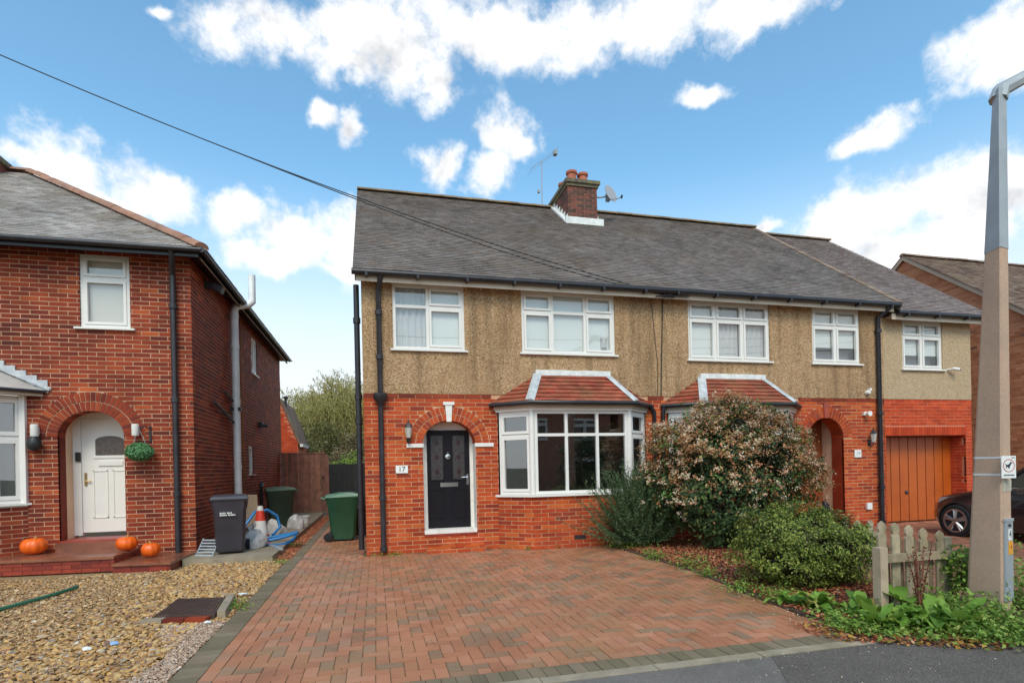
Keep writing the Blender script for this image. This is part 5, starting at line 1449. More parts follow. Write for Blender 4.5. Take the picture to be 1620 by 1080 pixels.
# weeds, dock leaves and litter along the bed
def blade(mb, base, az_, ln, wd, rise, droop, segs=6, wav=.12):
    d = np.array((math.cos(az_), math.sin(az_), 0)); s = np.array((-d[1], d[0], 0))
    vs, fs = [], []
    ph = random.uniform(0, 6)
    for i in range(segs + 1):
        t = i / segs
        c = np.array(base) + d * ln * t + np.array((0, 0, rise * t - droop * t * t))
        w = wd * (math.sin(math.pi * min(1, .08 + t * .92)) ** .7) * (1 - .25 * t)
        for sg in (-1, 0, 1):
            vs.append(c + s * sg * w / 2 + np.array((0, 0, abs(sg) * w * .18 + sg * math.sin(t * 9 + ph) * wav * w)))
    for i in range(segs):
        for j in (0, 1): fs.append([i * 3 + j, i * 3 + j + 1, i * 3 + j + 4, i * 3 + j + 3])
    mb.add(vs, fs)


dock_spots = [(4.40, 4.72, 18, .30), (4.60, 4.36, 24, .34), (4.80, 3.92, 28, .36), (4.42, 4.02, 20, .30), (5.02, 3.78, 22, .30), (4.28, 5.0, 12, .24)]
for i, (x, y, nl, ln) in enumerate(dock_spots):
    d_ = thing('dock_plant', ['broad-leaved dock plant furthest along the bed edge from the fence post', 'broad-leaved dock plant just left of the fence post', 'largest dock plant, spreading in front of the picket fence', 'small low dock plant at the drive corner with yellowing leaves', 'dock plant below the dead brown seed stalk', 'small dock plant nearest the green shrub'][i], 'plant', (x, y, .02), 0, 'dock plants by the fence')
    lm = [MB() for _ in range(nl)]
    for k in range(nl):
        q_ = random.uniform(0, .07); blade(lm[k], (x + random.uniform(-.09, .09), y + random.uniform(-.07, .07), .02 + q_), 2.4 * k + random.uniform(-.4, .4), ln * random.uniform(.4, 1.0), ln * random.uniform(.26, .5), random.uniform(.04, .25), random.uniform(.02, .2), 7, .2)
        lm[k].build('leaf', M['dock'], d_, smooth=80)
bl = thing('dock_plant', 'upright dock plant with one large round leaf against the fence post', 'plant', (4.93, 4.28, 0), 0, 'dock plants by the fence')
for a, ln, ri in ((1.0, .24, .42), (2.6, .22, .36), (4.2, .26, .3)):
    m = MB(); blade(m, (4.93, 4.26, .16), a, ln, .19, ri * .5, .1); m.tube([(4.93, 4.28, 0), (4.93, 4.26, .17)], .008, 5); m.build('leaf', M['dock'], bl, smooth=80)


def weed_patch(n, spots, mk, name, size=(.03, .06), h=.16, spread=.12, seed=1):
    g = np.random.default_rng(seed); PP = []
    for (x, y, k, s, hh) in spots:
        P = np.column_stack([x + g.normal(size=k) * s, y + g.normal(size=k) * s, np.abs(g.normal(size=k)) * hh * .5 + .02]); PP.append(P)
    P = np.vstack(PP); v, f = leaves(P, g.uniform(size[0], size[1], len(P)), .5, .9)
    return MB().addf(v, f).build(name, M[mk], None, kind='stuff')


weed_patch(0, [(4.15, 4.12, 380, .12, .09), (4.3, 3.98, 260, .12, .07), (4.55, 3.75, 300, .14, .09), (4.9, 3.55, 420, .15, .12), (5.2, 3.42, 420, .16, .12), (5.5, 3.38, 420, .16, .14), (5.0, 3.75, 420, .16, .16), (5.35, 3.65, 420, .16, .16), (4.75, 4.2, 420, .2, .14), (4.4, 4.5, 300, .16, .1), (5.15, 3.95, 700, .18, .2), (5.45, 3.95, 800, .2, .28), (5.8, 3.5, 420, .16, .10), (6.15, 3.6, 420, .16, .12), (6.3, 4.1, 600, .16, .4), (6.5, 4.3, 600, .2, .5), (6.5, 3.9, 700, .3, .3), (5.35, 4.15, 420, .16, .22), (6.9, 4.3, 600, .3, .34), (5.0, 3.85, 300, .14, .12)], 'weed', 'roadside_weeds', (.03, .065))
weed_patch(0, [(4.1, 9.9, 130, .07, .1), (4.35, 9.45, 320, .12, .14), (4.55, 9.2, 260, .12, .12), (4.35, 8.1, 420, .13, .15), (4.5, 7.2, 520, .15, .2), (4.35, 6.6, 240, .10, .12), (4.2, 5.7, 420, .13, .14), (4.3, 5.2, 420, .13, .14), (2.7, 9.82, 34, .035, .06), (.32, 10.15, 60, .1, .04), (.05, 10.1, 60, .1, .05), (3.3, 9.78, 20, .04, .08), (-1.62, 10.0, 80, .08, .05), (-1.64, 6.9, 240, .1, .05), (-1.7, 12.2, 120, .12, .06)], 'weed', 'bed_weeds', (.022, .05))
gb = [(rng.uniform(-1.1, 4.0), rng.uniform(4.0, 9.9), int(rng.integers(3, 9)), .025, .02) for _ in range(46)]
weed_patch(0, gb, 'leaf_fresh', 'joint_weeds', (.012, .024))
# leafy weed clump beside the lamp column
wp = thing('leafy_weed', 'bright green leafy weed growing between the picket fence and the lamp column', 'plant', (5.75, 4.42, 0))
P, Nn, _, _ = clumps(46, 22, (5.84, 4.30, .42), (.22, .16, .22), .4, .05, .1, .1, 41)
v_, f_ = leaves(P, rng.uniform(.04, .075, len(P)), .5, .8); MB().addf(v_, f_).build('leaves', M['weed'], wp)
stems(wp, (5.75, 4.42, 0), [(5.72 + random.uniform(-.2, .2), 4.35 + random.uniform(-.15, .15), random.uniform(.35, .6)) for _ in range(9)], .006, 'leaf_fresh')
# seed stalk
ss = thing('seed_stalk', 'dead reddish-brown dock stalk standing in front of the pickets', 'plant', (5.08, 4.22, 0))
m = MB(); PP = []
for k in range(7):
    a = random.uniform(-.9, .9); b = Vector((5.08, 4.2, .02)); t = b + Vector((math.sin(a) * .22 + .06, random.uniform(-.1, .06), random.uniform(.5, .82)))
    m.tube([b, b.lerp(t, .5) + Vector((.01, 0, .05)), t], [.007, .005, .002], 5)
    for q in np.linspace(.35, 1, 40): PP.append(np.array(b.lerp(t, q)) + rng.normal(size=3) * .016)
m.build('stalk', M['seed_stalk'], ss)
v_, f_ = leaves(np.array(PP), rng.uniform(.015, .03, len(PP)), .8, .1); MB().addf(v_, f_).build('seed_clusters', M['seed_stalk'], ss, kind='stuff')


# mulch of red bark and leaves, pale chips along the drive edge, fallen leaves
def flakes(name, P, size, mk, asp=.6):
    v, f = leaves(P, size, asp, 1.8); return MB().addf(v, f).build(name, M[mk], None, kind='stuff')


p = scatter(15000, 4.05, 6.0, 4.25, 9.9, lambda x, y: (x > np.interp(y, [4.3, 5.3, 6.9, 9.9], [4.12, 4.2, 4.42, 4.36])))
flakes('bark_mulch', np.column_stack([p, rng.uniform(.02, .045, len(p))]), rng.uniform(.02, .06, len(p)), 'mulch')
p = scatter(2600, 3.3, 4.5, 3.95, 9.9, lambda x, y: np.abs(x - np.interp(y, [3.95, 4.36, 5.3, 6.9, 9.9], [3.9, 4.05, 4.15, 4.38, 4.3])) < np.abs(rng.normal(size=len(x))) * .16)
flakes('bark_chips', np.column_stack([p, rng.uniform(.004, .02, len(p))]), rng.uniform(.008, .024, len(p)), 'chips')
p = scatter(420, -1.2, 4.0, 4.0, 9.9, lambda x, y: rng.random(len(x)) < np.clip((x + 1.6) / 5.5, .1, 1))
flakes('drive_litter', np.column_stack([p, np.full(len(p), .006)]), rng.uniform(.008, .02, len(p)), 'chips')
p = scatter(420, 3.75, 5.3, 3.3, 4.3, lambda x, y: y > 3.85 - .52 * (x - 3.7))
flakes('fallen_leaves', np.column_stack([p, rng.uniform(.008, .04, len(p))]), rng.uniform(.03, .085, len(p)), 'dead_leaf')
p = scatter(500, 2.5, 6.5, 2.9, 3.8, lambda x, y: rng.random(len(x)) < np.clip((y - 2.7), .1, 1))
q = scatter(3600, 3.75, 5.8, 3.3, 4.4, lambda x, y: y > 3.9 - .55 * (x - 3.7))
flakes('leaf_mould', np.column_stack([q, rng.uniform(.0, .03, len(q))]), rng.uniform(.012, .045, len(q)), 'mulch')
flakes('kerb_litter', np.column_stack([p, np.full(len(p), .009)]), rng.uniform(.006, .016, len(p)), 'chips')


# ------------------------------------------------------------------ trees behind
def willow(x, y, h, w, label):
    t = thing('willow_tree', label, 'tree', (x, y, 0))
    g = np.random.default_rng(11)
    tr = MB().tube([(x, y, 0), (x + .2, y, h * .25), (x - .1, y + .2, h * .5), (x + .2, y, h * .78)], [.32, .26, .17, .05], 9); tips = []
    for k in range(26):
        a = g.uniform(0, 2 * math.pi); z0 = h * g.uniform(.3, .7); r = w * g.uniform(.3, .95); z1 = min(h * 1.0, z0 + h * g.uniform(.12, .38)) * (1 - .18 * (r / w) ** 2)
        b = Vector((x, y, z0)); e = Vector((x + math.cos(a) * r, y + math.sin(a) * r * .8, z1)); mid = b.lerp(e, .55) + Vector((0, 0, h * .06))
        tr.tube([b, mid, e], [.09, .05, .015], 5); tips += [(b.lerp(mid, .6), 1), (mid, 1), (mid.lerp(e, .5), 1), (e, 2), (e, 2)]
    tr.build('trunk', M['bark'], t, smooth=60)
    PP = []; TT = []
    for tp_, wgt in tips:
        for s in range(26 * wgt):
            o = np.array(tp_) + g.normal(size=3) * np.array((.55, .55, .3)); ln = g.uniform(.8, 2.9); n = int(ln * 15)
            tt = np.linspace(0, 1, n); sway = g.normal(size=2) * .25
            out_ = np.array((o[0] - x, o[1] - y)) / w * .5
            P = np.column_stack([o[0] + (sway[0] + out_[0]) * tt + .35 * np.sin(tt * 2), o[1] + (sway[1] + out_[1]) * tt, o[2] + .3 * np.sin(tt * 2.6) - ln * tt ** 1.2])
            PP.append(P[P[:, 2] > .4])
    P = np.vstack(PP) + g.normal(size=(sum(map(len, PP)), 3)) * .035
    d = np.column_stack([g.normal(size=len(P)) * .4, g.normal(size=len(P)) * .4, -np.ones(len(P))]); d /= np.linalg.norm(d, axis=1)[:, None]
    s = np.cross(d, g.normal(size=P.shape)); s /= np.linalg.norm(s, axis=1)[:, None]
    L_ = g.uniform(.10, .2, len(P))[:, None]
    v = np.stack([P, P + d * L_ * .5 + s * .018, P + d * L_, P + d * L_ * .5 - s * .018], 1)
    MB().addf(v.reshape(-1, 3), np.arange(len(P) * 4).reshape(-1, 4)).build('crown', M['willow'], t)
    return t


willow(-2.5, 33, 7.1, 3.7, 'olive-yellow weeping willow beyond the gates at the end of the passage')


def shrub(name, label, c, r, nc, npc, ls, mk, seed, cr=.2, cat='shrub', trunk=True):
    t = thing(name, label, cat, (c[0], c[1], 0))
    P, Nn, _, _ = clumps(nc, npc, c, r, .55, cr, .1, .15, seed)
    v, f = leaves(P, rng.uniform(ls * .6, ls * 1.2, len(P)), .5, .3, Nn); MB().addf(v, f).build('crown', M[mk], t)
    if trunk: MB().tube([(c[0], c[1], 0), (c[0], c[1], c[2])], [.08, .04], 6).build('trunk', M['bark'], t)
    return t


shrub('shrub', 'lime-green bush showing above the black gate', (-.95, 23.2, 1.35), (.75, .5, .95), 90, 40, .12, 'shrub_lime', 51, .12)
shrub('shrub', 'dull brown-green bush behind the lime-green one, below the willow', (-.9, 27, 1.9), (1.4, 1, 1.5), 130, 40, .13, 'shrub_brown', 52, .2)
shrub('shrub', 'grey-green bush under the left side of the willow', (-3.2, 29, 2.0), (1.9, 1, 2.0), 180, 40, .14, 'shrub_far', 53, .2)
g = np.random.default_rng(77); PP = []
for k in range(420):
    a = g.uniform(-1.5, 1.6); R_ = g.uniform(70, 95); h = g.uniform(1.5, 5.5)
    c = np.array((R_ * math.sin(a), R_ * math.cos(a), h * .5)); PP.append(c + g.normal(size=(44, 3)) * np.array((2.2, 1.5, h * .33)))
P = np.vstack(PP); P[:, 2] = np.abs(P[:, 2])
v_, f_ = leaves(P, g.uniform(.4, .9, len(P)), .6, .3); MB().addf(v_, f_).build('distant_woodland', M['shrub_far'], None, kind='stuff')

# ------------------------------------------------------------------ gates, outbuilding and the house on the right
gt = thing('timber_gate', 'brown boarded timber gate closing the passage beside the brick house', 'gate', (-2.5, 20.4, .1))
nb = 8
for k in range(nb):
    a = -3.2 + k * 1.46 / nb; dz = rng.uniform(-.02, .02)
    MB().box(a + .006, a + 1.46 / nb - .006, 20.38 + .008 * (k % 2), 20.41 + .008 * (k % 2), .12, 2.17 + dz).build('board', M['timber_gate'], gt)
MB().box(-3.25, -1.74, 20.44, 20.49, .4, .5).build('rail', M['timber_gate'], gt); MB().box(-3.25, -1.74, 20.44, 20.49, 1.75, 1.85).build('rail', M['timber_gate'], gt)
MB().box(-3.25, -1.74, 20.36, 20.44, 2.185, 2.225).build('capping', M['timber_gate'], gt)
MB().box(-1.735, -1.63, 20.3, 20.42, 0, 2.12).build('gate_post', M['timber_gate'], gt)
MB().box(-1.86, -1.80, 20.35, 20.38, 1.3, 1.37).build('latch', M['iron'], gt)
g2 = thing('black_gate', 'black boarded gate behind the green wheelie bin', 'gate', (-.95, 20.2, 0))
for k in range(8):
    a = -1.62 + k * 1.36 / 8
    MB().box(a + .002, a + .168, 20.2, 20.23, .04, 1.80).build('board', M['timber_black'], g2)
MB().box(-1.62, -.26, 20.235, 20.29, 1.4, 1.5).build('rail', M['timber_black'], g2); MB().box(-1.62, -.26, 20.235, 20.29, .3, .4).build('rail', M['timber_black'], g2)
g3 = thing('black_fence_panel', 'narrow black panel against the flank wall beside the soil pipe', 'fence panel', (-.4, 12.9, 0))
for k in range(3):
    MB().box(-.50 + k * .085, -.42 + k * .085, 13.3, 13.33, .03, 1.72).build('board', M['timber_black'], g3)
ob = thing('outbuilding', 'orange brick gable end showing behind the timber gate', 'building', (-4.2, 25, 0))
itx = []
FO = Frame((-5.6, 25, 0), (1, 0)); rb = lay_bricks(FO, 0, 2.35, 0, 5.2, [], .26, .08)
rb = [b for b in rb if b[2] < 4.55 - max(0, (b[1] + b[3] / 2 - 1.7)) * 2.6 + .05]
MB().prism([(-5.6, 25.008, 0), (-3.24, 25.008, 0), (-3.24, 25.008, 2.78), (-3.9, 25.008, 4.5), (-5.6, 25.008, 5.0)], (0, 3.5, 0)).build('wall', M['mortar_new'], ob)
build_bricks([(b, 'brick_new') for b in rb], ob, 0)
MB().prism([(-3.9, 24.9, 4.56), (-3.18, 24.9, 2.7), (-3.12, 24.9, 2.74), (-3.86, 24.9, 4.66)], (0, 3.8, 0)).prism([(-5.7, 24.9, 5.05), (-3.9, 24.9, 4.56), (-3.86, 24.9, 4.66), (-5.7, 24.9, 5.15)], (0, 3.8, 0)).build('roof', M['tile_far'], ob)
MB().box(-3.14, -3.02, 24.85, 27, 2.62, 2.74).build('gutter', M['upvc'], ob)
MB().tube([(-3.78, 25.6, 4.4), (-3.78, 25.6, 4.75)], .05, 8).lathe([(.05, 4.75), (.11, 4.77), (.11, 4.84), (.03, 4.88)], (-3.78, 25.6, 0), 10).build('flue_cap', M['iron'], ob)

hr = thing('brick_house', 'orange brick house with brown tiled gable roof behind the lamp column', 'house', (17.5, 14, 0))
XR = 17.5; ap = (14.72, 8.39); tr_ = .80
FRr = Frame((XR, 19.0, 0), (0, -1))
bk = lay_bricks(FRr, 0, 8.3, 0, 8.4, [], .25, .082)
bk = [b for b in bk if b[2] + .04 < ap[1] - .1 - abs((19.0 - b[1]) - ap[0]) * tr_]
build_bricks([(b, 'brick_far') for b in bk], hr, 260)
y0 = 10.7; ye = ap[1] - .1 - (ap[0] - y0) * tr_
MB().prism([(XR + .008, 19, 0), (XR + .008, y0, 0), (XR + .008, y0, ye), (XR + .008, ap[0], ap[1] - .1), (XR + .008, 19, ye)], (8, 0, 0)).build('wall', M['mortar_far'], hr)
rr_ = place('roof', None, hr, Matrix.Translation((XR, y0, 5)))
ya = y0 - .35; za = ap[1] - (ap[0] - ya) * tr_; sr = math.hypot(ap[0] - ya, ap[1] - za)
tile_plane((XR - .12, ya, za), (1, 0, 0), (0, ap[0] - ya, ap[1] - za), int(sr / .12), sr / int(sr / .12), .2, lambda s: (0, 8.3), rr_, 'tile_far', 150)
MB().add([(XR - .12, ya, za), (XR + 8.2, ya, za), (XR + 8.2, ap[0], ap[1]), (XR - .12, ap[0], ap[1])], [[0, 1, 2, 3]]).add([(XR - .12, 19.2, za), (XR + 8.2, 19.2, za), (XR + 8.2, ap[0], ap[1]), (XR - .12, ap[0], ap[1])], [[0, 3, 2, 1]]).build('roof_deck', M['tile_far'], rr_)
MB().prism([(XR - .10, ya, za - .02), (XR - .10, ap[0], ap[1] - .02), (XR - .10, 19.2, za - .02), (XR - .10, 19.2, za - .16), (XR - .10, ap[0], ap[1] - .16), (XR - .10, ya, za - .16)][::-1], (.03, 0, 0)).build('bargeboard', mat('bargeboard_brown', (.42, .30, .22), .7), rr_)
ridge_tiles((XR - .12, ap[0], ap[1] + .02), (XR + 8.2, ap[0], ap[1] + .02), .11, 18, rr_, 'tile_far')

# ------------------------------------------------------------------ lamp column
lc = thing('lamp_column', 'tapering concrete street lamp column with grey metal top and access door', 'street lamp', (5.72, 4.02, 0))
cb = [np.array(q) for q in ((5.617, 4.178), (5.618, 3.832), (5.818, 3.892), (5.82, 4.21))]
ct = [np.array(q) for q in ((5.784, 3.943), (5.712, 3.836), (5.841, 3.859), (5.885, 3.965))]


def csec(z, e=0.):
    t = z / 5.0; q = [a + (b - a) * t for a, b in zip(cb, ct)]; c = sum(q) / 4
    pts = []
    for i in range(4):
        p, a, b = q[i], q[i - 1], q[(i + 1) % 4]; ch = .16
        for o in (a, b):
            r_ = p + (o - p) * ch * .5; r_ = c + (r_ - c) * (1 + e); pts.append((r_[0], r_[1], z))
    return pts


def csolid(z0, z1, e=0., segs=6):
    m = MB(); zs = np.linspace(z0, z1, segs + 1); vs = []; fs = []
    for z in zs: vs += csec(z, e)
    for i in range(segs):
        for k in range(8): fs.append([i * 8 + k, i * 8 + (k + 1) % 8, (i + 1) * 8 + (k + 1) % 8, (i + 1) * 8 + k])
    fs += [list(range(7, -1, -1)), list(range(segs * 8, segs * 8 + 8))]
    return m.add(vs, fs)


csolid(0, 3.56).build('concrete_shaft', M['concrete_post'], lc)
csolid(3.50, 5.0, .05).build('metal_sleeve', M['steel_sleeve'], lc)
am = MB(); A_ = [Vector((5.79, 3.90, 4.92)), Vector((5.83, 3.90, 5.02)), Vector((6.4, 3.84, 5.33)), Vector((7.2, 3.4, 5.75))]
am.tube(A_, [.075, .07, .055, .045], 8); am.build('lamp_arm', M['steel_sleeve'], lc, smooth=40)
MB().obox(Matrix.Translation((7.5, 3.25, 5.85)) @ Matrix.Rotation(math.radians(-25), 4, 'Z'), (-.35, -.12, -.05), (.35, .12, .08)).build('lantern', M['metal_grey'], lc)
for z in (1.37, 1.53):
    V = csec(z, .03) + csec(z + .018, .03)
    MB().add(V, [[k, (k + 1) % 8, 8 + (k + 1) % 8, 8 + k] for k in range(8)]).build('steel_band', M['lead_white'], lc)


def on_face(t, z, out=.0):
    a, b = [p + (q - p) * (z / 5.0) for p, q in ((cb[1], ct[1]), (cb[2], ct[2]))]
    p = a + (b - a) * t; n_ = np.array(((b - a)[1], -(b - a)[0])); n_ /= np.linalg.norm(n_); p = p + n_ * out
    return (p[0], p[1], z)


def plate(t0, t1, z0, z1, o0, o1, mk, name, parent):
    V = [on_face(t0, z0, o1), on_face(t1, z0, o1), on_face(t1, z0, o0), on_face(t0, z0, o0), on_face(t0, z1, o1), on_face(t1, z1, o1), on_face(t1, z1, o0), on_face(t0, z1, o0)]
    return MB().addf(V, HEXF).build(name, M[mk], parent)


dr_ = plate(.06, .92, .20, .94, .0, .014, 'metal_grey', 'access_door', lc)
plate(.03, .95, .942, .966, .0, .02, 'steel_sleeve', 'door_hood', lc)
plate(.06, .95, 1.22, 1.33, -.01, .004, 'concrete_patch', 'repair_patch', lc)
plate(.36, .74, .765, .87, .0145, .017, 'sign_white', 'number_label', dr_)
plate(.36, .84, .63, .755, .0145, .017, 'sign_yellow', 'hazard_label', dr_)
fa, fb_ = np.array(on_face(0, .8)), np.array(on_face(1, .8)); fd = fb_ - fa; rzf = math.atan2(fd[1], fd[0])
text('4', .10, on_face(.55, .82, .0185), 'ink', dr_, rz=rzf, name='number', ext=.0005)
text('4', .05, on_face(.62, .70, .0185), 'redoxide', dr_, rz=rzf, name='number', ext=.0005)
MB().lathe([(.014, 0), (.014, -.01)], on_face(.45, .905, .015), 8, 'y').build('door_lock', M['ink'], lc)
plate(.35, .62, .30, .33, .014, .022, 'metal_grey', 'lower_lock', lc)
sg = thing('dog_fouling_sign', 'small white sign with red ring and black dog strapped to the lamp column', 'sign', (5.72, 3.82, 1.5))
SM = Matrix.Translation((5.668, 3.80, 1.45)) @ Matrix.Rotation(math.radians(-8), 4, 'Z') @ Matrix.Scale(.86, 4)
MB().obox(SM, (-.085, -.004, -.12), (.085, .004, .12)).build('plate', M['sign_white'], sg)
rg = MB(); n = 28; r0, r1 = .062, .070
vs = []
for k in range(n):
    a = 2 * math.pi * k / n
    for r_ in (r0, r1): vs.append(tuple(SM @ Vector((r_ * math.cos(a), -.0055, .015 + r_ * math.sin(a)))))
rg.add(vs, [[2 * k, 2 * k + 1, (2 * k + 3) % (2 * n), (2 * k + 2) % (2 * n)] for k in range(n)])
rg.build('red_ring', M['sign_red'], sg)
dogp = [(-.035, -.02), (-.028, -.02), (-.026, .0), (-.012, -.006), (.0, -.022), (.008, -.022), (.008, -.002), (.022, .012), (.026, .03), (.042, .032), (.044, .04), (.028, .046), (.024, .054), (.016, .044), (.008, .03), (-.02, .018), (-.032, .024), (-.044, .036), (-.04, .022), (-.034, .01)]
MB().prism([tuple(SM @ Vector((x, -.0055, .005 + z))) for x, z in dogp], (0, .001, 0)).build('dog_pictogram', M['ink'], sg)
bm_ = MB()
for k in range(8): bm_.obox(SM, (-.06 + k * .0155, -.0055, -.095), (-.06 + k * .0155 + .011, -.0045, -.08))
bm_.obox(SM, (.035, -.0055, .095), (.07, -.0045, .103)); bm_.build('lettering', M['ink'], sg)

# ------------------------------------------------------------------ picket fence
pf = thing('picket_fence', 'short weathered grey picket fence with one rail and a post', 'fence', (5.1, 4.42, 0))
MB().prism([(4.745, 4.31, .0), (4.835, 4.31, .0), (4.835, 4.40, .0), (4.745, 4.40, .0)], (0, 0, -.05)).box(4.745, 4.835, 4.31, 4.40, 0, .68).build('post', M['timber_pale'], pf)
MB().box(5.72, 5.80, 4.43, 4.51, 0, .72).build('post', M['timber_grey'], pf)
rl_ = MB().addf([(4.838, 4.345, .525), (5.80, 4.375, .515), (5.80, 4.41, .515), (4.838, 4.38, .525), (4.838, 4.345, .605), (5.80, 4.375, .592), (5.80, 4.41, .592), (4.838, 4.38, .605)], HEXF); rl_.build('rail', M['timber_grey'], pf)


def picket(x, y, w, z1, mk, lean=0.):
    pts = [(x - w / 2, 0.), (x + w / 2, 0.), (x + w / 2 + lean, z1 - .13), (x + w * .32 + lean, z1 - .11), (x + w / 2 + lean, z1 - .075), (x + w * .45 + lean, z1 - .035), (x + lean, z1), (x - w * .45 + lean, z1 - .035), (x - w / 2 + lean, z1 - .075), (x - w * .32 + lean, z1 - .11), (x - w / 2 + lean, z1 - .13)]
    return MB().prism([(a, y, z) for a, z in pts], (0, .02, 0)).build('picket', M[mk], pf)


for x, z in ((4.89, .93), (5.055, .905), (5.235, .875), (5.42, .835), (5.62, .80)):
    picket(x, 4.415 + rng.uniform(-.004, .004), .098, z, 'timber_grey', rng.uniform(-.012, .012))
for x, z in ((4.975, .70), (5.15, .76), (5.33, .75), (5.52, .70)):
    picket(x, 4.455 + rng.uniform(-.004, .004), .105, z, 'timber_dark', rng.uniform(-.015, .015))

for x, y, z in ((6.36, 6.3, .70), (6.56, 6.3, .70), (6.78, 6.3, .69)): picket(x, y, .1, z, 'timber_grey')
MB().box(6.2, 7.0, 6.322, 6.36, .45, .52).build('rail', M['timber_grey'], pf)

# ------------------------------------------------------------------ wheelie bins
def wheelie(label, loc, rz, body, lid, h=1.0, lidtilt=0.0):
    t = thing('wheelie_bin', label, 'wheelie bin', loc, rz, 'wheelie bins')
    def ringb(z, w, d, oy=0): return [(-w / 2, -d / 2 + oy, z), (w / 2, -d / 2 + oy, z), (w / 2, d / 2 + oy, z), (-w / 2, d / 2 + oy, z)]
    secs = [ringb(.04, .44, .46, .02), ringb(.12, .46, .52, .0), ringb(.80, .53, .64, .0), ringb(.84, .57, .68, 0), ringb(.94 * h, .58, .70, 0), ringb(.96 * h, .60, .72, 0)]
    # rounded corners by chamfering each section
    V, Fc = [], []
    for s in secs:
        p = [np.array(q) for q in s]
        for i in range(4):
            a, b, c = p[i - 1], p[i], p[(i + 1) % 4]
            for o in (a, c): V.append(b + (o - b) * .09)
    k = 8
    for i in range(len(secs) - 1):
        for j in range(k): Fc.append([i * k + j, i * k + (j + 1) % k, (i + 1) * k + (j + 1) % k, (i + 1) * k + j])
    Fc.append(list(range(k - 1, -1, -1)))
    MB().add(V, Fc).build('body', M[body], t, local=True, smooth=35)
    z = .965 * h
    lm = MB(); prof = [(-.36, z, .60), (-.375, z + .03, .61), (-.34, z + .075, .56), (-.1, z + .105, .50), (.15, z + .10, .50), (.33, z + .07, .56), (.37, z + .03, .60), (.37, z, .60)]
    V = []
    for y_, zz, w in prof: V += [(-w / 2, y_, zz), (w / 2, y_, zz)]
    n_ = len(prof)
    lm.add(V, [[2 * i, 2 * i + 1, 2 * i + 3, 2 * i + 2] for i in range(n_ - 1)] + [[2 * i for i in range(n_)], [2 * i + 1 for i in range(n_)][::-1], [0, 2 * n_ - 2, 2 * n_ - 1, 1]])
    lm.build('lid', M[lid], t, local=True)
    MB().tube([(-.27, .36, .93 * h), (-.26, .44, .965 * h), (.26, .44, .965 * h), (.27, .36, .93 * h)], .02, 8).build('handle', M[lid], t, local=True, smooth=50)
    for s in (-1, 1):
        w = MB().lathe([(.02, -.03), (.075, -.035), (.10, -.02), (.10, .02), (.075, .035), (.02, .03)], (s * .275, .30, .10), 18, 'x'); w.build('wheel', M['tyre'], t, local=True, smooth=40)
    MB().tube([(-.29, .30, .10), (.29, .30, .10)], .014, 6).build('axle', M['iron'], t, local=True)
    return t


b1 = wheelie('green wheelie bin standing on the brick drive in front of the black gate', (-.72, 12.85, 0), math.radians(84), 'bin_green', 'bin_green_lid')
b2 = wheelie('dark grey wheelie bin with white lettering near the corner downpipe', (-2.62, 11.0, .1), math.radians(11), 'bin_grey', 'bin_grey', 1.0)
b3 = wheelie('dark green wheelie bin against the side wall beyond the traffic cone', (-2.5, 15.6, .1), math.radians(-75), 'bin_dark', 'bin_dark_lid')
# two short lines of white print, too small to read in the photograph
lt = MB(); x = -.13
for row, (zz, words_) in enumerate(((.735, (5, 4)), (.70, (6, 6)))):
    x = -.15
    for wd in words_:
        for k in range(wd):
            lt.box(x, x + .013, -.322 - .035, -.318, zz, zz + (.021 if k % 3 else .027)); x += .0195
        x += .016
lt.build('lettering', M['sign_white'], b2, local=True)

# ------------------------------------------------------------------ things on the left steps and path
def pumpkin(label, loc, rx, rz_, rot, lean=0.):
    t = thing('pumpkin', label, 'pumpkin', loc, rot, 'pumpkins on the front steps')
    V, Fc = [], []; nu, nv = 40, 14
    for j in range(nv + 1):
        ph = -math.pi / 2 + math.pi * j / nv
        for i in range(nu):
            th = 2 * math.pi * i / nu; rib = 1 - .075 * abs(math.sin(th * 5)) ** .6 * 0 - .07 * (1 - abs(math.cos(th * 5))) ** 2
            r_ = math.cos(ph) ** .75 * rx * rib * (1 + .035 * math.sin(2 * th + rot * 7) + .03 * math.sin(3 * th + rot * 3 + ph * 2)); dim = 1 - .22 * math.exp(-(r_ / (rx * .35)) ** 2)
            V.append((r_ * math.cos(th), r_ * math.sin(th), rz_ + rz_ * math.sin(ph) * dim * .98))
    for j in range(nv):
        for i in range(nu): Fc.append([j * nu + i, j * nu + (i + 1) % nu, (j + 1) * nu + (i + 1) % nu, (j + 1) * nu + i])
    MB().add(V, Fc).build('flesh', M['pumpkin'], t, local=True, smooth=179)
    MB().tube([(0, 0, rz_ * 1.55), (.01, 0, rz_ * 1.8), (.04, .01, rz_ * 2.05)], [.035, .022, .018], 7).build('stalk', M['pumpkin_stem'], t, local=True)
    return t


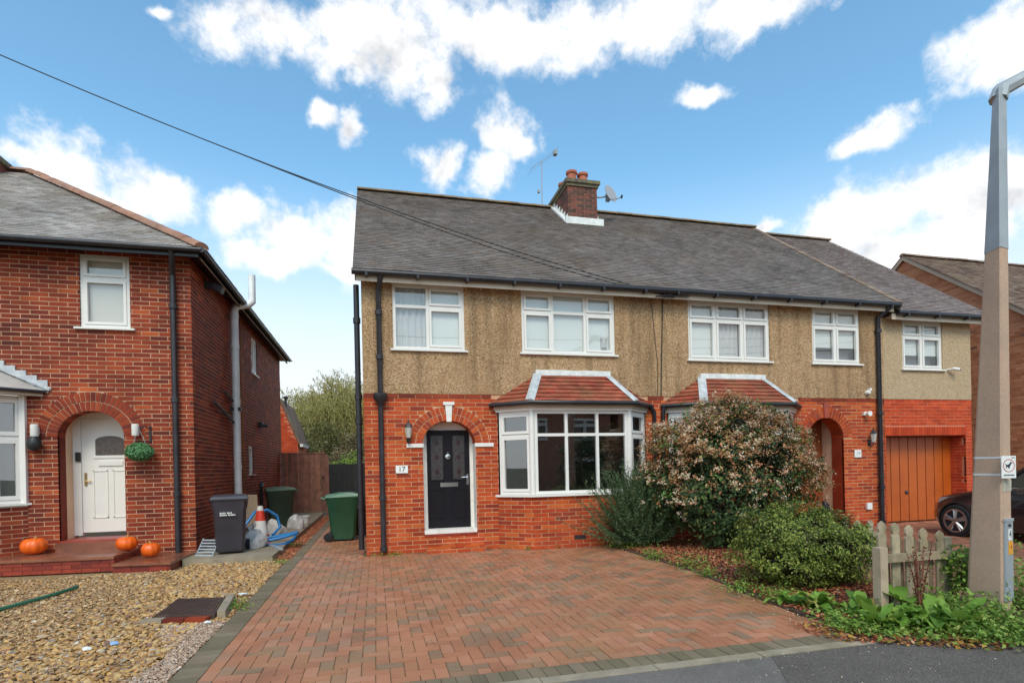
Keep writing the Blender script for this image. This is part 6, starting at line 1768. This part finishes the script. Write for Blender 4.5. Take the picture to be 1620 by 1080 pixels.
pumpkin('widest orange pumpkin on the top step left of the white door', (-5.66, 10.95, .252), .185, .145, .3)
pumpkin('orange pumpkin on the end of the top step right of the door', (-4.24, 10.85, .252), .165, .125, 1.1)
pumpkin('smallest orange pumpkin on the lower step beside the downpipe', (-3.82, 10.70, .136), .15, .13, 2.0)
for label, x in (('white wall lamp with a dark glass bowl left of the arched door', -5.70), ('white wall lamp on the right of the arch above the green ball', -4.17)):
    t = thing('wall_lamp', label, 'wall lamp', (x, YL, 2.3))
    MB().lathe([(.055, 2.26), (.06, 2.27), (.06, 2.46), (.05, 2.47)], (x, YL - .08, 0), 14).box(x - .04, x + .04, YL - .06, YL - .005, 2.3, 2.42).build('housing', M['upvc'], t, smooth=40)
    if x < -5: MB().lathe([(.05, 2.26), (.09, 2.2), (.105, 2.12), (.08, 2.04), (.03, 2.01)], (x + .01, YL - .12, 0), 14).build('bowl', M['black_plastic'], t, smooth=50)
bk_ = thing('hanging_bracket', 'small black scrolled bracket right of the arch', 'bracket', (-3.95, YL, 2.3))
MB().box(-3.97, -3.94, YL - .03, YL - .008, 2.16, 2.44).tube([(-3.955, YL - .02, 2.4), (-3.99, YL - .2, 2.42), (-4.06, YL - .22, 2.36)], .012, 6).build('bracket_arm', M['iron'], bk_)
tb = thing('topiary_ball', 'green artificial topiary ball hanging beside the white door', 'hanging ball', (-4.06, 10.98, 1.98))
P = rng.normal(size=(2600, 3)); P /= np.linalg.norm(P, axis=1)[:, None]; Nn = P.copy(); P = P * rng.uniform(.8, 1.03, (2600, 1)) * np.array((.215, .2, .16)) + np.array((-4.06, 10.98, 1.97))
v_, f_ = leaves(P, rng.uniform(.03, .05, len(P)), .6, 0, Nn); MB().addf(v_, f_).build('foliage', M['topiary'], tb)
MB().lathe([(.02, -.13), (.15, -.07), (.18, 0), (.15, .07), (.02, .13)], (-4.06, 10.98, 1.97), 14).build('core', M['leaf_dark'], tb)
MB().tube([(-4.18, 10.98, 2.05), (-4.07, 10.98, 2.38)], .004, 4).tube([(-3.94, 10.98, 2.05), (-4.06, 10.98, 2.38)], .004, 4).build('chain', M['metal_grey'], tb)
fl_l = thing('floodlight', 'black floodlight under the eaves on the side wall', 'floodlight', (-3.1, 12.0, 5.3))
MB().box(-3.25, -3.12, 12.0, 12.12, 5.25, 5.38).obox(Matrix.Translation((-3.02, 12.1, 5.27)) @ Matrix.Rotation(math.radians(25), 4, 'Y'), (-.1, -.1, -.06), (.1, .1, .06)).build('lamp_body', M['iron'], fl_l)
MB().obox(Matrix.Translation((-2.955, 12.1, 5.24)) @ Matrix.Rotation(math.radians(25), 4, 'Y'), (-.02, -.09, -.055), (-.0, .09, .055)).build('lens', M['dish'], fl_l)
cn = thing('traffic_cone', 'red and white traffic cone on the concrete path', 'traffic cone', (-2.38, 12.4, .1))
MB().box(-.19, .19, -.19, .19, 0, .045).lathe([(.165, .045), (.15, .16)], (0, 0, 0), 20).build('base', M['cone_red'], cn, local=True, smooth=40)
MB().lathe([(.149, .161), (.105, .45)], (0, 0, 0), 20).build('white_band', M['cone_white'], cn, local=True, smooth=40)
MB().lathe([(.104, .451), (.068, .66)], (0, 0, 0), 20).build('red_band', M['cone_red'], cn, local=True, smooth=40)
MB().lathe([(.067, .661), (.055, .75), (.04, .755)], (0, 0, 0), 20).build('top', M['cone_white'], cn, local=True, smooth=40)
hs = thing('blue_pipe_coil', 'loose loops of blue plastic water pipe around the cone', 'pipe', (-2.3, 12.3, .1))
m = MB()
pts = [(-2.76, 12.35, .16), (-2.70, 12.45, .45), (-2.52, 12.6, .72), (-2.30, 12.75, .74), (-2.14, 12.9, .60), (-2.08, 12.9, .35), (-2.2, 12.7, .2)]
m.tube(pts, .032, 8)
pts = [(-2.5 + .52 * math.cos(a) + .32, 12.1 + .42 * math.sin(a), .17 + .07 * math.sin(a * 2 + .6)) for a in np.linspace(-2.6, 3.2, 26)]
m.tube(pts, .032, 8)
pts = [(-2.45 + .56 * math.cos(a) + .3, 11.95 + .3 * math.sin(a), .25 + .06 * math.cos(a * 1.5)) for a in np.linspace(-2.0, 1.8, 18)]
m.tube(pts, .03, 8)
m.build('hose_loop', M['hose'], hs, smooth=60)


def lump(name, label, cat, loc, r, mk, seed=0, squash=.75, group=None, amp=.3):
    t = thing(name, label, cat, loc, 0, group)
    bm = bmesh.new(); bmesh.ops.create_icosphere(bm, subdivisions=3, radius=1); g = np.random.default_rng(seed)
    V = np.array([v.co[:] for v in bm.verts]); ks = g.normal(size=(5, 3)) * 2.2; ph = g.uniform(0, 6, 5)
    dsp = 1 + amp * sum(np.sin(V @ ks[i] + ph[i]) for i in range(5)) / 2.5
    V = V * dsp[:, None] * np.array((r, r * .85, r * squash)); V[:, 2] = np.maximum(V[:, 2], -r * squash * .55) + r * squash * .55
    Fq = [[q.index for q in f.verts] for f in bm.faces]; bm.free()
    MB().addf(V, Fq).build('bag_body' if cat == 'bag' else 'body', M[mk], t, local=True, smooth=35)
    return t


rb_ = lump('rubbish_bag', 'crumpled white plastic bag on the path behind the grey bin', 'bag', (-2.35, 11.55, .1), .24, 'bag', 2, .85)
MB().tube([(-.08, 0, .36), (-.02, .02, .42), (.03, 0, .44)], [.06, .03, .05], 7).build('bag_neck', M['bag'], rb_, local=True)
lump('rubbish_bag', 'small pale bag leaning on the dark green bin', 'bag', (-2.02, 14.9, .1), .18, 'bag', 5, 1.3)
lump('rubbish_bag', 'pinkish bag of rubbish right of the traffic cone', 'bag', (-2.2, 13.3, .1), .2, 'bag', 8, 1.1)
bd = MB().addf([(-3.22, 13.2, .12), (-3.12, 13.2, .1), (-2.95, 13.75, .1), (-3.05, 13.75, .12), (-3.235, 13.22, 1.0), (-3.215, 13.2, 1.0), (-3.05, 13.75, 1.0), (-3.07, 13.77, 1.0)], HEXF)
bd = MB().obox(Matrix.Translation((-2.85, 13.6, .1)) @ Matrix.Rotation(math.radians(12), 4, 'X'), (-.26, -.01, .22), (.22, .01, .98)).build('board', M['board'], None); tag(bd, 'beige board standing behind the traffic cone by the white flue pipe', 'board')
mg = thing('metal_grille', 'grey metal shelf rack leaning beside the grey wheelie bin', 'rack', (-3.0, 10.75, .05))
m = MB(); RM = Matrix.Translation((-3.0, 10.72, .08)) @ Matrix.Rotation(math.radians(-24), 4, 'Z') @ Matrix.Rotation(math.radians(-35), 4, 'X')
for k in range(6): m.obox(RM, (-.17, -.008, .02 + k * .06), (.17, .008, .045 + k * .06))
for s in (-.17, .16): m.obox(RM, (s, -.012, 0), (s + .012, .012, .37))
m.build('slats', M['metal_grey'], mg)
wp_ = MB().obox(Matrix.Translation((-2.05, 11.6, .115)) @ Matrix.Rotation(math.radians(-66), 4, 'Z'), (-.75, -.03, -.012), (.75, .03, .02)).build('metal_strip', M['metal_grey'], None); tag(wp_, 'long grey metal strip lying on the concrete path edge', 'metal strip')
wb = thing('paint_tub', 'small white tub at the far end of the concrete path', 'tub', (-1.95, 16.0, .1))
MB().lathe([(.10, 0), (.14, .2), (.155, .21), (.155, .24), (.13, .24), (.12, .05)], (0, 0, 0), 16).build('tub', M['litter_white'], wb, local=True, smooth=40)

mc = thing('manhole_cover', 'brown ribbed manhole cover on a raised brick frame in the gravel', 'manhole cover', (-2.0, 6.9, 0))
CV = [(-2.30, 6.55), (-1.70, 6.42), (-1.80, 7.28), (-2.36, 7.38)]
MB().prism([(x, y, .055) for x, y in CV], (0, 0, -.08)).build('lid', M['cover'], mc)
for k in range(18):
    t = (k + .5) / 18; a = np.array(CV[0]) * (1 - t) + np.array(CV[1]) * t; b = np.array(CV[3]) * (1 - t) + np.array(CV[2]) * t
    s = (b - a) / np.linalg.norm(b - a); nn2 = np.array((s[1], -s[0])) * .008
    MB().prism([(*(a + nn2 + s * .03), .064), (*(a - nn2 + s * .03), .064), (*(b - nn2 - s * .03), .064), (*(b + nn2 - s * .03), .064)][::-1], (0, 0, -.012)).build('rib', M['cover'], mc)
fb0 = Frame((-2.40, 6.54, 0), (CV[1][0] + .02 - CV[0][0] + .05, CV[1][1] - CV[0][1]))
for k in range(3):
    V = [fb0.p(k * .225 + .005, d, z) for z in (-.03, .07) for d in (-.10, -.10, 0, 0) for _ in (0,)]
    a, b = k * .225 + .006, k * .225 + .219
    V = [fb0.p(a, -.10, -.03), fb0.p(b, -.10, -.03), fb0.p(b, -.004, -.03), fb0.p(a, -.004, -.03), fb0.p(a, -.10, .048), fb0.p(b, -.10, .048), fb0.p(b, -.004, .048), fb0.p(a, -.004, .048)]
    MB().addf(V, HEXF).build('brick', M['brick_left' if k else 'concrete'], mc)
MB().prism([(-1.685, 6.44, .088), (-1.60, 6.42, .088), (-1.70, 7.30, .088), (-1.785, 7.30, .088)], (0, 0, -.15)).build('edging_slab', M['concrete'], mc)
sp_ = MB().tube([(-4.35, 7.45, .03), (-4.2, 7.85, .035), (-4.08, 8.3, .04), (-4.02, 8.75, .04)], .022, 6).build('strap', M['green_strap'], None); tag(sp_, 'green strap lying on the gravel in front of the steps', 'strap')
for (x, y, s, mk, lab, cat) in ((-2.35, 5.72, .05, 'litter_blue', 'pale blue scrap of litter on the gravel below the manhole cover', 'litter'), (-2.52, 5.62, .045, 'litter_white', 'white scrap of litter beside the blue one on the gravel', 'litter'), (-1.66, 7.5, .06, 'litter_white', 'white flat stone at the far corner of the manhole frame', 'stone'), (-1.72, 6.22, .045, 'litter_white', 'white pebble at the near corner of the manhole frame', 'stone')):
    o = MB().addf(ICO_V * np.array((s, s * .7, s * .35)) * (1 + rng.uniform(-.25, .25, (len(ICO_V), 1))) + np.array((x, y, .03)), ICO_F).build('litter_scrap' if cat == 'litter' else 'stone', M[mk], None); tag(o, lab, cat)
lump('garden_ornament', 'small dark dog-shaped ornament inside the porch of number 19', 'ornament', (10.2, YF + .42, .302), .10, 'black_plastic', 12, 2.0, amp=.2)

# ------------------------------------------------------------------ overhead wires and wall cables
A0 = np.array((5.85, 10.02, 4.98)); P1 = np.array((0, 0, HC)) + (np.array((-4.317, 7.897, 6.592)) - np.array((0, 0, HC))) * 1.2
for k, (oy, lab) in enumerate(((0, 'upper of the two overhead service wires crossing to the eaves'), (.13, 'lower of the two overhead service wires crossing to the eaves'))):
    B0 = A0 + (P1 - A0) * 1.9 + np.array((0, 0, 1.9)); pts = []
    for t in np.linspace(0, 1, 41):
        q = A0 + (B0 - A0) * t; q[2] -= .9 * 4 * t * (1 - t) + oy * min(1, t * 6) * max(0, 1 - t * 2.6); q[0] -= k * .12 * max(0, 1 - 3 * t); pts.append(tuple(q))
    o = MB().tube(pts, .009, 5).build('service_wire', M['cable'], None); tag(o, lab, 'wire', 'service wires')
wc = thing('wire_anchor', 'bracket on the fascia where the service wires meet the house', 'bracket', (5.85, 10.0, 5.0))
MB().box(5.72, 5.98, 10.02, 10.044, 4.93, 5.0).tube([(5.85, 10.04, 4.97), (5.85, 9.97, 4.97)], .015, 6).tube([(5.55, 10.0, 4.93), (5.85, 10.0, 4.97), (6.3, 10.0, 4.965)], .014, 6).build('anchor_plate', M['iron'], wc)
for x0_, x1_, lab in ((5.58, 5.70, 'thin black cable running down the pebbledash just left of the party line'), (5.84, 5.78, 'thick black cable running down the party line from the eaves')):
    o = MB().tube([(x0_, YF - .03, 4.97), (x0_ + (x1_ - x0_) * .5, YF - .025, 4.2), (x1_, YF - .025, 3.6), (x1_ - .02, YF - .025, 2.96)], .011 if x0_ > 5.7 else .006, 6).build('wall_cable', M['cable'], None); tag(o, lab, 'cable')
for k, (y, z) in enumerate(((-1.5, 6.3), (-2.2, 7.0), (-2.9, 6.6))):
    o = MB().tube([(x, y + .04 * x * (k - 1), z + .0016 * x * x) for x in np.linspace(-30, 34, 33)], .02, 5).build('street_cable', M['cable'], None)
    tag(o, ['lowest overhead cable along the street, nearest the houses', 'highest overhead cable along the street', 'overhead cable along the street, farthest from the houses'][k], 'cable', 'street cables')

# ------------------------------------------------------------------ parked car on house 19's drive
car = thing('parked_car', 'dark hatchback parked on the neighbouring drive behind the lamp column', 'car', (12.2, 9.05, 0))
CXc, CYc = 10.42, 9.08


def carsec(x, zb, zbelt, hw, tuck=.08):
    return [(x, -hw + tuck, zb), (x, -hw - .0, zb + .14), (x, -hw, (zb + zbelt) * .5), (x, -hw + .03, zbelt - .1), (x, -hw + .10, zbelt), (x, 0, zbelt + .03), (x, hw - .10, zbelt), (x, hw - .03, zbelt - .1), (x, hw, (zb + zbelt) * .5), (x, hw, zb + .14), (x, hw - tuck, zb)]


st_ = [(0.0, .30, .58, .55), (.06, .22, .68, .70), (.25, .19, .76, .82), (.6, .18, .84, .87), (1.1, .18, .93, .88), (1.6, .18, .98, .88), (2.6, .18, 1.0, .88), (3.4, .19, 1.02, .86), (3.9, .24, 1.02, .80), (4.02, .32, .95, .70)]
V, Fc = [], []
for x, zb, zt, hw in st_: V += [(CXc + a, CYc + b, c) for a, b, c in carsec(x, zb, zt, hw)]
n_ = 11
for i in range(len(st_) - 1):
    for j in range(n_ - 1): Fc.append([i * n_ + j, i * n_ + j + 1, (i + 1) * n_ + j + 1, (i + 1) * n_ + j][::-1])
    Fc.append([i * n_ + n_ - 1, i * n_, (i + 1) * n_, (i + 1) * n_ + n_ - 1][::-1])
Fc += [list(range(n_)), list(range((len(st_) - 1) * n_, len(st_) * n_))[::-1]]
MB().add(V, Fc).build('body', M['car_paint'], car, smooth=40)


def cabin(stn, name, mk, ins=0.):
    V, Fc = [], []
    for x, zl, zh, hw0, hw1 in stn: V += [(CXc + x, CYc - hw0, zl), (CXc + x, CYc - hw1, zh), (CXc + x, CYc + hw1, zh), (CXc + x, CYc + hw0, zl)]
    for i in range(len(stn) - 1):
        for j in range(3): Fc.append([i * 4 + j, i * 4 + j + 1, (i + 1) * 4 + j + 1, (i + 1) * 4 + j][::-1])
    return MB().add(V, Fc).build(name, M[mk], car, smooth=30)


cabin([(1.15, .93, .945, .74, .72), (1.75, .97, 1.36, .77, .62), (2.0, .99, 1.42, .78, .60), (2.9, 1.0, 1.44, .78, .60), (3.55, 1.0, 1.34, .76, .58), (3.95, .98, 1.02, .72, .62)], 'glasshouse', 'car_glass')
V = []; stn = [(1.62, 1.30, .645), (2.0, 1.435, .61), (2.9, 1.46, .61), (3.6, 1.34, .59)]
m = MB(); vs = []
for x, z, hw in stn: vs += [(CXc + x, CYc - hw, z), (CXc + x, CYc, z + .035), (CXc + x, CYc + hw, z)]
m.add(vs, [[i * 3 + j, i * 3 + j + 1, (i + 1) * 3 + j + 1, (i + 1) * 3 + j][::-1] for i in range(3) for j in (0, 1)]); m.build('roof', M['car_paint'], car, smooth=60)
for s in (-1, 1):
    m = MB()
    for P, Q in (((1.2, .95, .76), (1.78, 1.36, .64)), ((2.55, 1.0, .79), (2.5, 1.44, .63)), ((3.5, 1.0, .78), (3.35, 1.38, .61)), ((1.78, 1.36, .64), (3.35, 1.39, .615))):
        m.tube([(CXc + P[0], CYc + s * P[2], P[1]), (CXc + Q[0], CYc + s * Q[2], Q[1])], .03, 6)
    m.build('pillar_frame', M['car_paint'], car)
    for wx in (.66, 3.2):
        w = place('wheel', None, car, Matrix.Translation((CXc + wx, CYc + s * .80, .31)))
        sgn = s
        MB().lathe([(.23, -.10), (.29, -.105), (.315, -.07), (.315, .07), (.29, .105), (.23, .10)], (CXc + wx, CYc + s * .80, .31), 28, 'y').build('tyre', M['tyre'], w, smooth=40)
        MB().lathe([(.225, -.06), (.225, .06)], (CXc + wx, CYc + s * .79, .31), 28, 'y').build('wheel_well', M['black_plastic'], w, smooth=40)
        rm = MB(); yc = CYc + s * .905
        for k in range(5):
            a = 2 * math.pi * k / 5 + .3
            for da in (-.13, .13):
                p0 = (CXc + wx + .04 * math.cos(a), yc, .31 + .04 * math.sin(a)); p1 = (CXc + wx + .22 * math.cos(a + da), yc - s * .01, .31 + .22 * math.sin(a + da)); rm.tube([p0, p1], [.03, .024], 5)
        rm.lathe([(.05, -.015), (.05, .015)], (CXc + wx, yc, .31), 12, 'y'); rm.lathe([(.205, -.02), (.232, -.02), (.232, .02), (.205, .02), (.205, -.02)], (CXc + wx, yc - s * .01, .31), 28, 'y', None, False)
        rm.build('rim', M['rim'], w, smooth=40)
        ar_ = MB().lathe([(.325, -.03), (.35, -.03), (.35, .03), (.325, .03), (.325, -.03)], (CXc + wx, CYc + s * .862, .33), 28, 'y', None, False); ar_.build('wheel_arch', M['black_plastic'], w, smooth=40)
    V = [(CXc + .05, CYc + s * .60, .62), (CXc + .24, CYc + s * .80, .64), (CXc + .50, CYc + s * .845, .775), (CXc + .22, CYc + s * .74, .74)]
    MB().prism(V if s < 0 else V[::-1], (.05, -s * .05, -.01)).build('headlight', M['headlamp'], car)
    MB().obox(Matrix.Translation((CXc + 1.45, CYc + s * .93, 1.0)), (-.05, -.09, -.05), (.07, .09, .06)).build('wing_mirror', M['car_paint'], car)
MB().box(CXc - .015, CXc + .02, CYc - .35, CYc + .35, .32, .43).build('number_plate', M['sign_white'], car)

car.matrix_basis = Matrix.Translation((11.92, 8.95, 0)) @ Matrix.Rotation(math.radians(-92), 4, 'Z') @ Matrix.Translation((-CXc, -CYc, 0)) @ car.matrix_basis

# ------------------------------------------------------------------ across the road (seen only as reflections in the window glass)
def brickmat():
    m = bpy.data.materials.new('brick_opposite'); m.use_nodes = True; t = m.node_tree; b = t.nodes['Principled BSDF']
    br = t.nodes.new('ShaderNodeTexBrick'); tc_ = t.nodes.new('ShaderNodeTexCoord'); mp = t.nodes.new('ShaderNodeMapping'); mp.inputs['Rotation'].default_value = (math.pi / 2, 0, 0)
    t.links.new(tc_.outputs['Object'], mp.inputs[0]); t.links.new(mp.outputs[0], br.inputs[0]); br.inputs['Scale'].default_value = 4; t.links.new(br.outputs[0], b.inputs['Base Color'])
    br.inputs['Color1'].default_value = (.34, .11, .06, 1); br.inputs['Color2'].default_value = (.42, .15, .08, 1); br.inputs['Mortar'].default_value = (.5, .38, .28, 1); b.inputs['Roughness'].default_value = .8
    return m


BM = brickmat()
for k, (xo, lab) in enumerate(((9.6, 'red brick house across the road, directly opposite the bay windows'), (21.4, 'red brick house across the road, further along past the lamp column'))):
    oh = thing('brick_house', lab, 'house', (xo, -14, 0))
    MB().box(xo - 5.6, xo + 5.6, -22, -14, -.1, 5.1).build('wall', BM, oh)
    MB().prism([(xo - 5.9, -13.6, 5.0), (xo - 5.9, -18, 7.8), (xo - 5.9, -22.4, 5.0)][::-1], (11.8, 0, 0)).build('roof', M['tile_far'], oh)
    FO2 = Frame((xo + 5.6, -14, 0), (-1, 0))
    for (a, b, c, e) in ((1.0, 2.8, 3.2, 4.6), (4.4, 5.8, 3.3, 4.6), (8.2, 10.2, 3.2, 4.6), (1.0, 3.2, .9, 2.4), (7.8, 10.2, .9, 2.4)):
        window(oh, FO2, a, b, c, e, [.5, .5], .3, back='dark_room', frame=.09, sash=.05, d0=-.08, dep=.08, backd=-.005)
    MB().box(xo - .5, xo + .5, -13.99, -13.93, .1, 2.2).build('front_door', M['door_white'], oh)
for k, (c, r, lab) in enumerate((((11.6, -8.6, 1.5), (1.9, 1.0, 1.9), 'dark green garden bush across the road, the larger one'), ((6.6, -8.4, 1.0), (1.6, .8, 1.2), 'dark green garden bush across the road, the lower one'))):
    shrub('garden_bush', lab, c, r, 160, 34, .2, 'leaf_dark', 61 + k, .22)
